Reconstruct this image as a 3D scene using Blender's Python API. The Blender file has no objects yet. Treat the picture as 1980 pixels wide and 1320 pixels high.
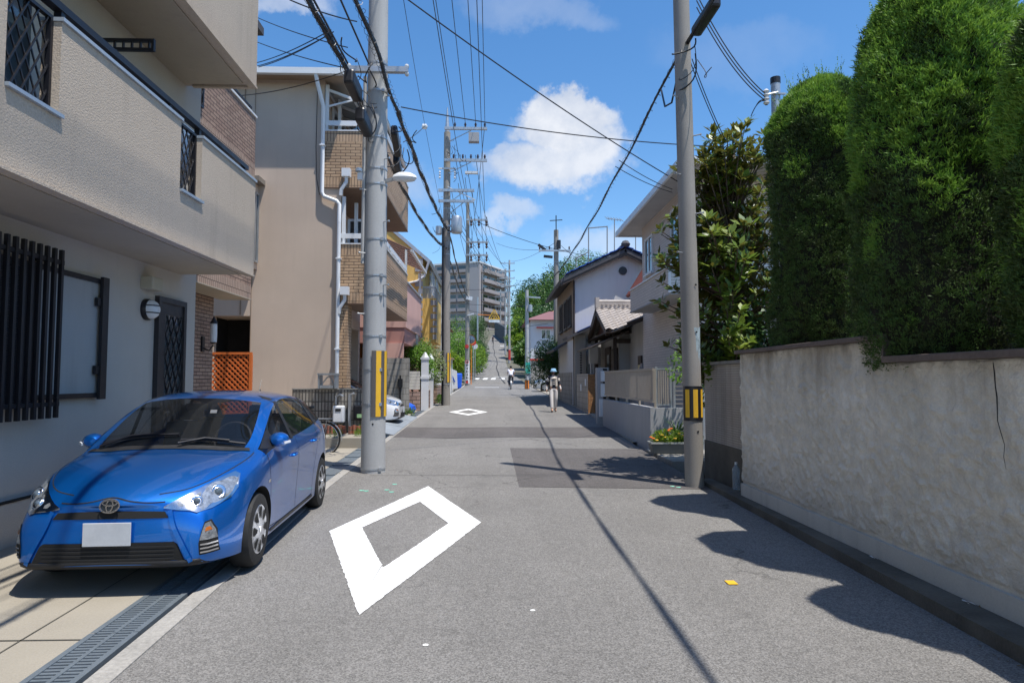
import bpy, bmesh, math, random
import numpy as np
from mathutils import Vector, Matrix, noise as mnoise
from mathutils.bvhtree import BVHTree
from mathutils.geometry import delaunay_2d_cdt

S = bpy.context.scene
C = S.collection
R = math.radians
random.seed(7); np.random.seed(7)

# ---------------------------------------------------------------- camera
FPX, CX, CY = 1265.0, 990.0, 660.0
YAW, PITCH = R(1.81), R(3.258)
CAMZ = 1.5
cd = bpy.data.cameras.new('camera'); cam = bpy.data.objects.new('camera', cd); C.objects.link(cam)
cam.location = (0, 0, CAMZ); cam.rotation_euler = (math.pi/2 + PITCH, 0, -YAW)
cd.sensor_width = 36; cd.lens = FPX/1980*36; cd.clip_start = .05; cd.clip_end = 5000
S.camera = cam
S.render.resolution_x = 1024; S.render.resolution_y = 682

# ---------------------------------------------------------------- light: direction towards the sun
SUN = Vector((.255, -.235, 1)).normalized()
ELEV = math.asin(SUN.z); AZ = math.atan2(SUN.x, SUN.y)
sl = bpy.data.lights.new('sun', 'SUN'); sl.energy = 4.3; sl.angle = R(.53); sl.color = (1, .955, .88)
so = bpy.data.objects.new('sun', sl); C.objects.link(so); so.location = (10, -8, 40)
so.rotation_euler = SUN.to_track_quat('Z', 'Y').to_euler()

S.view_settings.view_transform = 'Standard'; S.view_settings.look = 'None'
S.view_settings.gamma = 1; S.view_settings.exposure = .38

def nd(t, typ, ins=None, **props):
    n = t.nodes.new('ShaderNode' + typ)
    for k, v in props.items(): setattr(n, k, v)
    for k, v in (ins or {}).items():
        s = n.inputs[k]
        if isinstance(v, bpy.types.NodeSocket): t.links.new(v, s)
        else: s.default_value = v
    return n
def mth(t, op, a, b=0.0, c=0.0, clamp=False):
    return nd(t, 'Math', {0: a, 1: b, 2: c}, operation=op, use_clamp=clamp).outputs[0]

W = bpy.data.worlds.new('World'); S.world = W; W.use_nodes = True
t = W.node_tree; t.nodes.clear()
sky = nd(t, 'TexSky', sky_type='NISHITA', sun_disc=False, sun_elevation=ELEV, sun_rotation=AZ,
         air_density=1.0, dust_density=.35, ozone_density=2.2, altitude=60)
hsv = nd(t, 'HueSaturation', {'Color': sky.outputs[0], 'Saturation': 1.26, 'Value': 1.0})
g = nd(t, 'TexCoord').outputs['Generated']
wn = nd(t, 'TexNoise', {'Vector': g, 'Scale': 9.0, 'Detail': 7.0, 'Roughness': .62})
wo = nd(t, 'VectorMath', {0: wn.outputs['Color'], 1: (.5, .5, .5)}, operation='SUBTRACT').outputs[0]
wo = nd(t, 'VectorMath', {0: wo, 'Scale': .14}, operation='SCALE').outputs[0]
gd = nd(t, 'VectorMath', {0: g, 1: wo}, operation='ADD').outputs[0]
sp = nd(t, 'SeparateXYZ', {0: gd})
yy = mth(t, 'MAXIMUM', sp.outputs[1], .05)
u = mth(t, 'DIVIDE', sp.outputs[0], yy); w = mth(t, 'DIVIDE', sp.outputs[2], yy)
def blob(u0, w0, a, b, soft, amp):
    d = mth(t, 'ADD', mth(t, 'POWER', mth(t, 'ABSOLUTE', mth(t, 'MULTIPLY', mth(t, 'SUBTRACT', u, u0), 1/a)), 2.0),
            mth(t, 'POWER', mth(t, 'ABSOLUTE', mth(t, 'MULTIPLY', mth(t, 'SUBTRACT', w, w0), 1/b)), 2.0))
    m = nd(t, 'MapRange', {0: d, 1: 1 + soft, 2: 1 - soft, 3: 0, 4: amp}, interpolation_type='SMOOTHSTEP')
    return m.outputs[0]
acc = None
# cumulus east of the street axis, a low small one, thin streaks (tangents of azimuth and elevation)
for bl in [(.115, .40, .085, .036, .45, 1.0), (.10, .335, .105, .045, .6, .95), (.155, .36, .06, .05, .6, .95), (.02, .365, .022, .016, .9, .7),
           (.00, .335, .025, .018, .9, .55), (.03, .252, .045, .016, .95, .6), (-.32, .57, .06, .02, .95, .55),
           (.185, .205, .07, .03, .98, .5), (.40, .52, .12, .05, .98, .10), (.08, .59, .1, .03, .98, .22), (-.18, .30, .08, .03, .98, .4)]:
    b_ = blob(*bl)
    acc = b_ if acc is None else mth(t, 'MAXIMUM', acc, b_)
wn2 = nd(t, 'TexNoise', {'Vector': g, 'Scale': 14.0, 'Detail': 8.0, 'Roughness': .6})
den = nd(t, 'MapRange', {0: wn2.outputs[0], 1: .3, 2: .62, 3: .72, 4: 1.0}).outputs[0]
fac = mth(t, 'MULTIPLY', acc, den, clamp=True)
shade = nd(t, 'MapRange', {0: wn2.outputs[0], 1: .35, 2: .65, 3: .86, 4: 1.0}).outputs[0]
STR = .15
cl = nd(t, 'VectorMath', {0: (.66/STR, .69/STR, .75/STR), 'Scale': shade}, operation='SCALE').outputs[0]
mx = nd(t, 'Mix', data_type='RGBA'); t.links.new(fac, mx.inputs[0]); t.links.new(hsv.outputs[0], mx.inputs[6]); t.links.new(cl, mx.inputs[7])
bg = nd(t, 'Background', {'Color': mx.outputs[2], 'Strength': STR})
t.links.new(bg.outputs[0], nd(t, 'OutputWorld').inputs[0])
# ---------------------------------------------------------------- helpers
_cy, _sy, _cp, _sp = math.cos(YAW), math.sin(YAW), math.cos(PITCH), math.sin(PITCH)
_F = Vector((_sy*_cp, _cy*_cp, _sp)); _RT = Vector((_cy, -_sy, 0)); _U = Vector((-_sy*_sp, -_cy*_sp, _cp))
def ray(px, py): return _F + _RT*((px-CX)/FPX) + _U*((CY-py)/FPX)
def at(px, py, Y):
    d = ray(px, py); return Vector((0, 0, CAMZ)) + d*(Y/d.y)
def atx(px, py, X):
    d = ray(px, py); return Vector((0, 0, CAMZ)) + d*(X/d.x)
_gy = [-30, 6, 8, 23, 48, 60, 73, 85, 95, 107, 120, 147, 165, 190, 260, 600]
_gz = [0, 0, .02, .27, .74, 1.05, 1.5, 1.95, 2.5, 3.5, 5.4, 9.4, 12.4, 15.5, 22, 30]
def G(y): return float(np.interp(y, _gy, _gz))
def XL(y): return float(np.interp(y, [-30, 3, 9, 20, 37, 60, 73, 120, 147, 165, 190], [-1.7, -1.87, -2.2, -2.35, -2.35, -2.2, -2.1, -1.5, -.8, .2, 3]))
def XR(y): return float(np.interp(y, [-30, 3, 6.5, 12.9, 24, 40, 60, 73, 107, 120, 147, 165, 190], [2.6, 2.78, 2.9, 2.98, 3.45, 3.3, 3.2, 3.1, 2.6, 2.5, 2.9, 4, 7.5]))

class MB:
    def __init__(s): s.v = []; s.f = []
    def add(s, vs, fs):
        n = len(s.v); s.v += [tuple(p) for p in vs]; s.f += [tuple(i+n for i in f) for f in fs]; return s
    def box(s, x0, x1, y0, y1, z0, z1):
        return s.add([(x0,y0,z0),(x1,y0,z0),(x1,y1,z0),(x0,y1,z0),(x0,y0,z1),(x1,y0,z1),(x1,y1,z1),(x0,y1,z1)],
                     [(3,2,1,0),(4,5,6,7),(0,1,5,4),(1,2,6,5),(2,3,7,6),(3,0,4,7)])
    def bar(s, p, q, w, h=None, up=(0,0,1)):
        p, q = Vector(p), Vector(q); d = (q-p).normalized(); u = Vector(up)
        if abs(d.dot(u)) > .98: u = Vector((1,0,0))
        a = d.cross(u).normalized(); b = a.cross(d).normalized(); h = h or w
        a *= w/2; b *= h/2
        return s.add([p-a-b, p+a-b, p+a+b, p-a+b, q-a-b, q+a-b, q+a+b, q-a+b],
                     [(3,2,1,0),(4,5,6,7),(0,1,5,4),(1,2,6,5),(2,3,7,6),(3,0,4,7)])
    def tube(s, pts, r, n=6, caps=True):
        pts = [Vector(p) for p in pts]; m = len(pts); rr = r if isinstance(r, (list, tuple)) else [r]*m
        vs = []; prev = None
        for i, p in enumerate(pts):
            d = (pts[min(i+1, m-1)] - pts[max(i-1, 0)]).normalized()
            a = prev - d*prev.dot(d) if prev is not None else (Vector((0,0,1)) if abs(d.z) < .9 else Vector((1,0,0))).cross(d)
            if a.length < 1e-6: a = d.orthogonal()
            a.normalize(); prev = a; b = d.cross(a)
            vs += [p + (a*math.cos(2*math.pi*k/n) + b*math.sin(2*math.pi*k/n))*rr[i] for k in range(n)]
        fs = [(i*n+k, i*n+(k+1) % n, (i+1)*n+(k+1) % n, (i+1)*n+k) for i in range(m-1) for k in range(n)]
        if caps: fs += [tuple(range(n))[::-1], tuple((m-1)*n+k for k in range(n))]
        return s.add(vs, fs)
    def cyl(s, p, q, r0, r1=None, n=12): return s.tube([p, q], [r0, r0 if r1 is None else r1], n)
    def prism(s, poly, axis, a, b):
        m = len(poly); ar = sum(poly[i][0]*poly[(i+1) % m][1]-poly[(i+1) % m][0]*poly[i][1] for i in range(m))
        if ar < 0: poly = poly[::-1]
        def P(q, d): return {'x': (d, q[0], q[1]), 'y': (q[0], d, q[1]), 'z': (q[0], q[1], d)}[axis]
        fl = axis == 'y'
        vs = [P(q, a) for q in poly] + [P(q, b) for q in poly]
        fs = [tuple(range(m))[::-1], tuple(range(m, 2*m))] + [(i, (i+1) % m, m+(i+1) % m, m+i) for i in range(m)]
        if fl: fs = [f[::-1] for f in fs]
        return s.add(vs, fs)
    def quad(s, a, b, c, d): return s.add([a, b, c, d], [(0,1,2,3)])
    def slab(s, a, b, c, d, th):
        a, b, c, d = map(Vector, (a, b, c, d)); n = (b-a).cross(d-a).normalized()*th
        return s.add([a, b, c, d, a-n, b-n, c-n, d-n], [(0,1,2,3),(7,6,5,4),(0,4,5,1),(1,5,6,2),(2,6,7,3),(3,7,4,0)])
    def lathe(s, prof, c=(0,0,0), axis='z', n=16):
        c = Vector(c); vs = []
        for r, h in prof:
            for k in range(n):
                x, y = r*math.cos(2*math.pi*k/n), r*math.sin(2*math.pi*k/n)
                vs.append(c + Vector({'z': (x, y, h), 'x': (h, x, y), 'y': (y, h, x)}[axis]))
        m = len(prof)
        fs = [(i*n+k, i*n+(k+1) % n, (i+1)*n+(k+1) % n, (i+1)*n+k) for i in range(m-1) for k in range(n)]
        return s.add(vs, fs)
    def xform(s, M): s.v = [tuple(M @ Vector(p)) for p in s.v]; return s
    def build(s, name, mat, parent=None, smooth=False, bevel=0, origin=None, local=False):
        me = bpy.data.meshes.new(name); v = [Vector(p) for p in s.v]; loc = None
        if parent is not None:
            if not local:
                r = parent
                while r.parent: r = r.parent
                M = r.matrix_basis.inverted(); v = [M @ p for p in v]
        else:
            if origin is None:
                xs, ys, zs = zip(*s.v); origin = ((min(xs)+max(xs))/2, (min(ys)+max(ys))/2, min(zs))
            loc = Vector(origin); v = [p-loc for p in v]
        me.from_pydata(v, [], s.f); me.update()
        return link(name, me, mat, parent, loc, smooth, bevel)

def link(name, me, mat, parent=None, loc=None, smooth=False, bevel=0):
    for m in (mat if isinstance(mat, (list, tuple)) else [mat]): me.materials.append(m)
    o = bpy.data.objects.new(name, me); C.objects.link(o)
    if parent is not None: o.parent = parent
    if loc is not None: o.location = loc
    if smooth:
        me.polygons.foreach_set('use_smooth', [True]*len(me.polygons))
        if smooth is not True: me.set_sharp_from_angle(angle=R(smooth))
    if bevel:
        b = o.modifiers.new('bevel', 'BEVEL'); b.width = bevel; b.segments = 2; b.limit_method = 'ANGLE'; b.harden_normals = False
    return o
def thing(name, label, cat, loc=(0,0,0), rz=0, group=None):
    o = bpy.data.objects.new(name, None); C.objects.link(o); o.empty_display_size = .2
    o.location = loc; o.rotation_euler = (0, 0, rz); o.matrix_basis = Matrix.Translation(loc) @ Matrix.Rotation(rz, 4, 'Z')
    o['label'] = label; o['category'] = cat
    if group: o['group'] = group
    return o
def tag(o, label, cat, group=None):
    o['label'] = label; o['category'] = cat
    if group: o['group'] = group
    return o
def struct(o): o['kind'] = 'structure'; return o
def dup(root, loc, rz=0, label=None, group=None, scale=None):
    def rec(o, par):
        c = o.copy(); C.objects.link(c)
        if par is not None: c.parent = par
        for ch in [q for q in bpy.data.objects if q.parent == o]: rec(ch, c)
        return c
    r = rec(root, None); r.matrix_basis = Matrix.Translation(loc) @ Matrix.Rotation(rz, 4, 'Z')
    if scale: r.scale = scale if isinstance(scale, tuple) else (scale,)*3
    if label: r['label'] = label
    if group: r['group'] = group
    return r

# ---------------------------------------------------------------- materials
def newmat(name):
    m = bpy.data.materials.new(name); m.use_nodes = True; t = m.node_tree; t.nodes.clear()
    p = nd(t, 'BsdfPrincipled'); t.links.new(p.outputs[0], nd(t, 'OutputMaterial').inputs[0])
    return m, t, p
def scalecol(t, col, f):
    return nd(t, 'VectorMath', {0: col, 'Scale': f}, operation='SCALE').outputs[0]
def mixc(t, f, a, b):
    n = nd(t, 'Mix', data_type='RGBA')
    for i, v in ((0, f), (6, a), (7, b)):
        if isinstance(v, bpy.types.NodeSocket): t.links.new(v, n.inputs[i])
        else: n.inputs[i].default_value = v if i == 0 or len(v) == 4 else (*v, 1)
    return n.outputs[2]
def rng(t, v, a, b, c=0., d=1.): return nd(t, 'MapRange', {0: v, 1: a, 2: b, 3: c, 4: d}).outputs[0]
def noise(t, vec, sc, det=4., ro=.55): return nd(t, 'TexNoise', {'Vector': vec, 'Scale': sc, 'Detail': det, 'Roughness': ro}).outputs[0]
def stretch(t, vec, v): return nd(t, 'VectorMath', {0: vec, 1: v}, operation='MULTIPLY').outputs[0]
def finish(t, p, col, rough, metal, bumpv=None, bd=.005, bs=1., coat=0, spec=None):
    if isinstance(col, bpy.types.NodeSocket): t.links.new(col, p.inputs['Base Color'])
    else: p.inputs['Base Color'].default_value = (*col, 1)
    if isinstance(rough, bpy.types.NodeSocket): t.links.new(rough, p.inputs['Roughness'])
    else: p.inputs['Roughness'].default_value = rough
    p.inputs['Metallic'].default_value = metal; p.inputs['Coat Weight'].default_value = coat
    p.inputs['Coat Roughness'].default_value = .03
    if spec is not None: p.inputs['Specular IOR Level'].default_value = spec
    if bumpv is not None:
        b = nd(t, 'Bump', {'Height': bumpv, 'Distance': bd, 'Strength': bs}); t.links.new(b.outputs[0], p.inputs['Normal'])
def surf(name, col, var=.12, scale=1.3, fine=.08, fscale=60, rough=.75, metal=0, bump=0, bscale=90, streak=0, scol=(.05,.045,.04), coat=0, spec=None, sz=.3, obj=False):
    m, t, p = newmat(name)
    pos = nd(t, 'TexCoord').outputs['Object'] if obj else nd(t, 'NewGeometry').outputs['Position']
    f = mth(t, 'ADD', rng(t, noise(t, pos, scale, 6), .25, .75, 1-var, 1+var), rng(t, noise(t, pos, fscale, 2), .25, .75, -fine, fine))
    c = scalecol(t, col, f)
    if streak:
        s = rng(t, noise(t, stretch(t, pos, (5, 5, sz)), 1.6, 5), .5, .72, 0, streak)
        s = mth(t, 'MULTIPLY', s, rng(t, noise(t, pos, .9, 3), .35, .65))
        c = mixc(t, s, c, scol)
    bv = noise(t, pos, bscale, 3) if bump else None
    rr = rng(t, noise(t, pos, scale*3, 3), .3, .7, max(rough-.08, .02), min(rough+.08, 1))
    finish(t, p, c, rr, metal, bv, bump, 1., coat, spec)
    return m
def wallvec(t):
    g = nd(t, 'NewGeometry'); ps = nd(t, 'SeparateXYZ', {0: g.outputs['Position']}); ns = nd(t, 'SeparateXYZ', {0: g.outputs['True Normal']})
    ax = mth(t, 'GREATER_THAN', mth(t, 'ABSOLUTE', ns.outputs[0]), mth(t, 'ABSOLUTE', ns.outputs[1]))
    flat = mth(t, 'GREATER_THAN', mth(t, 'ABSOLUTE', ns.outputs[2]), .75)
    u = nd(t, 'Mix', {0: ax, 2: ps.outputs[0], 3: ps.outputs[1]}).outputs[0]
    v = nd(t, 'Mix', {0: flat, 2: ps.outputs[2], 3: ps.outputs[1]}).outputs[0]
    u = nd(t, 'Mix', {0: flat, 2: u, 3: ps.outputs[0]}).outputs[0]
    return nd(t, 'CombineXYZ', {0: u, 1: v}).outputs[0], g.outputs['Position']
def brick(name, c1, c2, mortar, bw=.23, bh=.07, ms=.006, off=.5, rough=.7, var=.15, bd=.006, bias=0., streak=0):
    m, t, p = newmat(name); v, pos = wallvec(t)
    b = nd(t, 'TexBrick', {'Vector': v, 'Color1': (*c1, 1), 'Color2': (*c2, 1), 'Mortar': (*mortar, 1), 'Scale': 1., 'Mortar Size': ms,
                           'Mortar Smooth': .15, 'Bias': bias, 'Brick Width': bw, 'Row Height': bh}, offset=off)
    f = mth(t, 'ADD', rng(t, noise(t, pos, 1.2, 5), .25, .75, 1-var, 1+var), rng(t, noise(t, pos, 45, 2), .25, .75, -.1, .1))
    c = scalecol(t, b.outputs['Color'], f)
    if streak:
        s = rng(t, noise(t, stretch(t, pos, (5, 5, .3)), 1.6, 5), .48, .72, 0, streak); c = mixc(t, s, c, (.05, .045, .04))
    finish(t, p, c, rough, 0, mth(t, 'SUBTRACT', 1., b.outputs['Fac']), bd)
    return m
def leafmat(name, a, b, under=None, rough=.45, trans=.25, sc=6., spec=.4):
    m, t, p = newmat(name); g = nd(t, 'NewGeometry')
    f = rng(t, noise(t, g.outputs['Position'], sc, 4, .7), .3, .7)
    c = mixc(t, f, a, b)
    if under: c = mixc(t, g.outputs['Backfacing'], c, under)
    finish(t, p, c, rough, 0, spec=spec)
    tr = nd(t, 'BsdfTranslucent', {'Color': scalecol(t, c, 1.5)})
    ms = nd(t, 'MixShader', {0: trans, 1: p.outputs[0], 2: tr.outputs[0]})
    t.links.new(ms.outputs[0], [n for n in t.nodes if n.type == 'OUTPUT_MATERIAL'][0].inputs[0])
    return m
def glassy(name, col, rough=.03, spec=.8):
    m, t, p = newmat(name); finish(t, p, col, rough, 0, coat=.6, spec=spec); return m

MT = dict(
    stucco = surf('stucco_beige', (.49, .405, .32), .06, .8, .10, 55, .9, bump=.006, bscale=70, streak=.32, scol=(.27,.22,.175)),
    stucco2 = surf('stucco_tan', (.57, .455, .365), .09, .7, .08, 70, .9, bump=.004, bscale=90, streak=.14, scol=(.34,.265,.205)),
    soffit = surf('soffit_board', (.42, .36, .28), .1, .6, .04, 50, .8, streak=.15),
    capmetal = surf('cap_metal', (.42, .47, .52), .05, 2, .04, 80, .4, metal=.3),
    blackmetal = surf('black_metal', (.012, .012, .016), .2, 3, .1, 60, .4),
    darkframe = surf('dark_frame', (.03, .027, .03), .1, 3, .05, 60, .4),
    darkwood = surf('dark_wood', (.055, .038, .028), .2, 4, .2, 40, .6),
    white = surf('white_paint', (.72, .73, .74), .05, 2, .03, 60, .45),
    whiteplas = surf('white_plastic', (.75, .77, .8), .03, 2, .02, 60, .35),
    glassd = glassy('dark_glass', (.02, .025, .03)),
    glassb = glassy('pale_glass', (.10, .13, .16), .06),
    shut = surf('grey_shutter', (.25, .25, .26), .05, 2, .05, 50, .5),
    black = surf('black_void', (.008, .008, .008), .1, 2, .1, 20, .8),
    rubber = surf('rubber', (.018, .018, .018), .15, 6, .1, 80, .75),
    cable = surf('cable_sheath', (.014, .014, .018), .2, 2, .1, 40, .5),
    steel = surf('galvanised_steel', (.44, .46, .48), .1, 3, .08, 50, .42, metal=.6),
    ceramic = surf('white_ceramic', (.65, .66, .66), .05, 4, .03, 40, .25),
    cpole = surf('concrete_pole', (.42, .42, .415), .10, 1.2, .08, 70, .85, bump=.002, bscale=150, streak=.35, scol=(.20,.195,.19), sz=.12),
    cpole2 = surf('brown_concrete_pole', (.30, .275, .245), .12, 1.2, .08, 70, .85, bump=.002, bscale=150, streak=.4, scol=(.10,.095,.09), sz=.12),
    conc = surf('concrete', (.32, .288, .235), .14, .9, .08, 80, .9, bump=.002, bscale=160, streak=.0),
    conc_old = surf('old_concrete', (.27, .255, .23), .25, 1.1, .12, 60, .9, bump=.004, bscale=90, streak=.5),
    conc_dark = surf('damp_concrete', (.10, .092, .075), .5, 2.2, .15, 60, .85, bump=.005, bscale=70),
    grey = surf('grey_render', (.36, .36, .37), .08, .9, .06, 80, .9, bump=.003, bscale=120, streak=.2),
    greyw = surf('weathered_render', (.40, .39, .37), .1, .7, .06, 80, .9, bump=.002, bscale=120, streak=.4, scol=(.18,.16,.14)),
    tile_brown = brick('brown_wall_tile', (.40, .27, .20), (.30, .19, .14), (.07, .045, .035), .23, .065, .007),
    tile_orange = brick('tan_wall_tile', (.50, .335, .205), (.44, .285, .17), (.09, .06, .04), .24, .075, .007),
    siding = brick('pale_siding', (.62, .55, .49), (.58, .51, .455), (.40, .35, .31), .30, .075, .006, var=.05, bd=.004),
    siding_w = brick('white_siding', (.66, .65, .63), (.62, .61, .59), (.36, .36, .35), .30, .075, .006, var=.05, bd=.004),
    blocks = brick('concrete_blocks', (.38, .355, .32), (.33, .31, .28), (.20, .19, .17), .40, .20, .010, var=.2, streak=.5),
    ribblock = brick('split_block', (.37, .34, .30), (.22, .20, .175), (.085, .078, .07), .07, .20, .011, off=.0, var=.3, bd=.02),
    stoneblock = brick('pink_split_stone', (.44, .30, .24), (.30, .20, .16), (.10, .075, .06), .28, .14, .012, var=.25, bd=.02),
    redbrick = brick('red_brick', (.40, .13, .07), (.30, .10, .06), (.13, .1, .08), .11, .21, .008, off=0),
    kraft = surf('pink_render', (.66, .40, .34), .05, .8, .05, 60, .85, bump=.003, streak=.15, scol=(.3,.18,.15)),
    yellow = surf('yellow_render', (.72, .47, .14), .07, .8, .06, 60, .85, bump=.003, streak=.2, scol=(.3,.2,.1)),
    yellow2 = surf('cream_render', (.68, .52, .26), .06, .8, .05, 60, .85, bump=.003, streak=.15, scol=(.3,.2,.1)),
    rooft = surf('dark_roof', (.07, .068, .075), .15, 2, .1, 30, .7),
    tilesilver = surf('silver_roof_tile', (.44, .39, .35), .2, 3, .1, 40, .5),
    bluesheet = surf('blue_sheet', (.02, .09, .45), .15, 2, .05, 40, .4),
    fence_tan = surf('bronze_fence', (.36, .315, .27), .05, 2, .04, 60, .5, metal=.2),
    orange_wood = surf('orange_wood', (.62, .15, .03), .15, 4, .12, 50, .65),
    yellowp = surf('yellow_reflector', (.80, .46, .03), .06, 4, .04, 60, .5),
    greyp = surf('grey_stripe', (.10, .09, .085), .1, 4, .06, 60, .6),
    mark = surf('road_paint', (.80, .80, .79), .06, 2.4, .14, 160, .75, bump=.002, bscale=200),
    plate = surf('steel_plate', (.36, .40, .44), .08, 2, .08, 90, .45, metal=.35),
    bark = surf('bark', (.11, .08, .06), .25, 5, .3, 40, .9, bump=.01, bscale=40),
    soil = surf('soil', (.10, .075, .05), .3, 3, .2, 30, .95, bump=.02, bscale=25),
    chrome = surf('chrome', (.8, .8, .82), .02, 3, .0, 30, .12, metal=1),
    red = surf('red_paint', (.55, .04, .03), .06, 3, .05, 50, .5),
    orange = surf('orange_paint', (.75, .22, .03), .06, 3, .05, 50, .5),
    blue_tarp = surf('blue_bag', (.01, .10, .62), .15, 6, .05, 50, .45),
    teal = surf('teal_sign', (.03, .38, .30), .05, 3, .05, 50, .5),
    skin = surf('skin', (.50, .30, .21), .05, 8, .03, 50, .6),
    hair = surf('hair', (.02, .016, .014), .2, 20, .2, 80, .5),
    awning = glassy('awning_sheet', (.30, .36, .40), .2),
)
# ---------------------------------------------------------------- ground, road, pavement
def asphalt(name, col, var=.1):
    m, t, p = newmat(name); pos = nd(t, 'NewGeometry').outputs['Position']
    v = nd(t, 'TexVoronoi', {'Vector': pos, 'Scale': 130.}, feature='F1')
    cs = nd(t, 'SeparateColor', {0: v.outputs['Color']}).outputs[0]
    agg = rng(t, cs, 0, 1, .60, 1.40)
    big = rng(t, noise(t, pos, .55, 6), .3, .7, 1-var, 1+var)
    trk = rng(t, noise(t, stretch(t, pos, (1.4, .06, 1)), 1.0, 4), .3, .7, 1-var*.8, 1+var*.8)
    mid = rng(t, noise(t, pos, 14, 4), .3, .7, .93, 1.07)
    f = mth(t, 'MULTIPLY', mth(t, 'MULTIPLY', agg, big), mth(t, 'MULTIPLY', trk, mid))
    c = scalecol(t, col, f)
    # hairline cracks
    cv = nd(t, 'TexVoronoi', {'Vector': nd(t, 'VectorMath', {0: pos, 1: scalecol(t, nd(t, 'TexNoise', {'Vector': pos, 'Scale': 3., 'Detail': 5.}).outputs['Color'], .5)}, operation='ADD').outputs[0], 'Scale': .33}, feature='DISTANCE_TO_EDGE')
    ck = mth(t, 'MULTIPLY', rng(t, cv.outputs['Distance'], .0, .006, .65, 0), rng(t, noise(t, pos, .4, 2), .47, .54))
    st = mth(t, 'MULTIPLY', rng(t, noise(t, pos, 1.7, 4), .62, .72, 0, .35), rng(t, noise(t, pos, 6, 3), .35, .6))
    c = mixc(t, st, c, (.07, .066, .062))
    c = mixc(t, ck, c, (.04, .038, .036))
    finish(t, p, c, .88, 0, mth(t, 'ADD', v.outputs['Distance'], noise(t, pos, 240, 2)), .004, .8, spec=.3)
    return m
ASPH = asphalt('asphalt', (.198, .190, .180))
PATCH = asphalt('asphalt_patch', (.118, .109, .106), .14)

ys = sorted(set([-30, -10] + [float(v) for v in np.arange(-4, 30, .5)] + [float(v) for v in np.arange(30, 192, 2.)]))
def strip(name, mat, fl, fr, dz, ysel, skirt=0., ncol=5):
    v = []; f = []; n = ncol
    for y in ysel:
        a, b = fl(y), fr(y)
        v += [(a+(b-a)*k/(n-1), y, G(y)+dz) for k in range(n)]
    for i in range(len(ysel)-1):
        f += [(i*n+k, i*n+k+1, (i+1)*n+k+1, (i+1)*n+k) for k in range(n-1)]
    b = MB(); b.add(v, f)
    if skirt:
        for sd in (0, n-1):
            for i in range(len(ysel)-1):
                p, q = Vector(v[i*n+sd]), Vector(v[(i+1)*n+sd]); d = Vector((0, 0, skirt))
                b.quad(*((p, q, q-d, p-d) if sd == 0 else (q, p, p-d, q-d)))
    return b.build(name, mat, origin=(0, 0, 0))
struct(strip('road', ASPH, XL, XR, 0, ys, .4))

def terrain(x, y):
    h = G(y)
    sm = lambda a, b, q: max(0., min(1., (q-a)/(b-a)))**2*(3-2*max(0., min(1., (q-a)/(b-a))))
    near = 1-sm(60, 90, y)
    h -= .32*near + .12*(1-near)
    if y > 60:
        h += sm(8, 50, x)*sm(80, 190, y)*13 + sm(8, 60, -x)*sm(80, 190, y)*3
    return h
gx = list(np.arange(-60, 61, 4.)); gxs = [-1500, -500, -200, -100] + [float(q) for q in gx] + [100, 200, 500, 1500]
gys = [-1500, -400, -100] + [float(q) for q in np.arange(-40, 301, 6.)] + [360, 460, 700, 1500, 3000]
b = MB(); nx = len(gxs)
b.add([(x, y, terrain(x, y)) for y in gys for x in gxs], [(j*nx+i, j*nx+i+1, (j+1)*nx+i+1, (j+1)*nx+i) for j in range(len(gys)-1) for i in range(nx-1)])
struct(b.build('ground', surf('earth', (.12, .115, .085), .3, .3, .15, 8, .95), origin=(0, 0, 0)))

# darker relaid patches and the joint lines (sheets a few mm above the road)
def sheet(name, mat, pts, dz=.004, label=None):
    b = MB(); n = len(pts)
    b.add([(x, y, G(y)+dz) for x, y in pts], [tuple(range(n))])
    return b
def gp(px, py):
    d = ray(px, py); y = 10.
    for _ in range(40): y = (G(y)-CAMZ)/(d.z/d.y) if d.z else y
    return (d.x/d.y*y, y)
pp = [gp(986, 866), gp(1222, 868), gp(1340, 946), gp(1004, 941)]
pp[1] = (XR(pp[1][1])-.01, pp[1][1]); pp[2] = (XR(pp[2][1])-.01, pp[2][1])
struct(sheet('road_patch', PATCH, pp[::-1]).build('road_patch', PATCH, origin=(0, 0, 0)))
y0, y1 = gp(900, 846)[1], gp(900, 826)[1]
b = MB(); st = np.linspace(0, 1, 5)
for i in range(4):
    xa, xb = [XL(17)+.02+(XR(17)-XL(17)-.04)*q for q in (st[i], st[i+1])]
    wv = lambda x: .12*math.sin(x*2.1)
    b.quad((xa, y0+wv(xa), G(y0)+.004), (xb, y0+wv(xb), G(y0)+.004), (xb, y1+wv(xb), G(y1)+.004), (xa, y1+wv(xa), G(y1)+.004))
struct(b.build('road_patch', PATCH, origin=(0, 0, 0)))
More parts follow.
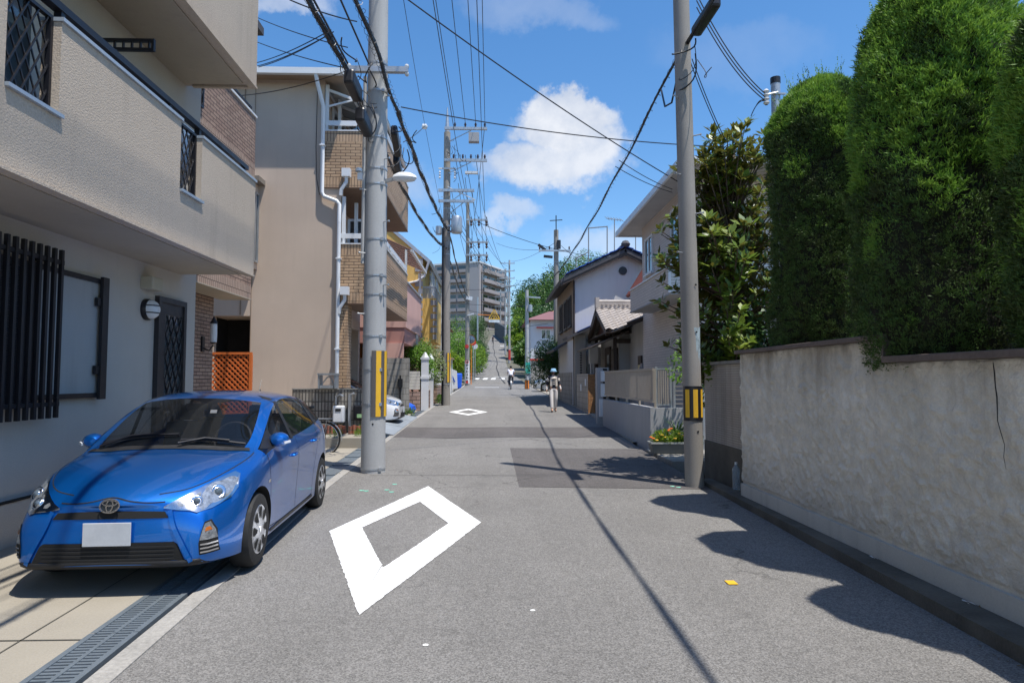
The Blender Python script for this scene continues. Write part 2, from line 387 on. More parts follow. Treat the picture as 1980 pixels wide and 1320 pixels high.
# long repair seam up the middle and transverse joints on the slope
JT = surf('bitumen_seal', (.035, .034, .034), .2, 3, .2, 60, .7)
b = MB()
def seam(pts, w):
    for (x0, y0), (x1, y1) in zip(pts[:-1], pts[1:]):
        d = Vector((x1-x0, y1-y0)).normalized(); n = Vector((-d.y, d.x))*w/2
        b.quad((x0-n.x, y0-n.y, G(y0)+.005), (x0+n.x, y0+n.y, G(y0)+.005), (x1+n.x, y1+n.y, G(y1)+.005), (x1-n.x, y1-n.y, G(y1)+.005))
seam([(1.25, 60), (1.2, 66), (1.0, 76), (.95, 84), (1.0, 92), (.9, 97), (.85, 100)], .16)
seam([(.85, 100), (.8, 104), (1.0, 110), (.95, 118), (.5, 124), (.7, 130), (.35, 137), (.5, 150)], .14)
for yj, xa, xb in ((100, -1.6, .9), (101.5, .8, 2.4), (107.5, -1.6, 1.), (113, -1.5, 1.1), (120.5, -1.4, 2.4), (135, -1, 1.3), (9.95, -1.8, 1.3)):
    seam([(xa + (xb-xa)*k/6, yj + .25*math.sin(k*1.7)*(yj > 50) + random.uniform(-.015, .015)) for k in range(7)], .16 if yj > 50 else .012)
seam([(-.2, 9.8), (1.2, 9.9), (2.2, 9.82), (2.9, 9.9)], .01)
struct(b.build('road_seam', JT, origin=(0, 0, 0)))

# white diamonds: warning that a crossing lies ahead
def diamond(pts, wpx, label):
    c = [sum(p[i] for p in pts)/4 for i in (0, 1)]
    inn = [(c[0]+(p[0]-c[0])*wpx, c[1]+(p[1]-c[1])*wpx) for p in pts]
    o = MB(); dz = .006; K = 8
    random.seed(int(c[1]))
    for i in range(4):
        j = (i+1) % 4
        for k in range(K):
            a, bb = k/K, (k+1)/K
            L = lambda p, q, s: (p[0]+(q[0]-p[0])*s, p[1]+(q[1]-p[1])*s)
            A, B_, C_, D = L(pts[i], pts[j], a), L(pts[i], pts[j], bb), L(inn[i], inn[j], bb), L(inn[i], inn[j], a)
            o.add([(x, y, G(y)+dz) for x, y in (A, B_, C_, D)], [(0, 1, 2, 3)])
    return tag(o.build('diamond_marking', MT['mark']), label, 'road marking', 'white diamonds painted on the road')
d1 = [gp(637, 1027), gp(694, 1190), gp(930, 1010), gp(828, 940)]
c1 = [gp(700, 1020), gp(741, 1098), gp(867, 1012), gp(812, 970)]
o = MB(); rnj = random.Random(5); K = 90
def jit(P_, Q_):
    return [(P_[0]+(Q_[0]-P_[0])*k/K+(rnj.gauss(0, .0028) if 0 < k < K else 0), P_[1]+(Q_[1]-P_[1])*k/K+(rnj.gauss(0, .0028) if 0 < k < K else 0)) for k in range(K+1)]
for i in range(4):
    j = (i+1) % 4; A_, B_ = jit(d1[i], d1[j]), jit(c1[i], c1[j])
    o.add([(x, y, G(y)+.006) for x, y in A_+B_], [(k, k+1, K+2+k, K+1+k) for k in range(K)])
tag(o.build('diamond_marking', MT['mark']), 'largest white diamond on the asphalt, next to the blue car', 'road marking', 'white diamonds painted on the road')
def dia(px0, px1, py, pyt, pyb, k, lab):
    diamond([gp(px0, py), gp((px0+px1)/2, pyb), gp(px1, py), gp((px0+px1)/2, pyt)], k, lab)
dia(868, 943, 796.5, 790, 803, .58, 'white diamond on the flat road, left of the walking woman')
dia(957, 976, 708, 705.6, 710.3, .5, 'small white diamond on the slope just above the cyclist')
dia(955, 972, 690, 687.5, 692.5, .5, 'smallest white diamond, high on the slope below the white lettering')
# painted bars
def bars(name, lst, label, cat, grp=None, dz=.006):
    for i, (x0, x1, ya, yb) in enumerate(lst):
        o = MB(); o.add([(x0, ya, G(ya)+dz), (x1, ya, G(ya)+dz), (x1+.15*(len(lst) > 1), yb, G(yb)+dz), (x0+.15*(len(lst) > 1), yb, G(yb)+dz)], [(0, 1, 2, 3)])
        tag(o.build(name, MT['mark']), label[i] if isinstance(label, list) else label, cat, grp)
yc = 73
xs = [950+(q-950) for q in (921, 937.5, 953, 970.5)]
bars('crossing_bar', [((q-4.3-950)/FPX*yc, (q+4.0-950)/FPX*yc, 70.5, 75) for q in xs],
     ['leftmost white bar of the zebra crossing at the foot of the slope', 'second white zebra bar from the left hedge',
      'third white zebra bar from the left hedge', 'white zebra bar closest to the cyclist'], 'road marking', 'bars of the zebra crossing')
bars('stop_line', [(-1.3, .6, 51, 51.45)], 'thin white stop line before the zebra crossing', 'road marking')
bars('stop_line', [(.25, 1.9, 79, 79.6)], 'thin white stop line beyond the zebra crossing', 'road marking')
bars('stop_line', [(1.9, 2.8, 141, 141.6)], 'short white line near the top of the slope', 'road marking')
o = MB()
for (a, bq, c_, d_) in ((962, 965, 677, 676), (966, 970, 679, 678), (959, 961.5, 684, 680.5), (963, 965.5, 684, 681), (967, 969.5, 684, 680.5), (960, 966, 681.8, 681), (962, 968, 675.2, 674.6)):
    q = [gp(a, c_), gp(bq, c_), gp(bq, d_), gp(a, d_)]
    o.add([(x, y, G(y)+.03) for x, y in q], [(0, 1, 2, 3)])
tag(o.build('road_lettering', MT['mark']), 'worn white lettering on the slope above the diamonds', 'road marking')
# surveyor's paint ticks and the tape
GP = surf('survey_green', (.25, .75, .55), .1, 9, .1, 90, .7)
for k, (px, py) in enumerate(((699, 948), (708, 949), (748, 947), (757, 951), (763, 936), (1300, 940), (1312, 942))):
    o = MB(); x, y = gp(px, py); o.box(x-.03, x+.03, y-.012, y+.012, G(y)+.002, G(y)+.006); o.box(x-.012, x+.012, y-.03, y-.0121, G(y)+.002, G(y)+.006)
    tag(o.build('survey_mark', GP), 'tiny pale green survey tick sprayed on the asphalt', 'road marking', 'green survey ticks')
x, y = gp(1414, 1127)
tag(MB().box(x-.035, x+.035, y-.045, y+.045, .004, .008).build('survey_tag', MT['yellowp']), 'small yellow tag stuck to the asphalt', 'tag')
for px, py in ((823, 1247), (1030, 1190-10)):
    o = MB(); x, y = gp(px, py); o.add([(x+.018*math.cos(a), y+.018*math.sin(a), .004) for a in np.linspace(0, 5.4, 7)], [tuple(range(7))])
    tag(o.build('paint_spot', MT['mark']), ('small white paint spot on the asphalt right of the blue car' if px < 900 else 'small white paint spot on the asphalt right of the largest diamond'), 'road marking', 'white paint spots')

# left side: concrete apron, drain, kerb strip
fy = [y for y in ys if -10 <= y <= 60]
struct(strip('pavement', MT['conc'], lambda y: -5.2 if y < 12 else -7.5, lambda y: XL(y)-.40, .012, fy, .3))
LL = MB(); rl = random.Random(12)
for k in range(520):
    if k < 330: y = rl.uniform(2.5, 9.3); x = XR(y)+rl.choice((-.05, .0, .21))+rl.gauss(0, .035); z = .093 if x > XR(y)+.005 else .004
    elif k < 430: y = rl.uniform(9, 21); x = XL(y)-.03+rl.gauss(0, .05); z = G(y)+.014
    else: y = rl.uniform(13, 24); x = XR(y)+rl.gauss(-.02, .06); z = G(y)+(.034 if x > XR(y) else .004)
    a = rl.uniform(0, 6.28); L_ = rl.uniform(.008, .028); w_ = L_*.45; d_ = Vector((math.cos(a), math.sin(a), rl.uniform(0, .4))); e_ = Vector((-math.sin(a), math.cos(a), rl.uniform(-.3, .3))); c_ = Vector((x, y, z+.002))
    LL.quad(c_, c_+d_*L_*.5+e_*w_*.5, c_+d_*L_, c_+d_*L_*.5-e_*w_*.5)
lo_ = LL.build('leaf_litter', surf('dry_leaf', (.13, .085, .035), .5, 30, .3, 90, .9)); lo_['kind'] = 'stuff'; lo_['label'] = 'dry leaf litter gathered along the kerbs'; lo_['category'] = 'leaf litter'
KS = surf('kerb_concrete', (.33, .315, .29), .2, 1.5, .2, 50, .9, bump=.004, bscale=70)
struct(strip('kerb_strip', KS, lambda y: XL(y)-.115, lambda y: XL(y)+.015, .010, fy, .3, 3))
struct(strip('drain_channel', MT['black'], lambda y: XL(y)-.42, lambda y: XL(y)-.10, -.12, fy, 0, 3))
# expansion joint in the apron
o = MB()
for y0_, y1_ in zip(fy[:-1], fy[1:]):
    if y1_ < 9.5: o.quad((XL(y0_)-.76, y0_, .0165), (XL(y0_)-.75, y0_, .0165), (XL(y1_)-.75, y1_, .0165), (XL(y1_)-.76, y1_, .0165))
for yj in (3.9, 7.4): o.quad((-4.28, yj-.006, .0165), (XL(yj)-.42, yj-.006, .0165), (XL(yj)-.42, yj+.006, .0165), (-4.28, yj+.006, .0165))
struct(o.build('pavement_joint', MT['conc_dark'], origin=(0, 0, 0)))
# drain gratings: 1 m lengths
GR = surf('grating_steel', (.20, .235, .265), .08, 3, .08, 60, .45, metal=.4)
def grating(y0, label, solid=False):
    xa, xb = XL(y0+.5)-.395, XL(y0+.5)-.12; sl = (XL(y0+1)-XL(y0))
    t_ = thing('drain_grating' if not solid else 'drain_cover', label, 'drain grating' if not solid else 'drain cover', (xa, y0, G(y0)), -math.atan(sl), 'drain gratings along the left kerb')
    w = xb-xa; f = MB(); f.box(0, .035, .004, .996, -.02, .014); f.box(w-.035, w, .004, .996, -.02, .014); f.box(w/2-.012, w/2+.012, .004, .996, -.02, .012)
    f.build('frame', GR, t_, local=True)
    s = MB(); n = 26
    if solid: s.box(.0355, w/2-.0125, .004, .996, -.02, .010); s.box(w/2+.0125, w-.0355, .004, .996, -.02, .010)
    else:
        for k in range(n):
            yk = .02+k*.96/(n-1); s.box(.0352, w/2-.0122, yk-.011, yk+.011, -.02, .008); s.box(w/2+.0122, w-.0352, yk-.011, yk+.011, -.02, .008)
    s.build('bars', GR, t_, local=True)
    return t_
NAMES = ['nearest the camera', 'second from the camera', 'just in front of the blue car bumper', 'under the front corner of the blue car', 'beside the front wheel of the blue car',
         'beside the doors of the blue car', 'beside the rear wheel of the blue car']
for k in range(7): grating(2.0+k*1.0 if k else 2.0, 'slotted grey steel drain grating, ' + NAMES[k])
for k in range(5): grating(9.0+k*1.0, 'solid grey steel drain cover, ' + ['left of the large concrete pole', 'just behind the large concrete pole', 'before the raised planter step', 'beside the planter step', 'last before the steel ramp plate'][k], True)
for k in range(8): grating(21.4+k*1.0, 'far slotted drain grating %s' % ['beside the white car', 'past the white car nose', 'near the grass tuft', 'below the stone planter wall', 'before the white gate posts', 'beside the white gate posts', 'just past the white gate posts', 'before the pole with the transformer'][k])

# right side: kerb ledge under the wall, slabs, pavement beyond
o = MB(); ky = [y for y in ys if -10 <= y <= 8.5] + [9.3]
for y0_, y1_ in zip(ky[:-1], ky[1:]):
    for xa, xb, z in ((XR, lambda y: 3.12, .09),):
        a, bq, c_, d_ = (xa(y0_), y0_, z), (xb(y0_), y0_, z), (xb(y1_), y1_, z), (xa(y1_), y1_, z)
        o.quad(a, bq, c_, d_); o.quad((xa(y0_), y0_, -.3), a, d_, (xa(y1_), y1_, -.3))
struct(o.build('kerb', MT['conc_dark'], origin=(0, 0, 0)))
ry = [y for y in ys if 14 <= y <= 60]
struct(strip('pavement', MT['conc'], XR, lambda y: 6.0, .03, ry, .4))
struct(MB().box(3.02, 3.9, 10.9, 12.78, -.1, .13).build('culvert_slab', MT['conc_old'], bevel=.01, origin=(0, 0, 0)))
struct(MB().box(3.9, 6.5, 9.95, 13.98, -.1, .05).build('yard', MT['conc_old'], origin=(0, 0, 0)))
struct(MB().box(3.30, 12, -6, 9.35, -.3, 1.05).build('garden_bed', MT['soil'], origin=(0, 0, 0)))
# ---------------------------------------------------------------- left side houses
def lattice(t_or_b, plane, u0, u1, z0, z1, fixed, du, dz, w, th):
    """crossing diagonal bars inside a rectangle; plane 'x' = at constant x, 'y' = at constant y"""
    def P(u, z, off): return (fixed+off, u, z) if plane == 'x' else (u, fixed+off, z)
    sl = dz/du
    for s in (1, -1):
        k0 = -int((z1-z0)/sl/du)-2; k1 = int((u1-u0)/du)+2
        for k in range(k0*2, k1*2+1):
            ua = u0+k*du
            pts = []
            # line u = ua + s*(z-z0)/sl, clip to the rectangle
            za, zb = z0, z1
            ca = [(ua+s*(z-z0)/sl, z) for z in (za, zb)]
            (p, q), (r, v) = ca
            lo, hi = 0., 1.
            d = r-p
            if abs(d) > 1e-9:
                t0, t1 = (u0-p)/d, (u1-p)/d
                lo, hi = max(lo, min(t0, t1)), min(hi, max(t0, t1))
            if hi-lo < .02: continue
            A = (p+d*lo, q+(v-q)*lo); B_ = (p+d*hi, q+(v-q)*hi)
            t_or_b.bar(P(*A, s*th*.52), P(*B_, s*th*.52), w, th, up=(1,0,0) if plane == 'x' else (0,1,0))
def frame(b, plane, u0, u1, z0, z1, f0, f1, w):
    def bx(a, c, d, e): b.box(f0, f1, a, c, d, e) if plane == 'x' else b.box(a, c, f0, f1, d, e)
    bx(u0, u0+w, z0, z1); bx(u1-w, u1, z0, z1); bx(u0+w, u1-w, z0, z0+w); bx(u0+w, u1-w, z1-w, z1)
def window(par, plane, u0, u1, z0, z1, f, out, fm, gm, w=.05, mull=1, sill=True):
    """frame + pane (+ sill) set on a wall face at coordinate f; out = +1/-1 outward sign"""
    b = MB(); a, c = sorted((f-out*.02, f+out*.05)); frame(b, plane, u0, u1, z0, z1, a, c, w)
    for k in range(mull):
        um = u0+(u1-u0)*(k+1)/(mull+1); a2, c2 = sorted((f-out*.02, f+out*.04))
        b.box(a2, c2, um-w*.4, um+w*.4, z0+w, z1-w) if plane == 'x' else b.box(um-w*.4, um+w*.4, a2, c2, z0+w, z1-w)
    wo = b.build('window', fm, par)
    g = MB(); a, c = sorted((f-out*.01, f+out*.012))
    g.box(a, c, u0+w*.9, u1-w*.9, z0+w*.9, z1-w*.9) if plane == 'x' else g.box(u0+w*.9, u1-w*.9, a, c, z0+w*.9, z1-w*.9)
    g.build('pane', gm, wo)
    if sill:
        s = MB(); a, c = sorted((f-out*.02, f+out*.09))
        s.box(a, c, u0-.04, u1+.04, z0-.05, z0-.002) if plane == 'x' else s.box(u0-.04, u1+.04, a, c, z0-.05, z0-.002)
        s.build('sill', fm, wo)
    return wo

# --- house with rendered balconies, right beside the camera
h = thing('house', 'beige rendered three storey house with long walled balconies beside the blue car', 'house', (-4.3, 3, 0))
b = MB(); b.box(-9.5, -4.3, -4, 9.6, .42, 8.9); b.box(-9.5, -4.27, -4, 9.62, -.1, .40); b.build('wall', surf('ground_floor_render', (.50, .46, .405), .07, .8, .06, 70, .9, bump=.003, bscale=90, streak=.15, scol=(.3,.28,.26)), h)
MB().box(-4.4, -4.262, -4, 9.63, .4005, .4195).build('base_groove', MT['black'], h)
XB = -3.33
b = MB(); b.box(-4.32, XB, -4, 9.2, 2.95, 3.10)
b.box(-3.48, XB, -4, 9.2, 3.10, 3.5); segs = [(-4, 4.47), (5.03, 6.99), (7.5, 9.2)]
for a, c in segs: b.box(-3.48, XB, a, c, 3.5, 4.26)
b.box(-4.32, -3.48, 9.05, 9.2, 3.10, 4.26)
b.build('balcony', MT['stucco'], h)
MB().box(-4.305, -3.47, -4, 9.08, 2.935, 2.9495).build('soffit', MT['soffit'], h)
MB().box(-3.42, XB+.012, -4, 9.21, 2.925, 2.9485).build('drip_edge', MT['stucco'], h)
b = MB()
for a, c in segs: b.box(-3.50, XB+.02, a-.01, c+.015, 4.262, 4.292)
for a, c in ((4.47, 5.03), (6.99, 7.5)): b.box(-3.50, XB+.03, a+.004, c-.004+.03*(a > 0), 3.502, 3.53)
b.build('coping', MT['capmetal'], h)
b = MB(); b.box(-3.47, -3.39, -4, 9.1, 4.40, 4.46)
for y in (4.3, 5.15, 6.9, 7.6, 9.0): b.box(-3.46, -3.40, y-.025, y+.025, 4.2925, 4.40)
b.build('railing', MT['blackmetal'], h)
for a, c in ((4.47, 5.03), (6.99, 7.5)):
    b = MB(); frame(b, 'x', a+.005, c-.005, 3.535, 4.30, -3.43, -3.39, .028)
    lattice(b, 'x', a+.035, c-.035, 3.565, 4.27, -3.41, .105, .20, .011, .012)
    b.build('lattice_grille', MT['blackmetal'], h)
MB().box(-3.56, -3.555, 4.48, 5.02, 3.53, 4.25).build('privacy_panel', glassy('smoked_panel', (.05, .075, .095), .12), h)
# third floor overhang
b = MB(); b.box(-4.32, XB, -4, 9.15, 5.62, 8.9); b.build('upper_storey', MT['stucco'], h)
b = MB(); b.box(-4.305, -3.47, -4, 9.03, 5.605, 5.6195); b.build('soffit', MT['soffit'], h)
b = MB(); b.box(-3.42, XB+.012, -4, 9.16, 5.59, 5.6185); b.box(-4.2, -3.42, 9.10, 9.16, 5.59, 5.6185); b.build('drip_edge', MT['stucco'], h)
# upper floor glazing, fence bars, clothes pole bracket
window(h, 'x', 3.2, 6.0, 3.15, 5.1, -4.3, 1, MT['darkframe'], MT['glassb'], .06, 1, False)
b = MB()
for k in range(9): b.box(-3.86, -3.835, 6.62+k*.13, 6.645+k*.13, 4.1, 4.86-.045*k*.2)
b.box(-3.865, -3.83, 6.55, 7.75, 4.30, 4.34); b.box(-3.865, -3.83, 6.55, 7.75, 4.66, 4.70)
for k in (6.55, 7.72): b.box(-3.87, -3.825, k, k+.05, 3.1, 4.8)
b.build('inner_railing', MT['blackmetal'], h)
b = MB(); b.box(-4.3, -4.25, 6.86, 6.95, 4.92, 5.18); b.box(-4.25, -3.62, 6.885, 6.925, 5.08, 5.11); b.box(-4.25, -3.62, 6.885, 6.925, 4.98, 5.01)
for k in range(7): b.box(-4.2+k*.09, -4.185+k*.09, 6.89, 6.92, 5.01, 5.08)
b.box(-3.62, -3.595, 6.885, 6.925, 4.98, 5.11)
b.build('clothes_pole_bracket', MT['blackmetal'], h)
# ground floor window grille
b = MB()
for k in range(29):
    y = 6.40-k*.102; b.box(-4.168, -4.134, y-.017, y+.017, 1.13, 2.74)
b.box(-4.185, -4.145, 3.4, 6.44, 1.24, 1.28); b.box(-4.185, -4.145, 3.4, 6.44, 2.60, 2.64)
for y in (3.6, 6.2): b.box(-4.3, -4.18, y, y+.04, 1.24, 1.28); b.box(-4.3, -4.18, y, y+.04, 2.60, 2.64)
b.build('window_grille', MT['blackmetal'], h)
window(h, 'x', 3.3, 6.12, 1.30, 2.58, -4.3, 1, MT['darkframe'], surf('slatted_shutter', (.030, .03, .034), .1, 3, .1, 40, .5), .06, 0)
wv = MB()
for k in range(24): wv.box(-4.288, -4.272, 3.36, 6.06, 1.37+k*.049, 1.37+k*.049+.03)
wv.build('shutter_slat_panel', MT['darkframe'], h)
b = MB(); frame(b, 'x', 6.14, 7.28, 1.30, 2.58, -4.31, -4.235, .05); b.box(-4.235, -4.20, 7.18, 7.29, 1.28, 2.60)
for z in (1.55, 2.28): b.box(-4.25, -4.215, 7.12, 7.18, z, z+.09)
b.build('shutter_frame', MT['blackmetal'], h)
MB().box(-4.31, -4.262, 6.19, 7.23, 1.35, 2.53).build('shutter_panel', MT['greyw'], h)
b = MB(); b.box(-4.31, -4.15, 8.10, 8.36, 2.60, 2.76); b.build('vent_hood', surf('cream_plastic', (.45, .42, .33), .05), h, bevel=.015)
w_ = MB().lathe([(.001, -.0), (.135, -.0), (.135, .04), (.12, .06)], (-4.3, 8.25, 2.36), 'x', 20).build('wall_lamp', MT['blackmetal'], h, smooth=40)
MB().lathe([(.12, .05), (.115, .09), (.09, .13), (.05, .155), (.001, .16)], (-4.3, 8.25, 2.36), 'x', 20).build('lamp_globe', MT['white'], w_, smooth=True)
gb = MB()
for a in (-.045, .045): gb.tube([(-4.3+.055+.11*math.cos(s), 8.25+.125*math.sin(s), 2.36+a+.0) for s in np.linspace(-1.5, 1.5, 9)], .007, 5)
gb.build('lamp_guard', MT['blackmetal'], w_)
d_ = MB(); frame(d_, 'x', 8.46, 9.22, .40, 2.56, -4.31, -4.24, .07); d_.box(-4.31, -4.26, 8.53, 9.15, 2.34, 2.49)
d_.box(-4.31, -4.265, 8.53, 8.68, .42, 2.34)
do = d_.build('door', MT['darkframe'], h)
MB().box(-4.30, -4.275, 8.68, 9.15, .47, 2.34).build('pane', glassy('door_glass', (.06, .075, .085), .2), do)
b = MB(); lattice(b, 'x', 8.69, 9.14, .6, 2.33, -4.262, .15, .30, .014, .012); b.build('door_lattice', MT['blackmetal'], do)
MB().box(-4.24, -4.20, 8.56, 8.60, 1.05, 1.09).box(-4.215, -4.20, 8.56, 8.72, 1.06, 1.08).cyl((-4.262,8.58,1.18),(-4.235,8.58,1.18),.03).build('handle', MT['chrome'], do)
# entrance step
struct(MB().box(-4.27, -3.75, 8.3, 9.5, -.05, .16).build('entrance_step', MT['conc'], origin=(0, 0, 0), bevel=.01))
# air conditioner on the balcony
ac = thing('air_conditioner', 'white air conditioner unit on the balcony of the nearest beige house', 'air conditioner', (-3.9, 8.35, 3.1))
MB().box(-4.05, -3.75, 7.95, 8.75, 4.02, 4.62).build('case', MT['whiteplas'], ac, bevel=.02)
MB().box(-4.05, -3.75, 8.0, 8.7, 3.1, 4.02).build('stand', MT['white'], ac)
MB().lathe([(.2, 0), (.22, .012), (.001, .014)], (-3.75, 8.28, 4.3), 'x', 20).build('fan_grille', MT['steel'], ac)
b = MB(); b.box(-3.748, -3.742, 8.56, 8.66, 4.44, 4.52); b.box(-4.0, -3.8, 7.945, 7.9495, 4.3, 4.5); b.build('label_plate', MT['shut'], ac)

# --- brown tiled house squeezed in behind it
h = thing('house', 'narrow brown tiled house with two tiled balconies and an arched lamp', 'house', (-5.2, 11, 0))
h['label'] = 'narrow brown tiled house set back between the nearest beige house and the tan house'
b = MB(); b.box(-10, -5.15, 9.64, 12.25, -.1, 8.4); b.build('wall', MT['tile_brown'], h)
TB = brick('brown_tile_soldier', (.44, .31, .235), (.40, .275, .205), (.10, .07, .05), .075, .24, .006)
for z0, z1, xb, nm in ((3.0, 3.95, -4.6, 0), (5.35, 6.55, -4.58, 1)):
    b = MB(); b.box(-5.16, xb, 9.66, 12.6, z0+.02, z0+.26); b.build('balcony_floor', TB, h)
    b = MB(); b.box(xb-.15, xb-.004, 9.66, 12.596, z0+.26, z1); b.box(-5.16, xb-.15, 12.45, 12.596, z0+.26, z1); b.build('balcony_parapet', MT['tile_brown'], h)
    MB().box(xb-.17, xb+.02, 9.66, 12.62, z1+.001, z1+.04).build('coping', MT['white'], h)
    MB().box(-5.16, xb+.01, 9.66, 12.61, z0, z0+.0195).build('soffit', MT['soffit'], h)
    b = MB(); b.box(xb-.11, xb-.06, 9.66, 12.55, z1+.16, z1+.20)
    for k in range(6): b.box(xb-.1, xb-.07, 9.8+k*.53, 9.83+k*.53, z1+.04, z1+.16)
    b.build('railing', MT['blackmetal'], h)
b = MB(); frame(b, 'x', 9.72, 10.25, 5.75, 6.9, -4.57, -4.54, .03); lattice(b, 'x', 9.75, 10.22, 5.78, 6.87, -4.555, .11, .2, .012, .012); b.build('lattice_grille', MT['blackmetal'], h)
MB().box(-5.16, -5.10, 10.0, 11.05, .05, 2.5).build('door', MT['darkframe'], h)
b = MB(); b.box(-5.10, -5.05, 10.9, 10.94, .9, 1.5); b.box(-5.10, -5.06, 10.86, 10.97, 1.52, 1.6); b.build('handle', MT['steel'], h)
w_ = MB().box(-5.16, -5.12, 11.75, 11.85, 1.98, 2.25).tube([(-5.13,11.8,2.05),(-5.02,11.8,2.0),(-4.95,11.8,2.1)], .014, 6).lathe([(.001,-.03),(.06,0),(.06,.01)], (-4.95,11.8,2.14), 'z', 10).build('wall_lamp', MT['blackmetal'], h)
MB().lathe([(.07,.0),(.02,.1),(.001,.14)], (-4.95,11.8,2.48), 'z', 10).build('lamp_cap', MT['blackmetal'], w_)
MB().lathe([(.055, 0), (.06, .16), (.055, .33)], (-4.95, 11.8, 2.15), 'z', 12).build('lamp_globe', MT['white'], w_, smooth=True)
b = MB().slab((-10, 9.6, 8.4), (-4.5, 9.6, 8.4), (-4.5, 12.7, 8.4), (-10, 12.7, 8.4), .15); b.build('roof', MT['rooft'], h)

# orange trellis
tr = thing('trellis', 'orange stained wooden trellis panel between the brown tiled and tan houses', 'trellis', (-5.5, 14, 0))
b = MB(); frame(b, 'y', -5.98, -5.06, .75, 2.06, 13.98, 14.04, .05); b.build('frame', MT['orange_wood'], tr)
b = MB(); lattice(b, 'y', -5.93, -5.11, .80, 2.01, 14.01, .115, .115, .032, .012); b.build('slats', MT['orange_wood'], tr)
b = MB(); b.box(-5.97, -5.92, 14.041, 14.09, 0.1, 2.0); b.box(-5.12, -5.07, 14.041, 14.09, 0.1, 2.0); b.build('posts', MT['orange_wood'], tr)

# --- tan house with tile clad balconies
h = thing('house', 'tan rendered three storey house with tile faced balconies behind the large concrete pole', 'house', (-4, 18, 0))
Y0, Y1 = 16.0, 21.0
b = MB()
for (x0, x1, z0, z1) in ((-10, -6.75, -.1, 9.0), (-6.75, -5.84, 3.02, 9.0), (-5.84, -4.15, -.1, 9.0), (-4.15, -3.70, -.1, 6.19)): b.box(x0, x1, Y0, Y0+.25, z0, z1)
b.box(-10, -4.2, Y1-.25, Y1, -.1, 9.0); b.box(-10, -9.8, Y0+.25, Y1-.25, -.1, 9.0)
b.box(-9.8, -4.15, Y0+.25, Y1-.25, 3.0, 3.3); b.box(-4.35, -4.15, Y0+.25, Y1-.25, 6.15, 9.0); b.box(-4.4, -4.2, Y0+.25, Y1-.25, 3.3, 6.15)
b.box(-9.79, -9.6, Y0+.25, Y1-.25, -.1, 3.0)
b.build('wall', MT['stucco2'], h)
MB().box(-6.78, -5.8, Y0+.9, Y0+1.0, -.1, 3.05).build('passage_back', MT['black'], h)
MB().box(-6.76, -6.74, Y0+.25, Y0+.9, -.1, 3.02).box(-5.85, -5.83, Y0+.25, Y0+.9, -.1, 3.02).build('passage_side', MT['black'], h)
b = MB(); b.box(-6.1, -6.07, Y0-.012, Y0-.002, 3.05, 9.0); b.box(-5.84, -5.825, Y0-.012, Y0-.002, -.1, 9.0); b.build('joint_line', surf('joint', (.30,.22,.16)), h)
SO = brick('tan_tile_soldier', (.50, .34, .215), (.46, .305, .19), (.12, .08, .055), .075, .26, .007, off=0)
for (xi, z0, z1) in ((-4.15, 6.18, 7.60), (-3.70, 3.32, 4.78)):
    xo = -2.68
    for (za, zb, m, e) in ((z0+.02, z0+.28, SO, 0), (z0+.28, z1-.26, MT['tile_orange'], .003), (z1-.26, z1, SO, 0)):
        b = MB(); b.box(xi, xo+e, Y0-.03-e, Y0+.12, za, zb); b.box(xo-.15, xo+e, Y0+.12, Y1-.2, za, zb); b.box(xi, xo-.15, Y1-.35, Y1-.2, za, zb)
        b.build('balcony_parapet', m, h)
    MB().box(xi-.0, xo+.01, Y0-.04, Y1-.19, z0, z0+.0195).build('soffit', surf('brown_soffit', (.20, .13, .09)), h)
    MB().box(xi-.0, xo-.15, Y0+.12, Y1-.35, z0+.02, z0+.15).build('balcony_floor', MT['stucco2'], h)
    b = MB(); b.box(xi-.01, xo+.02, Y0-.05, Y0+.13, z1+.001, z1+.03); b.box(xo-.16, xo+.02, Y0+.13, Y1-.19, z1+.001, z1+.03); b.build('coping', MT['white'], h)
    b = MB(); b.box(xi, xo-.02, Y0+.0, Y0+.05, z1+.16, z1+.28); b.box(xo-.08, xo-.03, Y0+.05, Y1-.2, z1+.16, z1+.28)
    for k in range(4): b.box(xo-.08, xo-.03, Y0+.1+k*1.5, Y0+.15+k*1.5, z1+.03, z1+.16)
    b.box(xi+.05, xi+.1, Y0, Y0+.05, z1+.03, z1+.16)
    b.build('railing', MT['white'], h)
    b = MB(); b.box(xi+.02, xi+.10, Y0+.02, Y0+.10, z1, z1+1.2); b.box(xi+.2, xi+.28, Y0+.6, Y0+.68, z1, z1+1.2); b.build('post', MT['white'], h)
    wx = -4.15 if z0 > 5 else -4.2
    window(h, 'x', Y0+.8, Y0+2.6, z0+.3, z1+.95, wx, 1, MT['white'], MT['glassd'], .07, 1, False)
    window(h, 'x', Y0+3.0, Y0+4.4, z0+.3, z1+.95, wx, 1, MT['white'], MT['glassd'], .07, 1, False)
    if z0 < 5: window(h, 'y', -3.68, -3.28, z1+.05, z1+.8, Y0+.72, -1, MT['white'], MT['glassd'], .06, 0, False)
# garage pillar and roller door
MB().box(-3.70, -3.50, Y0-.004, Y0+.45, -.1, 3.315).build('pillar', MT['tile_orange'], h)
MB().box(-3.68, -3.52, Y1-.5, Y1-.05, -.1, 3.315).build('pillar', MT['tile_orange'], h)
MB().box(-4.22, -4.15, Y0+.27, Y0+1.1, -.1, 2.98).build('garage_door', surf('dark_door', (.05,.048,.05)), h)
MB().box(-7.0, -6.9, Y0+1.1, Y1-.26, -.1, 2.98).build('garage_back', MT['black'], h)
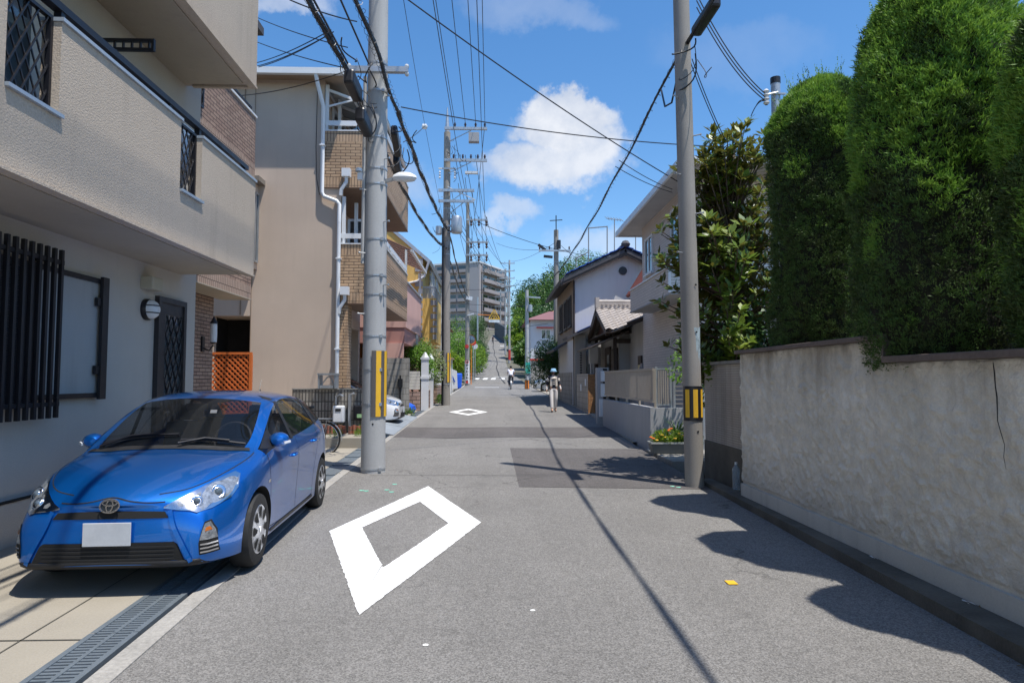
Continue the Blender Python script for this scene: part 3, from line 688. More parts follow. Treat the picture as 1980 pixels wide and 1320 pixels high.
# glazed awning over the top balcony
b = MB()
for k in range(6):
    y = Y0+.1+k*.9; b.bar((-4.15, y, 8.72), (-2.75, y, 8.2), .05, .06)
b.bar((-4.12, Y0+.1, 8.74), (-4.12, Y0+4.6, 8.74), .05); b.bar((-2.75, Y0+.1, 8.2), (-2.75, Y0+4.6, 8.2), .07); b.bar((-3.45, Y0+.1, 8.47), (-3.45, Y0+4.6, 8.47), .04)
b.bar((-4.1, Y0+.08, 7.7), (-4.1, Y0+.08, 8.7), .06); b.bar((-4.12, Y0+.08, 8.25), (-3.4, Y0+.08, 8.45), .04)
b.build('awning_frame', MT['white'], h)
MB().slab((-4.15, Y0+.1, 8.765), (-2.7, Y0+.1, 8.23), (-2.7, Y0+4.62, 8.23), (-4.15, Y0+4.62, 8.765), .008).build('awning_sheet', MT['awning'], h)
# hip roof with white gutter
zr = 8.95
b = MB(); b.add([(-10.4, Y0-.40, zr), (-3.6, Y0-.40, zr), (-3.6, Y1+.4, zr), (-10.4, Y1+.4, zr), (-8, Y0+2.5, zr+1.0), (-6, Y0+2.5, zr+1.0)],
                [(0,1,5,4), (1,2,5), (2,3,4,5), (3,0,4), (3,2,1,0)])
b.build('roof', MT['rooft'], h)
b = MB(); b.box(-10.4, -3.58, Y0-.51, Y0-.402, zr-.12, zr+.03); b.box(-3.599, -3.49, Y0-.50, Y1+.42, zr-.12, zr+.03); b.build('gutter', MT['white'], h)
MB().box(-10.3, -3.62, Y0-.39, Y1+.38, zr-.06, zr-.002).build('eave_soffit', surf('eave_board', (.33, .24, .17)), h)
b = MB(); b.tube([(-4.25, Y0-.45, zr-.1), (-4.22, Y0-.4, zr-.3), (-4.15, Y0-.09, zr-.75), (-4.15, Y0-.09, 6.05), (-4.1, Y0-.09, 5.95), (-3.78, Y0-.10, 5.83), (-3.72, Y0-.10, 5.75), (-3.72, Y0-.10, 5.3)], .05, 10)
b.tube([(-3.72, Y0-.10, 5.6), (-3.72, Y0-.10, .3)], .048, 10)
for zz in (2.2, 4.4, 7.2): b.box(-4.21 if zz > 6 else -3.78, -4.09 if zz > 6 else -3.66, Y0-.16, Y0-.003, zz, zz+.03)
for xz in ((-3.55, 6.42), (-3.55, 3.52)):
    x, z = xz; b.box(x-.1, x+.1, Y0-.22, Y0-.06, z, z+.2); b.tube([(x, Y0-.14, z), (x, Y0-.14, z-.12), (x-.12, Y0-.12, z-.3), (x-.14, Y0-.11, z-.45)], .045, 8)
b.build('downpipe', MT['whiteplas'], h, smooth=40)
b = MB(); b.tube([(-4.32, Y0-.02, 8.8), (-4.33, Y0-.02, 7.2), (-4.30, Y0-.02, 6.4), (-4.22, Y0-.03, 6.0)], .008, 5); b.build('wall_cable', MT['cable'], h)
# box window on the side wall
b = MB(); b.box(-6.6, -5.72, Y0-.32, Y0+.01, 4.15, 6.22); b.build('box_window', MT['stucco2'], h)
MB().box(-6.7, -5.55, Y0-.45, Y0-.005, 6.222, 6.34).build('window_hood', surf('hood_metal', (.22,.19,.16)), h)
window(h, 'x', Y0-.28, Y0-.04, 4.3, 6.0, -5.72, 1, MT['steel'], MT['glassd'], .04, 0, False)
window(h, 'y', -6.55, -5.78, 4.7, 6.05, Y0-.32, -1, MT['steel'], MT['glassd'], .05, 1)
# laundry hanger on top balcony
lh = thing('laundry_hanger', 'blue laundry hanger on the top balcony of the tan house', 'hanger', (-3.4, 16.6, 7.75))
b = MB(); b.bar((-3.85, 16.6, 7.98), (-2.95, 16.6, 7.98), .02); b.bar((-3.5, 16.6, 8.12), (-3.0, 16.6, 8.12), .05, .03); b.bar((-3.75, 16.6, 7.78), (-3.45, 16.6, 7.93), .03); b.bar((-3.05, 16.6, 7.78), (-3.35, 16.6, 7.93), .03); b.box(-3.47, -3.33, 16.55, 16.65, 7.8, 8.02)
b.build('rack', surf('pale_blue', (.30, .48, .65)), lh)

# --- fence of split blocks, meters, planter step in front of the tan house
w = thing('block_wall', 'grey split face block wall in front of the tan house', 'wall', (-3.4, 14.6, 0))
MB().box(-4.35, -2.72, 14.5, 14.65, -.05, 1.26).build('wall', MT['ribblock'], w)
MB().box(-4.36, -2.71, 14.49, 14.66, 1.262, 1.29).build('coping', MT['conc_old'], w)
struct(MB().box(-3.75, -2.48, 13.25, 14.49, -.05, .33).build('planter_step', MT['conc'], origin=(0, 0, 0), bevel=.015))
struct(MB().box(-3.7, -3.15, 13.9, 14.45, .331, .345).build('soil', MT['soil'], origin=(0, 0, 0)))
for i, (x0, x1) in enumerate(((-3.68, -3.05), (-3.02, -2.52))):
    b = MB(); n = int((x1-x0)/.085)
    for k in range(n): b.cyl((x0+.045+k*.085, 14.1-.1*i, .34), (x0+.045+k*.085, 14.1-.1*i, .50+.02*(k % 2)), .042, .042, 8)
    tag(b.build('brick_edging', MT['redbrick']), ['red scalloped edging behind the parked bicycle wheel', 'red scalloped edging beside the large concrete pole'][i], 'edging', 'red edging pieces on the planter step')
m = thing('gas_meter', 'white gas meter on the split block wall', 'gas meter', (-3.25, 14.4, .6))
MB().box(-3.42, -3.18, 14.28, 14.46, .55, .92).build('body', MT['whiteplas'], m, bevel=.03)
MB().box(-3.36, -3.24, 14.27, 14.279, .80, .86).build('dial', MT['glassd'], m)
MB().tube([(-3.38, 14.4, .95), (-3.38, 14.4, 1.12), (-3.3, 14.4, 1.16), (-3.22, 14.4, 1.12)], .022, 8).tube([(-3.08, 14.4, .35), (-3.08, 14.4, 1.15), (-2.98, 14.4, 1.18)], .035, 8).build('pipe', MT['steel'], m, smooth=40)
m = thing('water_meter', 'dark meter box with green label left of the large concrete pole', 'meter', (-2.85, 14.4, .6))
MB().box(-2.98, -2.68, 14.3, 14.46, .62, .93).build('body', MT['blackmetal'], m, bevel=.03)
MB().box(-2.90, -2.80, 14.29, 14.299, .66, .74).build('label_plate', surf('label_green', (.3,.5,.25)), m)
MB().tube([(-2.72, 14.4, .34), (-2.72, 14.4, 1.9)], .03, 8).box(-2.78, -2.68, 14.34, 14.4, 1.55, 1.72).build('pipe', MT['blackmetal'], m, smooth=40)
p = MB(); p.box(-3.75, -3.72, 14.3, 14.6, 1.29, 1.58); p.box(-3.4, -3.37, 14.3, 14.6, 1.29, 1.58); p.box(-3.76, -3.36, 14.28, 14.62, 1.58, 1.62); p.box(-3.71, -3.42, 14.33, 14.6, 1.295, 1.36)
p.bar((-3.72, 14.4, 1.34), (-3.56, 14.4, 1.55), .02); p.bar((-3.4, 14.4, 1.34), (-3.52, 14.4, 1.55), .02)
tag(p.build('step_stool', MT['steel']), 'small metal step stool on top of the split block wall', 'stool')
# steel ramp plates in front of the garage
for i, (a, c, z) in enumerate(((15.7, 17.6, .12), (17.65, 19.6, .16), (19.65, 21.2, .2))):
    b = MB(); b.slab((XL(a)-.75, a, G(a)+.17), (XL(a)-.02, a, G(a)+.03), (XL(c)-.02, c, G(c)+.03), (XL(c)-.75, c, G(c)+.17), .02)
    for s in (a+.02, c-.04): b.prism([(XL(a)-.75, G(a)-.05), (XL(a)-.05, G(a)-.05), (XL(a)-.05, G(a)+.01), (XL(a)-.75, G(a)+.145)], 'y', s, s+.02)
    tag(b.build('ramp_plate', MT['plate']), ['steel kerb ramp plate nearest the large concrete pole', 'middle steel kerb ramp plate in front of the white car', 'steel kerb ramp plate beyond the white car nose'][i], 'ramp', 'steel ramp plates at the garage')
struct(MB().box(-6.9, -3.05, 16.26, 20.74, 0, .195).build('garage_floor', MT['conc'], origin=(0, 0, 0)))
# dividing wall
b = thing('block_wall', 'grey concrete block wall with a dark post beyond the white car', 'wall', (-3.2, 21.6, 0))
MB().box(-4.3, -2.70, 21.6, 21.75, .1, 2.18).build('wall', MT['blocks'], b)
q = MB(); q.box(-3.0, -2.95, 21.50, 21.57, .25, 1.6); q.box(-3.05, -2.9, 21.46, 21.58, 1.22, 1.5); q.build('letter_slot', MT['blackmetal'], b)

# --- pink house
Yp, Yq = 22.4, 27.2
h = thing('house', 'pink rendered house with a garage shutter beside the tan house', 'house', (-4, 24, 0))
b = MB(); b.box(-10, -5.0, Yp, Yq, .1, 7.0); b.build('wall', MT['kraft'], h)
b = MB(); b.box(-5.02, -2.92, Yp, Yq, 3.25, 4.78); b.build('balcony', MT['kraft'], h)
MB().box(-5.02, -2.97, Yp+.03, Yq-.03, 2.72, 3.248).build('fascia_band', surf('dusky_pink', (.44, .22, .19)), h)
MB().box(-3.1, -2.86, Yp-.03, Yq+.02, 4.782, 4.83).build('coping', MT['capmetal'], h)
b = MB(); b.slab((-4.0, Yp+.05, 6.5), (-2.75, Yp+.05, 5.95), (-2.75, Yq-.1, 5.95), (-4.0, Yq-.1, 6.5), .03); b.build('awning_sheet', surf('clay_awning', (.34, .20, .16), .1), h)
b = MB()
for k in range(8): b.bar((-4.0, Yp+.2+k*.6, 6.44), (-2.72, Yp+.2+k*.6, 5.9), .05, .06)
b.bar((-2.75, Yp, 5.9), (-2.75, Yq, 5.9), .09)
for y in (Yp+.1, Yq-.2): b.bar((-2.95, y, 4.82), (-2.95, y, 5.95), .07)
b.build('awning_frame', MT['white'], h)
window(h, 'x', Yp+.6, Yp+2.4, 4.85, 5.9, -5.0, 1, MT['white'], MT['glassd'], .08, 1)
MB().box(-4.05, -3.0, Yp-.02, Yp+.12, .2, 2.72).build('garage_pier', MT['kraft'], h); MB().box(-4.05, -3.0, Yq-.15, Yq, .2, 2.72).build('garage_pier', MT['kraft'], h)
q = MB(); q.box(-3.98, -3.9, Yp+.12, Yq-.15, .25, 2.7)
for k in range(22): q.box(-3.9, -3.885, Yp+.12, Yq-.15, .3+k*.11, .3+k*.11+.07)
q.build('garage_shutter', MT['shut'], h)
cp = MB()
cp.prism([(-3.5,0),(-3.5,.5),(-3.42,.75),(-3.25,.9),(-3.08,.75),(-3.0,.5),(-3.0,0)], 'y', Yq-.35, Yq-.33)
cp.v = [(-2.965 if abs(v[1]-(Yq-.35)) < .001 else -2.93, Yq-1.2+(v[0]+3.25)*1.2, 2.85+v[2]) for v in cp.v]
cp.build('arched_plaque', MT['steel'], h)
b = MB(); b.add([(-10.2, Yp-.3, 7.3), (-4.7, Yp-.3, 7.3), (-4.7, Yq+.1, 7.3), (-10.2, Yq+.1, 7.3), (-9, (Yp+Yq)/2, 8.3), (-6.5, (Yp+Yq)/2, 8.3)], [(0,1,5,4), (2,3,4,5), (1,2,5), (3,0,4), (3,2,1,0)]); b.build('roof', MT['rooft'], h)
b = MB(); b.box(-5.0, -4.15, Yp+.4, Yp+1.5, 6.3, 7.2); b.build('box_window', MT['white'], h)
window(h, 'x', Yp+.5, Yp+1.4, 6.4, 7.1, -4.15, 1, MT['white'], MT['glassd'], .05, 1, False)

# --- yellow house
Yp, Yq = 28.2, 36.0
h = thing('house', 'ochre yellow gabled house with grey quoins beyond the pink house', 'house', (-4, 32, 0))
b = MB(); b.prism([(-11, .2), (-3.0, .2), (-3.0, 6.75), (-6.9, 10.1), (-10.8, 6.75)], 'y', Yp, Yq); b.build('wall', MT['yellow'], h)
b = MB(); b.box(-3.1, -2.8, Yp+1.6, Yq-.2, 3.15, 6.6); b.build('oriel', MT['yellow2'], h)
b = MB(); b.box(-3.1, -2.42, Yp+.3, Yp+3.2, 3.1, 5.0); b.build('balcony', MT['yellow'], h)
b = MB()
for k in range(6): b.box(-2.55-.10*(k % 2), -2.39, Yp+.27, Yp+.45+.12*(k % 2), 3.2+k*.3, 3.42+k*.3); b.box(-2.83, -2.77, Yp+1.55, Yp+1.75+.12*(k % 2), 5.1+k*.3, 5.32+k*.3)
for k in range(13): b.box(-3.16-.14*(k % 2), -2.97, Yp-.03, Yp+.02, 2.6+k*.32, 2.83+k*.32)
b.build('quoins', MT['grey'], h)
b = MB(); b.box(-2.50, -2.42, Yp+.3, Yp+3.2, 5.45, 5.53); b.box(-3.0, -2.50, Yp+.3, Yp+.36, 5.45, 5.53)
for k in range(10): b.box(-2.48, -2.445, Yp+.33+k*.3, Yp+.36+k*.3, 5.0, 5.45); b.box(-2.98+k*.052, -2.955+k*.052, Yp+.31, Yp+.34, 5.0, 5.45)
b.build('railing', MT['steel'], h)
for (u0, u1, z0, z1) in ((Yp+2.2, Yp+3.4, 5.4, 6.6), (Yp+4.4, Yp+5.6, 5.4, 6.6), (Yp+4.0, Yp+5.4, 3.6, 4.7)): window(h, 'x', u0, u1, z0, z1, -2.8, 1, MT['white'], MT['glassd'], .1, 1)
window(h, 'y', -5.6, -4.6, 6.6, 7.7, Yp, -1, MT['white'], MT['glassd'], .08, 1)
b = MB()
for s in (1, -1):
    e = -6.9+s*4.3
    b.slab(*(((-6.9, Yp-.06, 10.28), (e, Yp-.06, 6.58), (e, Yq+.3, 6.58), (-6.9, Yq+.3, 10.28)) if s > 0 else ((e, Yp-.06, 6.58), (-6.9, Yp-.06, 10.28), (-6.9, Yq+.3, 10.28), (e, Yq+.3, 6.58))), .14)
b.build('roof', MT['capmetal'], h)
b = MB(); b.tube([(-2.7, Yp-.2, 6.5), (-2.9, Yp-.1, 5.9), (-3.2, Yp-.06, 5.7), (-3.6, Yp-.06, 5.6)], .05, 8); b.build('downpipe', MT['white'], h); b = MB(); b.tube([(-2.72, Yq-.5, 6.5), (-2.72, Yq-.5, .5)], .05, 8); b.build('downpipe', MT['white'], h)
b = MB(); b.box(-3.05, -2.96, Yp+1.0, Yq-1, .6, 2.7); b.build('garage_shutter', surf('brown_shutter', (.2,.11,.06)), h)
# far left houses
h = thing('house', 'house with a red-brown tiled roof above the left hedges', 'house', (-9, 62, 0))
MB().box(-13, -4.4, 56, 66, .5, 6.2).build('wall', MT['yellow2'], h)
b = MB(); b.add([(-13.6,55.4,6.2),(-3.8,55.4,6.2),(-3.8,66.6,6.2),(-13.6,66.6,6.2),(-10,61,8.3),(-7,61,8.3)], [(0,1,5,4),(1,2,5),(2,3,4,5),(3,0,4),(3,2,1,0)]); b.build('roof', surf('redbrown_roof', (.36,.19,.15), .1), h)
h = thing('house', 'dark roofed white walled house behind the second concrete pole', 'house', (-7, 42, 0))
MB().box(-10, -3.9, 39.5, 47, .4, 4.2).build('wall', MT['white'], h)
MB().box(-10, -3.7, 39.3, 47.2, 4.202, 7.1).build('upper_wall', surf('dark_cladding', (.035,.032,.035)), h)
b = MB(); b.add([(-10.4,39,7.1),(-3.3,39,7.1),(-3.3,47.5,7.1),(-10.4,47.5,7.1),(-7,43,8.4)], [(0,1,4),(1,2,4),(2,3,4),(3,0,4),(3,2,1,0)]); b.build('roof', MT['rooft'], h)

# garden front of the pink and yellow houses
w = thing('planter_wall', 'pink split stone planter wall with cream louvred panel above', 'wall', (-2.8, 26.5, .3))
MB().box(-3.4, -2.68, 24.6, 24.85, .1, 1.02).build('stone_base', MT['stoneblock'], w)
b = MB(); [b.box(-3.4, -2.68, 24.68, 24.72, 1.1+k*.115, 1.1+k*.115+.105) for k in range(6)]; b.build('louvre_panel', surf('cream_louvre', (.66,.63,.55)), w)
MB().box(-2.72, -2.45, 25.4, 27.9, .1, 1.05).build('stone_base', MT['stoneblock'], w)
def gatepost(x, y, z1, lab):
    g_ = thing('gate_post', lab, 'gate post', (x, y, G(y)), 0, 'white gate posts with pointed caps')
    MB().box(-.13, .13, -.13, .13, -.1, z1).build('shaft', MT['white'], g_, local=True)
    MB().box(-.155, .155, -.155, .155, z1*.62, z1*.62+.1).build('collar', MT['white'], g_, local=True); MB().box(-.155, .155, -.155, .155, z1, z1+.08).build('collar', MT['white'], g_, local=True)
    MB().lathe([(.15, z1+.081), (.10, z1+.16), (.035, z1+.27), (.001, z1+.29)], (0,0,0), 'z', 4).build('cap', MT['white'], g_, local=True)
gatepost(-2.52, 25.0, 1.92, 'white square gate post with pointed cap, nearer to the camera')
gatepost(-2.48, 26.6, 1.9, 'white square gate post with pointed cap, half hidden by the nearer one')
m = thing('mailbox', 'grey box on the wall between the white gate posts and the transformer pole', 'mailbox', (-2.5, 27.2, 1))
MB().box(-2.62, -2.40, 27.0, 27.5, 1.06, 1.75).build('case', MT['shut'], m, bevel=.02)
MB().box(-2.56, -2.46, 26.98, 26.998, 1.55, 1.62).build('slot', MT['black'], m)
w = thing('fence', 'white railing on a pink stone base beside the transformer pole', 'fence', (-2.5, 31, 0))
MB().box(-2.62, -2.42, 29.4, 34.5, .2, 1.15).build('stone_base', MT['stoneblock'], w)
b = MB(); b.box(-2.55, -2.49, 29.4, 34.5, 1.75, 1.82); b.box(-2.55, -2.49, 29.4, 34.5, 1.2, 1.26)
for k in range(34): b.box(-2.535, -2.505, 29.45+k*.15, 29.48+k*.15, 1.26, 1.75)
b.build('railing', MT['white'], w)
# ---------------------------------------------------------------- right side walls and houses
def roughwall(name, par, X, y0, y1, z0, z1f, mat, step=.022, amp=.021):
    """plaster face at x=X looking towards -x, lumps are real displacement"""
    vc = mnoise.voronoi
    ny = int((y1-y0)/step); nz = int((1.9-z0)/step); v = []; f = []
    for i in range(ny+1):
        y = y0+(y1-y0)*i/ny; zt = z1f(y)
        for j in range(nz+1):
            z = z0+(zt-z0)*j/nz
            p = Vector((y*8, z*9, 3.1)); q = Vector((y*19, z*19, 9.)); wq = mnoise.noise(p*.5)
            F1 = vc(Vector((y*11+wq, z*13+wq*1.5, 1.)))[0]; d = max(0, .62-F1[0])*1.25 + .9*max(0, mnoise.noise(p)-.05) + .6*max(0, mnoise.noise(q)) + .35*mnoise.noise(p*.3) + .2*mnoise.noise(q*2.3)
            e = 0 if 0 < j < nz else -.3
            v.append((X-amp*(d+e), y, z))
    n = nz+1
    for i in range(ny):
        for j in range(nz): f.append((i*n+j, i*n+j+1, (i+1)*n+j+1, (i+1)*n+j))
    b = MB(); b.add(v, f); return b.build(name, mat, par, smooth=True)
def plaster():
    m, t, p = newmat('rough_plaster'); pos = nd(t, 'NewGeometry').outputs['Position']
    base = mixc(t, rng(t, noise(t, pos, 1.1, 6), .35, .65), (.63, .59, .50), (.75, .705, .61))
    base = scalecol(t, base, mth(t, 'ADD', rng(t, noise(t, pos, 9, 5), .3, .7, .86, 1.1), rng(t, noise(t, pos, 70, 2), .3, .7, -.06, .06)))
    z = nd(t, 'SeparateXYZ', {0: pos}).outputs[2]
    s = rng(t, noise(t, stretch(t, pos, (3, 3.2, .16)), 1.3, 6, .6), .5, .68)
    top = rng(t, z, .9, 1.75, .15, 1)
    c = mixc(t, mth(t, 'MULTIPLY', mth(t, 'MULTIPLY', s, top), .45, clamp=True), base, (.13, .10, .07))
    drip = mth(t, 'MULTIPLY', rng(t, z, 1.35, 1.75), rng(t, noise(t, stretch(t, pos, (2, 2.5, .6)), 1.1, 5), .42, .62))
    c = mixc(t, mth(t, 'MULTIPLY', drip, .7), c, (.20, .165, .12))
    low = mth(t, 'MULTIPLY', rng(t, z, .75, .1), rng(t, noise(t, pos, 2.2, 5), .4, .6)); c = mixc(t, mth(t, 'MULTIPLY', low, .45), c, (.16, .155, .15))
    finish(t, p, c, .92, 0, mth(t, 'ADD', noise(t, pos, 55, 4), mth(t, 'MULTIPLY', noise(t, pos, 18, 3), 1.2)), .012, .9)
    return m
PL = plaster()
wl = thing('garden_wall', 'long lumpy plastered garden wall under the clipped conifers', 'wall', (3.2, 2, 0))
ztop = lambda y: 1.80 if y > 4.95 else 1.62
roughwall('plaster', wl, 3.06, -4, 2.5, .265, lambda y: 1.62, PL); roughwall('plaster', wl, 3.06, 2.5, 4.94, .265, lambda y: 1.62, PL, .0125); roughwall('plaster', wl, 3.06, 4.94, 7.95, .265, lambda y: 1.80, PL, .0125)
b = MB(); b.box(3.065, 3.3, -4, 4.94, .09, 1.62); b.box(3.065, 3.3, 4.94, 7.95, .09, 1.80); b.build('core', PL, wl)
MB().box(3.035, 3.0649, -4, 7.955, .0905, .235).build('base_band', surf('band_render', (.50, .49, .45), .1, .8, .06, 60, .9, bump=.002, streak=.35, scol=(.16,.15,.13)), wl)
COP = surf('brown_coping', (.13, .10, .085), .2, 3, .15, 40, .8)
b = MB(); b.box(2.995, 3.33, -4, 4.94, 1.622, 1.672); b.box(2.995, 3.33, 4.93, 7.99, 1.802, 1.845); b.box(3.0, 3.3, 4.925, 4.94, 1.6725, 1.80); b.build('coping', COP, wl, bevel=.006)
b = MB(); pts = [(3.03, 3.86, 1.6)]; rnd = random.Random(3)
for k in range(9): pts.append((3.025, pts[-1][1]+rnd.uniform(-.025, .018), pts[-1][2]-.07))
b.tube(pts, [.003, .005, .004, .005, .004, .003, .003, .002, .002, .001], 4); b.build('crack', MT['black'], wl)
w = thing('block_wall', 'weathered ribbed block wall with a dark damp base behind the slim pole', 'wall', (3.4, 9, 0))
RB = brick('ribbed_block', (.42, .385, .34), (.385, .35, .31), (.30, .275, .245), .6, .032, .006, off=0, var=.18, streak=.3, bd=.004)
MB().box(3.25, 3.4, 7.96, 9.9, .58, 1.70).build('wall', RB, w)
MB().box(3.235, 3.4, 7.96, 9.905, -.15, .5795).build('damp_base', MT['conc_dark'], w)
MB().box(3.22, 3.43, 7.96, 9.93, 1.702, 1.745).build('coping', MT['conc_old'], w)

# low wall with bronze slat fence and gate
w = thing('fence', 'bronze slatted fence on a grey rendered base wall', 'fence', (3.2, 15.5, 0))
MB().box(3.12, 3.28, 12.8, 18.3, -.05, .93).box(3.28, 3.95, 12.8, 12.96, -.05, .93).build('base_wall', MT['grey'], w)
b = MB(); b.box(3.17, 3.21, 12.82, 18.3, 1.03, 1.08); b.box(3.17, 3.21, 12.82, 18.3, 1.66, 1.71)
n = 58
for k in range(n): y = 12.85+k*5.4/(n-1); b.box(3.18, 3.20, y-.034, y+.034, 1.08, 1.66)
for k in range(5): y = 12.86+k*1.34; b.box(3.21, 3.25, y-.025, y+.025, .93, 1.70)
b.build('slat_panel', MT['fence_tan'], w)
w = thing('gate', 'grey metal gate of thin bars beside the bronze fence', 'gate', (3.6, 12.9, 0))
b = MB()
for x in (3.26, 3.55, 3.62, 3.98, 4.2): b.box(x-.02, x+.02, 12.86, 12.90, .93 if x < 3.96 else .1, 1.74)
b.box(3.26, 3.55, 12.865, 12.895, 1.68, 1.71); b.box(3.26, 3.55, 12.865, 12.895, .97, 1.0)
b.build('frame', MT['steel'], w)
b = MB(); [b.box(3.30+k*.045, 3.325+k*.045, 12.87, 12.89, 1.0, 1.68) for k in range(5)]; b.build('bars', MT['fence_tan'], w)
b = MB(); [b.box(3.64, 4.18, 12.87, 12.89, 1.0+k*.085, 1.015+k*.085) for k in range(9)]; b.build('cross_bars', MT['fence_tan'], w)
# mailbox column
m = thing('mailbox', 'tall grey intercom pillar with three white boxes beside the bronze fence', 'mailbox', (3.2, 18.8, 0))
MB().box(3.03, 3.36, 18.7, 19.0, .1, 1.82).build('pillar', MT['grey'], m)
for k, (z0, z1) in enumerate(((1.42, 1.72), (.99, 1.36), (.42, .92))):
    q = MB().box(3.13-.05*(k == 2), 3.35, 18.62, 18.699, z0, z1).build('letter_box', MT['whiteplas'], m, bevel=.01)
b = MB(); b.box(3.2, 3.34, 18.66, 18.699, 1.365, 1.415); b.box(3.2, 3.34, 18.66, 18.699, .925, .985); b.box(3.2, 3.32, 18.68, 18.699, 1.73, 1.79); b.build('slot', MT['black'], m)

# --- pale sided house with the corner balcony
h = thing('house', 'pale brick sided two storey house with a corner balcony and deep eaves on the right', 'house', (5, 18, 0))
MB().box(4.75, 11, 14.8, 20.3, -.05, 6.25).build('wall', MT['siding'], h)
MB().box(4.08, 6.8, 14.7, 19.0, 3.45, 4.06).build('balcony', MT['siding'], h)
MB().box(4.072, 6.8, 14.69, 14.6995, 3.47, 4.06).build('balcony_face', MT['siding_w'], h)
MB().box(4.05, 6.83, 14.67, 19.03, 4.062, 4.10).build('coping', MT['white'], h)
MB().box(4.06, 6.8, 14.68, 19.02, 3.42, 3.4495).build('soffit', MT['grey'], h)
MB().box(4.03, 4.0795, 14.66, 14.72, 3.46, 4.09).build('corner_trim', MT['white'], h)
window(h, 'x', 18.9, 19.8, 4.65, 5.75, 4.75, -1, MT['white'], MT['glassd'], .05, 1)
window(h, 'x', 15.6, 16.9, 4.15, 5.9, 4.75, -1, MT['white'], MT['glassd'], .06, 1)
b = MB(); b.add([(4.15,13.9,6.3),(11.6,13.9,6.3),(11.6,21.3,6.3),(4.15,21.3,6.3),(7.3,17,7.4),(8.5,17,7.4)], [(0,1,5,4),(1,2,5),(2,3,4,5),(3,0,4),(3,2,1,0)]); b.build('roof', MT['rooft'], h)
b = MB(); b.box(4.10, 4.16, 13.85, 21.35, 6.18, 6.34); b.box(4.161, 11.6, 13.85, 13.91, 6.18, 6.34); b.box(4.161, 11.6, 21.29, 21.35, 6.18, 6.34); b.build('fascia', MT['white'], h)
MB().box(4.161, 11.5, 13.911, 21.289, 6.22, 6.2485).build('eave_soffit', surf('eave_grey', (.46,.44,.42)), h)
b = MB(); b.box(4.42, 4.62, 14.6, 14.75, 6.0, 6.2); b.build('vent', MT['darkframe'], h)

# --- old house with tiled porch
def tiled_roof(par, x0, x1, yr, zr, ye, ze, name='roof', mat=None):
    """ridge along x at yr; one slope down to ye; wavy pantile surface with stepped courses"""
    L = math.hypot(ye-yr, ze-zr); nr = max(3, int(L/.24)); nc = int(abs(x1-x0)/.055); v = []; f = []
    for j in range(nr):
        for (s, lift) in ((j/nr, .0), ((j+1)/nr, .035)):
            for i in range(nc+1):
                x = x0+(x1-x0)*i/nc
                v.append((x, yr+(ye-yr)*s, zr+(ze-zr)*s+lift+.030*math.sin(2*math.pi*x/.27)))
    n = nc+1
    for j in range(2*nr-1):
        for i in range(nc): f.append((j*n+i, j*n+i+1, (j+1)*n+i+1, (j+1)*n+i) if (ye < yr) != True else ((j+1)*n+i, (j+1)*n+i+1, j*n+i+1, j*n+i))
    b = MB(); b.add(v, f); return b.build(name, mat or MT['tilesilver'], par)
h = thing('house', 'old single storey house with a silver tiled porch gable on the right', 'house', (5, 24, .2))
MB().box(4.9, 11, 20.6, 24.6, .1, 3.55).build('wall', MT['greyw'], h)
b = MB(); b.slab((4.25, 20.35, 3.2), (8, 20.35, 4.6), (8, 24.2, 4.6), (4.25, 24.2, 3.2), .08); b.build('roof', MT['rooft'], h)
b = MB(); b.tube([(4.2, 20.35, 3.13), (4.2, 23.5, 3.10), (4.5, 23.55, 3.25), (4.5, 23.6, 3.5)], .045, 6); b.tube([(4.25, 20.3, 3.22), (6, 20.3, 3.86)], .05, 6); b.build('gutter', MT['darkwood'], h)
tiled_roof(h, 4.0, 6.4, 25.0, 4.22, 22.7, 3.22); tiled_roof(h, 4.0, 6.4, 25.0, 4.22, 27.2, 3.2)
b = MB(); b.box(4.1, 6.4, 24.9, 25.1, 4.2, 4.42)
for k in range(14): b.tube([(4.1+k*.165, 24.86, 4.36), (4.1+k*.165, 25.14, 4.36)], .045, 6)
b.tube([(4.05, 25, 4.47), (6.4, 25, 4.47)], .075, 8); b.box(4.0, 4.14, 24.85, 25.15, 4.2, 4.62); b.build('ridge', MT['tilesilver'], h)
b = MB(); b.slab((4.02, 22.75, 3.17), (4.02, 25.0, 4.15), (4.14, 25.0, 4.15), (4.14, 22.75, 3.17), -.18); b.slab((4.02, 25.0, 4.15), (4.02, 27.15, 3.15), (4.14, 27.15, 3.15), (4.14, 25.0, 4.15), -.18)
b.build('bargeboard', MT['darkwood'], h)
MB().prism([(22.9, 3.1), (25, 4.05), (27, 3.1)], 'x', 4.35, 4.42).build('gable_panel', surf('gable_brown', (.10,.05,.035)), h)
MB().slab((4.0, 22.65, 3.12), (4.9, 22.65, 3.12), (4.9, 27.2, 3.10), (4.0, 27.2, 3.10), .03).build('porch_ceiling', MT['darkwood'], h)
MB().box(4.3, 4.42, 22.9, 23.02, .2, 3.1).build('porch_post', MT['darkwood'], h); MB().box(4.3, 4.42, 26.9, 27.02, .2, 3.1).build('porch_post', MT['darkwood'], h); MB().box(4.36, 4.9, 22.85, 22.899, 2.75, 2.9).build('porch_beam', MT['darkwood'], h)
b = MB(); b.slab((3.5, 22.6, 2.62), (4.7, 22.2, 3.15), (4.7, 26.6, 3.15), (3.5, 26.6, 2.62), .05); b.build('porch_awning', MT['darkwood'], h)
q = MB(); q.box(4.84, 4.9, 21.05, 21.5, 1.35, 2.25); q.build('notice_frame', MT['darkwood'], h)
MB().box(4.82, 4.839, 21.12, 21.4, 1.45, 1.95).build('name_board', surf('buff_board', (.62, .52, .28)), h)
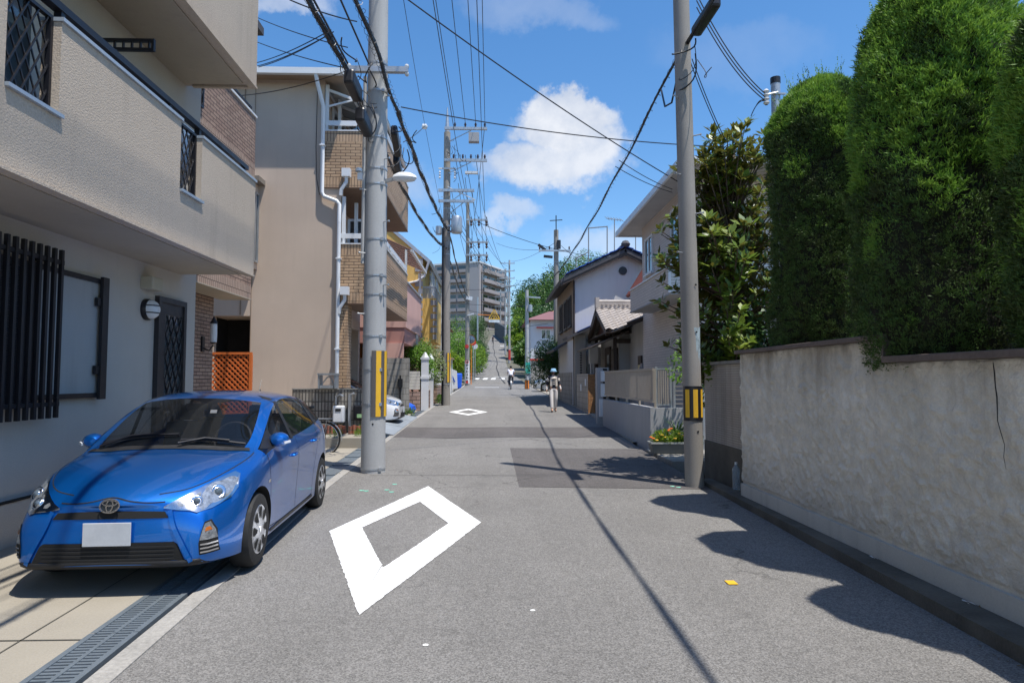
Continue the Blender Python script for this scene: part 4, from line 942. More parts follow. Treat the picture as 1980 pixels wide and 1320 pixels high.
q = MB(); q.box(4.80, 4.9, 20.75, 20.98, 1.35, 2.0); q.lathe([(.001, -.06), (.09, -.04), (.1, 0)], (4.8, 20.87, 1.8), 'x', 12); q.build('meter_box', MT['shut'], h, bevel=.02)
q = MB(); q.box(4.46, 4.52, 23.2, 24.3, .2, 2.6); q.box(4.46, 4.52, 24.5, 25.6, .2, 2.7); q.build('door', MT['darkwood'], h)
q = MB(); q.box(4.44, 4.459, 23.3, 23.75, .9, 2.3); q.box(4.44, 4.459, 24.6, 25.0, 1.0, 2.4); q.build('door_pane', MT['glassb'], h)
MB().box(4.53, 4.9, 23.03, 26.9, .2, 3.08).build('wall', MT['greyw'], h)
q = MB(); q.box(3.95, 4.3, 26.2, 26.45, 2.1, 2.85); q.build('meter_cabinet', MT['whiteplas'], h)
q = MB(); q.tube([(4.0, 26.15, 2.1), (4.0, 26.15, 1.2), (4.5, 26.15, 1.1)], .04, 6); q.tube([(4.1, 26.15, 2.1), (4.1, 26.15, 1.35), (4.5, 26.15, 1.3)], .04, 6); q.build('pipe', MT['white'], h)
q = MB()
for k in range(22): q.lathe([(.001, 0), (.035, .03), (.045, .07), (.001, .08)], (3.62, 26.35, .4+k*.1), 'z', 6)
tag(q.build('rain_chain', MT['blackmetal']), 'dark rain chain hanging from the porch gutter of the old tiled house', 'rain chain')

# pillar and walls in front
w = thing('block_wall', 'short block wall with an intercom and an orange mosaic end', 'wall', (3.5, 24, 0))
MB().box(3.40, 3.62, 22.92, 26, .1, 1.68).build('wall', MT['blocks'], w)
MB().box(3.39, 3.63, 22.88, 22.9195, .15, 1.66).build('mosaic', brick('mosaic', (.55,.26,.09), (.36,.15,.05), (.16,.1,.06), .06, .05, .006, off=.3), w)
q = MB(); q.box(3.37, 3.399, 23.4, 23.55, 1.25, 1.5); q.box(3.37, 3.399, 24.6, 24.75, 1.05, 1.3); q.build('intercom', MT['whiteplas'], w)
w = thing('block_wall', 'block wall with a low wooden side gate behind the walking woman', 'wall', (3.6, 29, 0))
MB().box(3.45, 3.6, 28.2, 34.5, .2, 1.78).box(3.6, 4.3, 28.2, 28.35, .2, 1.78).build('wall', MT['blocks'], w)
MB().box(3.55, 4.25, 28.15, 28.199, .32, 1.0).build('side_gate', surf('buff_wood', (.40,.33,.22), .2), w)

# --- gabled house with blue sheets
h = thing('house', 'two storey gabled house with blue tarpaulin on its roof edge', 'house', (6, 30, .3))
MB().prism([(3.5, .2), (7.7, .2), (7.7, 5.75), (5.6, 6.72), (3.5, 5.75)], 'y', 27.3, 34.2).build('wall', surf('pale_plaster', (.62,.615,.61), .05, .7, .05, 60, .9, bump=.003, streak=.25, scol=(.36,.35,.34)), h)
MB().box(3.46, 3.499, 27.29, 34.2, 3.2, 5.7).build('timber_cladding', surf('brown_boards', (.26,.20,.15), .15, 2, .1, 50, .85), h)
b = MB(); b.slab((5.6, 26.9, 6.92), (2.85, 26.9, 5.62), (2.85, 34.6, 5.62), (5.6, 34.6, 6.92), -.14); b.slab((8.35, 26.9, 5.62), (5.6, 26.9, 6.92), (5.6, 34.6, 6.92), (8.35, 34.6, 5.62), -.14); b.build('roof', MT['rooft'], h)
b = MB()
for k in range(15):
    s = k/15; x = 5.6-2.5*s; z = 6.96-1.18*s; b.slab((x, 26.86, z+.1), (x-.17, 26.86, z+.02+.03*(k % 2)), (x-.17, 27.9, z+.02), (x, 27.9, z+.1), -.03)
    if k < 8: x = 5.6+2.5*s; b.slab((x, 27.9, z+.1), (x+.17, 27.9, z+.02), (x+.17, 26.86, z+.02+.03*(k % 2)), (x, 26.86, z+.1), -.03)
b.build('blue_tarpaulin', MT['bluesheet'], h)
b = MB(); b.tube([(5.6, 26.8, 7.1), (5.6, 34.5, 7.1)], .12, 8); b.lathe([(.001,-.12),(.16,-.1),(.2,0),(.12,.12),(.001,.16)], (5.6, 26.9, 7.12), 'z', 8); b.build('ridge', MT['rooft'], h)
b = MB()
for s in (1, -1): b.slab(*[(5.6+s*q[0], 27.0, q[1]) for q in ((0, 6.78), (2.7, 5.5), (2.7, 5.36), (0, 6.64))][::s], .08)
b.build('bargeboard', MT['darkwood'], h)
MB().lathe([(.001, -.04), (.18, -.04), (.18, .02)], (5.55, 27.3, 6.05), 'y', 14).build('gable_vent', MT['darkframe'], h)
for y in (28.0, 29.6, 31.5): window(h, 'x', y, y+1.2, 3.75, 5.1, 3.46, -1, MT['darkwood'], MT['glassb'], .08, 1)
b = MB(); b.slab((3.05, 26.4, 3.2), (4.5, 26.4, 3.85), (4.5, 28.0, 3.85), (3.05, 28.0, 3.2), .1); b.build('lean_to_roof', MT['rooft'], h)
MB().slab((3.5, 26.38, 3.43), (4.5, 26.38, 3.88), (4.5, 27.2, 3.88), (3.5, 27.2, 3.43), .02).build('blue_tarpaulin', MT['bluesheet'], h)
b = MB(); b.slab((2.85, 30, 2.85), (3.6, 30, 3.3), (3.6, 34, 3.3), (2.85, 34, 2.85), .1); b.build('lean_to_roof', MT['rooft'], h)
MB().box(3.45, 3.9, 26.9, 27.295, .3, 3.3).build('side_boards', surf('grey_boards', (.33,.31,.28)), h)
MB().tube([(3.46, 27.22, 5.6), (3.46, 27.22, .4)], .045, 6).build('downpipe', MT['darkwood'], h)
# frames for drying laundry and an aerial on the far roof
fr = thing('roof_frame', 'thin steel drying frame above the blue edged roof', 'drying frame', (6, 38, 6))
b = MB()
P = lambda px, py: at(px, py, 38)
for a, c in (((1138, 540), (1138, 440)), ((1174, 530), (1174, 437)), ((1138, 441), (1174, 438)), ((1114, 525), (1114, 499)), ((1114, 499), (1138, 487))): b.tube([P(*a), P(*c)], .035, 5)
b.build('tubes', MT['shut'], fr)
ae = thing('aerial', 'television aerial on a thin mast above the blue edged roof', 'aerial', P(1188, 520))
b = MB(); b.tube([P(1188, 525), P(1188, 424)], .03, 5); b.tube([P(1172, 422), P(1204, 426)], .02, 4)
for k in range(6): q = P(1174+k*5.5, 422.5+k*.6); b.tube([q+Vector((-.15, 0, .12)), q+Vector((.15, 0, -.1))], .012, 4)
b.build('mast', MT['shut'], ae)
ae2 = thing('mast', 'bare thin mast left of the pale house eave', 'mast', P(1229, 520))
MB().tube([P(1229, 530), P(1229, 436)], .03, 5).build('tube', MT['shut'], ae2)
# red roofed gable peeking beside pale house
h = thing('house', 'red brown gable eave showing between the blue edged roof and the pale house', 'house', (8, 24.9, 4))
MB().box(6.2, 10, 24.8, 27.2, .2, 5.2).build('wall', MT['greyw'], h)
b = MB(); b.slab((5.62, 24.7, 4.95), (7.5, 24.7, 8.0), (7.5, 27.1, 8.0), (5.62, 27.1, 4.95), .12); b.build('roof', surf('red_roof', (.20,.05,.035), .1), h)

# white house farther along
h = thing('house', 'white two storey house with a red brown roof behind the round bush', 'house', (6, 60, 1))
MB().box(3.5, 10, 58, 66, .8, 6.7).build('wall', surf('white_render', (.60,.60,.62), .05, 1, .04, 50, .8, streak=.2, scol=(.35,.34,.34)), h)
b = MB(); b.add([(3.0,57.4,6.7),(10.6,57.4,6.7),(10.6,66.6,6.7),(3.0,66.6,6.7),(5.5,62,7.9),(8,62,7.9)], [(0,1,5,4),(1,2,5),(2,3,4,5),(3,0,4),(3,2,1,0)]); b.build('roof', surf('maroon_roof', (.22,.10,.10), .1), h)
window(h, 'y', 4.4, 5.3, 5.0, 5.9, 58, -1, MT['white'], MT['glassd'], .07, 1)
MB().box(4.0, 10.1, 57.6, 57.99, 6.0, 6.08).build('canopy', MT['red'], h)
w = thing('block_wall', 'high block wall with red tile coping in front of the white house', 'wall', (3.6, 56, .9))
MB().box(3.3, 5.5, 54.0, 54.3, .6, 3.0).build('wall', MT['blocks'], w); MB().box(3.2, 5.6, 53.9, 54.4, 3.002, 3.15).build('coping', MT['red'], w)
h = thing('house', 'orange roofed house behind the white house', 'house', (8, 80, 2))
MB().box(5, 14, 78, 88, 1.5, 8.0).build('wall', MT['yellow2'], h)
b = MB(); b.add([(4.4,77.4,8),(14.6,77.4,8),(14.6,88.6,8),(4.4,88.6,8),(8,83,10.2),(11,83,10.2)], [(0,1,5,4),(1,2,5),(2,3,4,5),(3,0,4),(3,2,1,0)]); b.build('roof', surf('orange_roof', (.42,.18,.09), .1), h)

# --- apartment block on the hill
ap = thing('apartment_building', 'seven storey grey apartment block on top of the hill', 'building', (-4, 205, 16))
A, B_, C_, D_ = [Vector(q) for q in ((-3.8, 200, 0), (4.4, 217, 0), (-6, 240, 0), (-18, 206, 0))]
zb, zt, nf = 13., 37.2, 8
APW = surf('apartment_wall', (.37, .33, .32), .06, .3, .05, 5, .85); APL = surf('apartment_pale', (.40, .37, .365), .05, .3, .04, 5, .85)
b = MB(); b.prism([(q.x, q.y) for q in (A, B_, C_, D_)], 'z', zb, zt); b.build('wall', APW, ap)
b = MB(); b.prism([(q.x*1.0+(q.x-(-5))*.03, q.y+(q.y-216)*.02) for q in (A, B_, C_, D_)], 'z', zt+.01, zt+.5); b.build('roof', MT['white'], ap)
def facade(P0, P1, floors, baymat):
    d = (P1-P0); L = d.length; d.normalize(); n = Vector((d.y, -d.x, 0)); return d, n, L
d, n, L = facade(A, B_, nf, None)
fh = (zt-zb)/nf
for k in range(nf):
    z0 = zb+k*fh
    q = MB(); p0 = A+d*1.2; p1 = A+d*(L-.2)
    q.slab(*[Vector((c.x, c.y, z)) for c, z in ((p0+n*1.3, z0+.1), (p1+n*1.3, z0+.1), (p1+n*1.3, z0+1.35), (p0+n*1.3, z0+1.35))], .15)
    q.slab(*[Vector((c.x, c.y, z0+.1)) for c in (p0, p1, p1+n*1.3, p0+n*1.3)], .2)
    for s in np.linspace(0, 1, 4):
        c = p0+(p1-p0)*s; q.bar((c.x+n.x*.65, c.y+n.y*.65, z0+.1), (c.x+n.x*.65, c.y+n.y*.65, z0+fh-.12), .2, 1.2 if False else .2)
    q.build('balcony', APW, ap)
    g_ = MB()
    for s in range(3):
        a0 = A+d*(2+s*(L-3)/3); a1 = A+d*(2+s*(L-3)/3+(L-3)/3-1.4); g_.slab(*[Vector((c.x+n.x*.06, c.y+n.y*.06, z)) for c, z in ((a0, z0+.4), (a1, z0+.4), (a1, z0+2.5), (a0, z0+2.5))], .05)
    g_.build('window', MT['glassd'], ap)
pl = MB(); p0 = A+d*.0; pl.slab(*[Vector((c.x+n.x*.12, c.y+n.y*.12, z)) for c, z in ((p0, zb), (A+d*1.1, zb), (A+d*1.1, zt), (p0, zt))], .1)
d2, n2, L2 = facade(D_, A, nf, None)
pl.slab(*[Vector((c.x+n2.x*.12, c.y+n2.y*.12, z)) for c, z in ((A-d2*3.2, zb), (A, zb), (A, zt), (A-d2*3.2, zt))], .1); pl.build('corner_panel', APL, ap)
for k in range(nf):
    z0 = zb+k*fh; g_ = MB(); q = MB()
    for s in range(3):
        a0 = D_+d2*(1+s*3.7); a1 = a0+d2*2.8
        g_.slab(*[Vector((c.x+n2.x*.06, c.y+n2.y*.06, z)) for c, z in ((a0, z0+.9), (a1, z0+.9), (a1, z0+2.4), (a0, z0+2.4))], .05)
        q.slab(*[Vector((c.x+n2.x*.9, c.y+n2.y*.9, z)) for c, z in ((a0, z0+.1), (a1+d2*.4, z0+.1), (a1+d2*.4, z0+1.2), (a0, z0+1.2))], .12)
        q.slab(*[Vector((c.x, c.y, z0+.1)) for c in (a0, a1+d2*.4, a1+d2*.4+n2*.9, a0+n2*.9)], .15)
    g_.build('window', MT['glassd'], ap); q.build('balcony', APW, ap)
# retaining walls at the crest of the slope
w = thing('retaining_wall', 'dark retaining wall at the crest of the slope', 'wall', (3, 160, 10))
b = MB(); b.slab((2.9, 147, 8.5), (.8, 166, 11), (.8, 166, 16), (2.9, 147, 13.2), -.6); b.build('wall', surf('dark_stone', (.07,.075,.085), .2, .5), w)
# ---------------------------------------------------------------- poles and wires
def pole(x, y, h, r0, r1, label, mat, bands=(), bolts=(), lean=(0, 0), group='utility poles along the street', holes=True):
    z = G(y); t_ = thing('utility_pole', label, 'utility pole', (x, y, z), 0, group)
    rr = lambda s: r0+(r1-r0)*s/h
    n = 14
    MB().tube([(lean[0]*k/n, lean[1]*k/n, -.1+(h+.1)*k/n) for k in range(n+1)], [rr(h*k/n) for k in range(n+1)], 24).build('shaft', mat, t_, smooth=40, local=True)
    if bands:
        for s in bands:
            b = MB(); r = rr(s); b.lathe([(r+.001, s-.012), (r+.006, s-.012), (r+.006, s+.012), (r+.001, s+.012)], (lean[0]*s/h, lean[1]*s/h, 0), 'z', 24); b.box(-.02+r*.7, .02+r*.7, -r*.75-.03, -r*.75+.01, s-.025, s+.025)
            b.build('steel_band', MT['steel'], t_, local=True)
    if bolts:
        for i, s in enumerate(bolts):
            b = MB(); a = R(-35) if i % 2 else R(-145); r = rr(s); u = Vector((math.cos(a), math.sin(a), 0))
            p = Vector((lean[0]*s/h, lean[1]*s/h, s)); b.cyl(p+u*r*.9, p+u*(r+.11), .009, None, 6); b.cyl(p+u*(r+.10), p+u*(r+.115), .016, None, 6)
            b.build('step_bolt', MT['steel'], t_, local=True)
    if holes:
        for s in (.75, 2.1, 2.75):
            b = MB(); r = rr(s); b.lathe([(.001, 0), (.014, 0), (.014, .004)], (.02, -r-.002, s), 'y', 10)
            b.build('bolt_hole', MT['black'], t_, local=True)
    return t_
def stripes(par, x, y, z, r, z0, z1, a0, a1, n, bg, fg, name, out=.004, border=.03):
    """curved striped plate wrapped on the pole"""
    def arc(b, aa, ab, rr, za, zb, k=6):
        vs = []; fs = []
        for i in range(k+1):
            a = aa+(ab-aa)*i/k; vs += [(x+rr*math.cos(a), y+rr*math.sin(a), za), (x+rr*math.cos(a), y+rr*math.sin(a), zb)]
        for i in range(k): fs.append((2*i, 2*i+2, 2*i+3, 2*i+1))
        b.add(vs, fs)
    b = MB(); arc(b, a0, a1, r+out, z0, z1, 24); o = b.build(name, bg, par)
    s = MB(); w = (a1-a0)/(2*n+1)
    for i in range(n): arc(s, a0+w*(2*i+.95), a0+w*(2*i+2.05), r+out+.003, z0+border, z1-border)
    s.build('stripe', fg, o); return o
def crossarm(par, x, y, z, x0, x1, w=.09, ins=(), imat=None, brace=True, drop=0):
    b = MB(); b.box(x+x0, x+x1, y-.22-w, y-.22, z-w/2, z+w/2)
    if brace: b.bar((x+x1*.6, y-.2, z-w/2), (x+.08*(1 if x1 > 0 else -1), y-.18, z-.55), .03)
    o = b.build('crossarm', MT['steel'], par)
    if ins:
        q = MB()
        for dx in ins:
            for (r, hh) in ((.05, .05), (.065, .11), (.05, .17)): q.lathe([(.02, hh-.03), (r, hh), (.02, hh+.03)], (x+dx, y-.22-w/2, z+w/2), 'z', 8)
        q.build('insulator', imat or MT['ceramic'], o)
    return o
# large pole, front left
PX, PY = -1.83, 10.3
p1 = pole(PX, PY, 11.5, .188, .135, 'large grey concrete utility pole left of the road, with a yellow and grey striped board', MT['cpole'],
          bands=(.06, 1.05, 1.58, 2.1, 2.75, 3.05, 3.62, 4.5, 4.75, 5.25, 6.0, 6.45), bolts=(2.45, 2.9, 3.4, 3.9, 4.4, 4.9, 5.4, 5.9))
stripes(p1, PX, PY, 0, .185, .92, 1.93, R(-92), R(14), 2, MT['greyp'], MT['yellowp'], 'striped_board', .012, .0)
MB().tube([(PX-.19, PY-.06, 3.3), (PX-.185, PY-.06, 6.3)], .03, 8).build('conduit', MT['cpole'], p1)
crossarm(p1, PX, PY+.0, 6.32, -.42, .52, .085, (), None, False)
q = MB()
for dx in (-.4, .5):
    for dz in (-.06, .06): q.lathe([(.001, -.04), (.03, -.03), (.035, 0), (.03, .03), (.001, .04)], (PX+dx, PY-.26, 6.32+dz), 'y', 8)
q.build('insulator', MT['ceramic'], p1)
# street lamp on it
lp = MB(); lp.bar((PX+.15, PY-.05, 4.62), (PX+.36, PY-.1, 4.66), .05); o = lp.build('lamp_arm', MT['steel'], p1)
lm = MB(); c = Vector((PX+.46, PY-.12, 4.67))
lm.lathe([(.001, .07), (.07, .06), (.12, .02), (.13, -.02)], (0, 0, 0), 'z', 16); lm.v = [tuple(c+Vector((v[0]*1.5, v[1]*.8, v[2]))) for v in lm.v]; o = lm.build('lamp_shade', MT['white'], p1, smooth=True)
lm = MB(); lm.lathe([(.128, -.022), (.11, -.06), (.001, -.075)], (0, 0, 0), 'z', 16); lm.v = [tuple(c+Vector((v[0]*1.5, v[1]*.8, v[2]))) for v in lm.v]; lm.build('lamp_lens', MT['whiteplas'], o, smooth=True)
q = MB(); q.box(PX-.26, PX-.19, PY-.2, PY-.12, 4.6, 4.72); q.lathe([(.001,.07),(.05,.05),(.055,0)], (PX-.24, PY-.2, 4.72), 'z', 10); q.build('light_sensor', MT['whiteplas'], p1)

# slim pole, front right
QX, QY = 2.78, 8.95
p2 = pole(QX, QY, 9.5, .128, .105, 'slim brown grey utility pole right of the road, with a black and yellow striped sleeve', MT['cpole2'], bolts=(3.2, 3.75, 4.3, 4.85, 5.4), lean=(-.12, 0))
stripes(p2, QX-.01, QY, 0, .124, .93, 1.40, R(-176), R(-4), 3, MT['blackmetal'], MT['yellowp'], 'striped_sleeve', .008, .045)
stripes(p2, QX-.02, QY, 0, .118, 1.72, 2.2, R(-178), R(20), 0, surf('faded_sticker', (.30,.36,.38), .5, 9, .2, 60, .7), MT['white'], 'faded_sticker', .003)
q = MB(); a = R(-165)
for k, (z, r) in enumerate(((1.62, .045), (1.50, .05), (1.44, .03))): q.tube([(QX+.126*math.cos(a+s*.28), QY+.126*math.sin(a+s*.28), z+r*math.sin(s*3.1)) for s in np.linspace(-1, 1, 9)], .007, 4)
q.build('torn_tape', MT['white'], p2)
q = MB(); q.bar((2.82, 8.72, 6.28), (2.86, 8.0, 6.31), .15, .14)
tag(q.build('splice_case', MT['blackmetal'], bevel=.04), 'black cable splice case at the top of the slim brown pole', 'splice case')

# second pole with transformer
p3 = pole(-1.95, 28.2, 11.9, .19, .14, 'concrete pole with transformer and many crossarms beyond the white gate posts', MT['cpole2'], bands=(.9, 1.9, 6.5, 8.5), bolts=(3, 4, 5, 6, 7, 8, 9, 10))
stripes(p3, -1.95, 28.2, 0, .185, 1.35, 2.6, R(-85), R(10), 2, MT['greyp'], MT['yellowp'], 'striped_board', .012, 0)
MB().tube([(-1.95, 28.2, 12.1), (-1.95, 28.2, 12.4), (-1.95, 28.2, 13.4)], [.13, .1, .02], 8).build('lightning_rod', MT['steel'], p3)
MB().tube([(-2.08, 28.0, .35), (-2.1, 28.0, 8)], .05, 6).build('conduit', MT['blackmetal'], p3)
GI = surf('brown_insulator', (.06, .03, .025), .1)
for z, a, c, ins in ((12.35, -.1, 1.75, (.35, .8, 1.25, 1.65)), (10.95, -.1, 1.75, (.3, .7, 1.05, 1.35, 1.65)), (9.62, -.35, 1.2, ()), (9.15, -.35, 1.2, ())): crossarm(p3, -1.95, 28.2, z, a, c, .11, ins, GI if ins else None)
q = MB(); q.lathe([(.001, 0), (.22, .0), (.24, .06), (.24, .62), (.2, .72), (.001, .74)], (-1.5, 27.9, 7.75), 'z', 16); q.bar((-1.9, 28.1, 8.1), (-1.6, 28, 8.1), .08); q.bar((-1.9, 28.1, 7.85), (-1.6, 28, 7.85), .08); q.build('transformer', MT['steel'], p3, smooth=40)
q = MB(); q.lathe([(.001, 0), (.13, .0), (.13, .36), (.001, .38)], (-2.28, 28.0, 7.7), 'z', 12); q.build('transformer', MT['steel'], p3, smooth=40)
q = MB(); q.box(-1.0, -.55, 27.8, 28.1, 11.75, 12.15); q.build('switch_box', MT['grey'], p3)
q = MB(); q.bar((-1.9, 28, 9.8), (-.7, 27.9, 9.2), .04); q.box(-1.15, -.6, 27.85, 28.0, 10.35, 10.45); q.build('cutout', MT['ceramic'], p3)
q = MB()
for dx in (-.3, .35):
    for k in range(3): q.lathe([(.02, -.05), (.05, 0), (.02, .05)], (-1.95+dx, 28, 10.2+k*.12), 'z', 8)
q.bar((-2.3, 28, 10.6), (-1.55, 28, 10.6), .06); q.build('insulator', MT['ceramic'], p3)
# third pole (posters)
p4 = pole(-2.02, 55, 15.6, .2, .14, 'concrete pole covered with red and white posters beside the zebra crossing', MT['cpole2'], bands=(5,), holes=False)
PO = surf('poster_white', (.72, .70, .68), .1, 5)
stripes(p4, -2.02, 55, 0, .2, 1.1, 3.0, R(-170), R(-20), 0, PO, PO, 'poster', .01)
q = MB()
for k in range(7): z = 1.3+k*.26; q.box(-2.12, -1.95+.06*(k % 2), 54.775, 54.779, z, z+.05); q.box(-2.08 if k % 2 else -2.0, -2.04 if k % 2 else -1.96, 54.77, 54.774, z-.08, z+.13)
q.build('poster_strokes', MT['blackmetal'], p4)
q = MB(); q.box(-2.14, -1.92, 54.765, 54.769, 1.12, 1.32); q.lathe([(.10, 0), (.15, 0), (.15, .01)], (-2.03, 54.76, 2.9), 'y', 14); q.lathe([(.001, -.01), (.17, 0), (.17, .01)], (-2.05, 54.76, 4.2), 'y', 14); q.build('red_marks', MT['red'], p4)
for z, a, c, ins in ((14.9, -.1, 1.7, (.3, .95, 1.6)), (13.0, -.1, 1.75, (.3, .95, 1.6)), (11.9, -.1, 1.75, (.3, .95, 1.6))): crossarm(p4, -2.02, 55, z, a, c, .14, ins, GI)
q = MB()
for z in (14.6, 12.7, 11.6):
    for dx in (.3, .95, 1.6): q.lathe([(.03, -.25), (.12, -.12), (.05, 0), (.12, .12), (.03, .3)], (-2.02+dx, 54.7, z), 'z', 8)
q.build('insulator', GI, p4)
q = MB(); q.bar((-2.1, 54.8, 8.3), (-1.6, 54.8, 8.2), .25, .3); q.bar((-2.0, 54.8, 6.8), (-1.5, 54.7, 6.95), .12, .08); q.build('lamp_arm', MT['white'], p4)
# right side poles farther away
p5 = pole(2.62, 48, 7.3, .16, .12, 'right hand pole with a teal notice and a yellow sleeve near the white house', MT['cpole'], bands=(3, 4.5), holes=False)
stripes(p5, 2.62, 48, 0, .16, .75, 1.4, R(-176), R(-4), 2, MT['blackmetal'], MT['orange'], 'striped_sleeve', .02, .02)
MB().box(2.5, 2.85, 47.8, 47.83, 1.9, 2.7).build('notice', MT['teal'], p5)
q = MB(); q.bar((2.62, 47.8, 7.5), (3.6, 47.8, 7.45), .1); q.lathe([(.001, 0), (.16, .02), (.16, .5), (.001, .55)], (2.85, 47.8, 6.4), 'z', 10); q.build('crossarm', MT['steel'], p5)
p6 = pole(3.62, 36.2, 9.3, .18, .13, 'right hand pole behind the street front of the gabled house', MT['cpole2'], bands=(7.5, 8.2), holes=False)
crossarm(p6, 3.62, 36.2, 8.6, -1.0, .8, .09, (-.95, -.4, .7), GI, False)
MB().bar((2.6, 36, 8.95), (3.0, 36, 8.65), .1, .14).build('cable_fitting', MT['blackmetal'], p6); MB().bar((2.9, 36, 8.3), (3.4, 36, 8.25), .1, .14).build('cable_fitting', MT['blackmetal'], p6)
q = MB(); q.lathe([(.001, 0), (.11, .02), (.11, .5), (.001, .52)], (3.75, 36.0, 8.7), 'z', 10); q.tube([(3.6, 36, 9.4), (3.6, 36, 10.6)], .03, 5); q.bar((3.25, 36, 10.3), (3.95, 36, 10.35), .04); q.build('cable_fitting', MT['blackmetal'], p6)
for i, (px, pyb, pyt, Y, lb) in enumerate(((985, 700, 503, 112, 'nearest far pole with a red band at the slope, right side'), (977.5, 676, 520, 125, 'far pole on the slope, left of the red banded pole'), (981.5, 680, 540, 150, 'farthest thin pole near the crest of the slope'), (968, 690, 560, 175, 'far crest pole with stacked crossarms'))):
    top = at(px, pyt, Y); pp_ = pole(top.x, Y, top.z-G(Y), .2, .15, lb, MT['cpole'], holes=False)
    for k in range(4): crossarm(pp_, top.x, Y, top.z-.6-k*1.3, -1.6, .9, .14, (-1.5, -.8, .8), GI, False)
    if i == 0: stripes(pp_, top.x, Y, 0, .2, G(Y)+.5, G(Y)+2.2, R(-176), R(-4), 0, MT['red'], MT['red'], 'red_band', .02)
    q = MB(); q.lathe([(.001, 0), (.3, .02), (.3, .9), (.001, .95)], (top.x-.5, Y-.3, top.z-6.5), 'z', 10); q.build('transformer', MT['shut'], pp_)
# overhead gantry sign
s_ = thing('overhead_sign', 'triangular lattice sign with white panel on an orange arm over the slope', 'sign', (-2.1, 100, G(100)))
MB().tube([(-2.1, 100, 2.5), (-2.1, 100, 14)], .13, 10).build('post', MT['steel'], s_)
MB().bar((-2.1, 99.8, 11.3), (-.2, 99.8, 11.2), .12).build('arm', MT['orange'], s_)
q = MB(); c0 = Vector((.42, 99.8, 10.6))
tri = [c0+Vector(v) for v in ((-.85, 0, 0), (.85, 0, 0), (0, 0, 1.5))]
for i in range(3): q.bar(tri[i], tri[(i+1) % 3], .13)
for k in range(1, 5): s = k/5; q.bar(tri[0].lerp(tri[1], s), tri[0].lerp(tri[2], s) if k > 2 else tri[1].lerp(tri[2], 1-s), .08)
q.build('triangle', MT['yellowp'], s_); MB().box(-.4, 1.25, 99.75, 99.85, 10.1, 10.5).build('panel', MT['whiteplas'], s_)
# convex mirror
cm = thing('traffic_mirror', 'orange rimmed convex traffic mirror in front of the left hedges', 'mirror', (-1.98, 57, 1))
MB().tube([(-1.75, 57, 1), (-1.75, 57, 5.2)], .04, 8).build('post', MT['orange'], cm)
MB().lathe([(.38, 0), (.42, -.05), (.42, .05), (.36, .08)], (-1.8, 56.9, 4.9), 'y', 20).build('rim', MT['orange'], cm, smooth=40)
MB().lathe([(.001, -.12), (.2, -.08), (.38, 0)], (-1.8, 56.9, 4.9), 'y', 20).build('mirror_face', MT['glassb'], cm, smooth=True)
for i, (px, Y, zt, lb) in enumerate(((915, 62, 3.9, 'thin grey sign post left of the zebra crossing'), (918.5, 66, 3.6, 'second thin grey sign post behind it near the zebra crossing'))):
    sp_ = thing('sign_post', lb, 'sign post', (at(px, 700, Y).x, Y, G(Y)), 0, 'thin posts at the crossing')
    MB().tube([(0, 0, 0), (0, 0, zt)], .05, 8).build('post', MT['steel'], sp_, local=True)
    MB().lathe([(.001, 0), (.28, 0), (.28, .03)], (0, -.08, zt-.1), 'y', 16).build('sign_plate', MT['red'] if i == 0 else MT['white'], sp_, local=True)

# steel pipe mast in the garden with insulators
sm = thing('steel_mast', 'capped galvanised steel mast rising behind the bullet shaped conifer', 'mast', (4.1, 9.0, 1))
MB().tube([(4.05, 9.0, 1), (4.05, 9.0, 5.75)], .065, 14).build('tube', MT['steel'], sm, smooth=40)
MB().lathe([(.068, 5.7), (.07, 5.71), (.07, 5.79), (.001, 5.80)], (4.05, 9.0, 0), 'z', 14).build('cap', MT['blackmetal'], sm)
q = MB(); q.tube([(4.05, 8.93, 5.55), (3.88, 8.9, 5.5)], .012, 6); q.box(3.95, 4.16, 8.92, 8.95, 5.52, 5.54); q.build('bracket', MT['steel'], sm)
q = MB()
for k in range(4): q.lathe([(.02, -.03), (.045, 0), (.02, .03)], (3.87, 8.9, 5.38+k*.055), 'z', 10)
q.build('insulator', MT['ceramic'], sm)

# ---------------- wires
def cat(p, q, sag, n=22):
    p, q = Vector(p), Vector(q); return [p.lerp(q, k/n)-Vector((0, 0, sag*4*(k/n)*(1-k/n))) for k in range(n+1)]
def wire(p, q, sag, r, label, grp='overhead wires', cat_='wire', name='overhead_wire', n=22):
    return tag(MB().tube(cat(p, q, sag, n), r, 5).build(name, MT['cable']), label, cat_, grp)
def bundle(p, q, sag, r, label, seed=0, wraps=True):
    rnd = random.Random(seed); t_ = thing('cable_bundle', label, 'cable', p, 0, 'thick cable bundles')
    pts = cat(p, q, sag, 70); b = MB()
    for k in range(3):
        ph = rnd.uniform(0, 6); o = [Vector((r*.7*math.cos(ph+i*.5), 0, r*.7*math.sin(ph+i*.5)+rnd.uniform(-.2, .2)*r)) for i in range(71)]
        b.tube([a+c for a, c in zip(pts, o)], r*.75, 6)
    b.build('strands', MT['cable'], t_)
    if wraps:
        w_ = MB(); pp = []
        for i in range(700):
            s = i/699*70; k = min(int(s), 69); a = pts[k].lerp(pts[k+1], s-k); ph = i*.8
            pp.append(a+Vector((math.cos(ph)*r*1.6, 0, math.sin(ph)*r*1.6-.2*r)))
        w_.tube(pp, .0035, 3); w_.build('lashing_wire', MT['cable'], t_)
    return t_
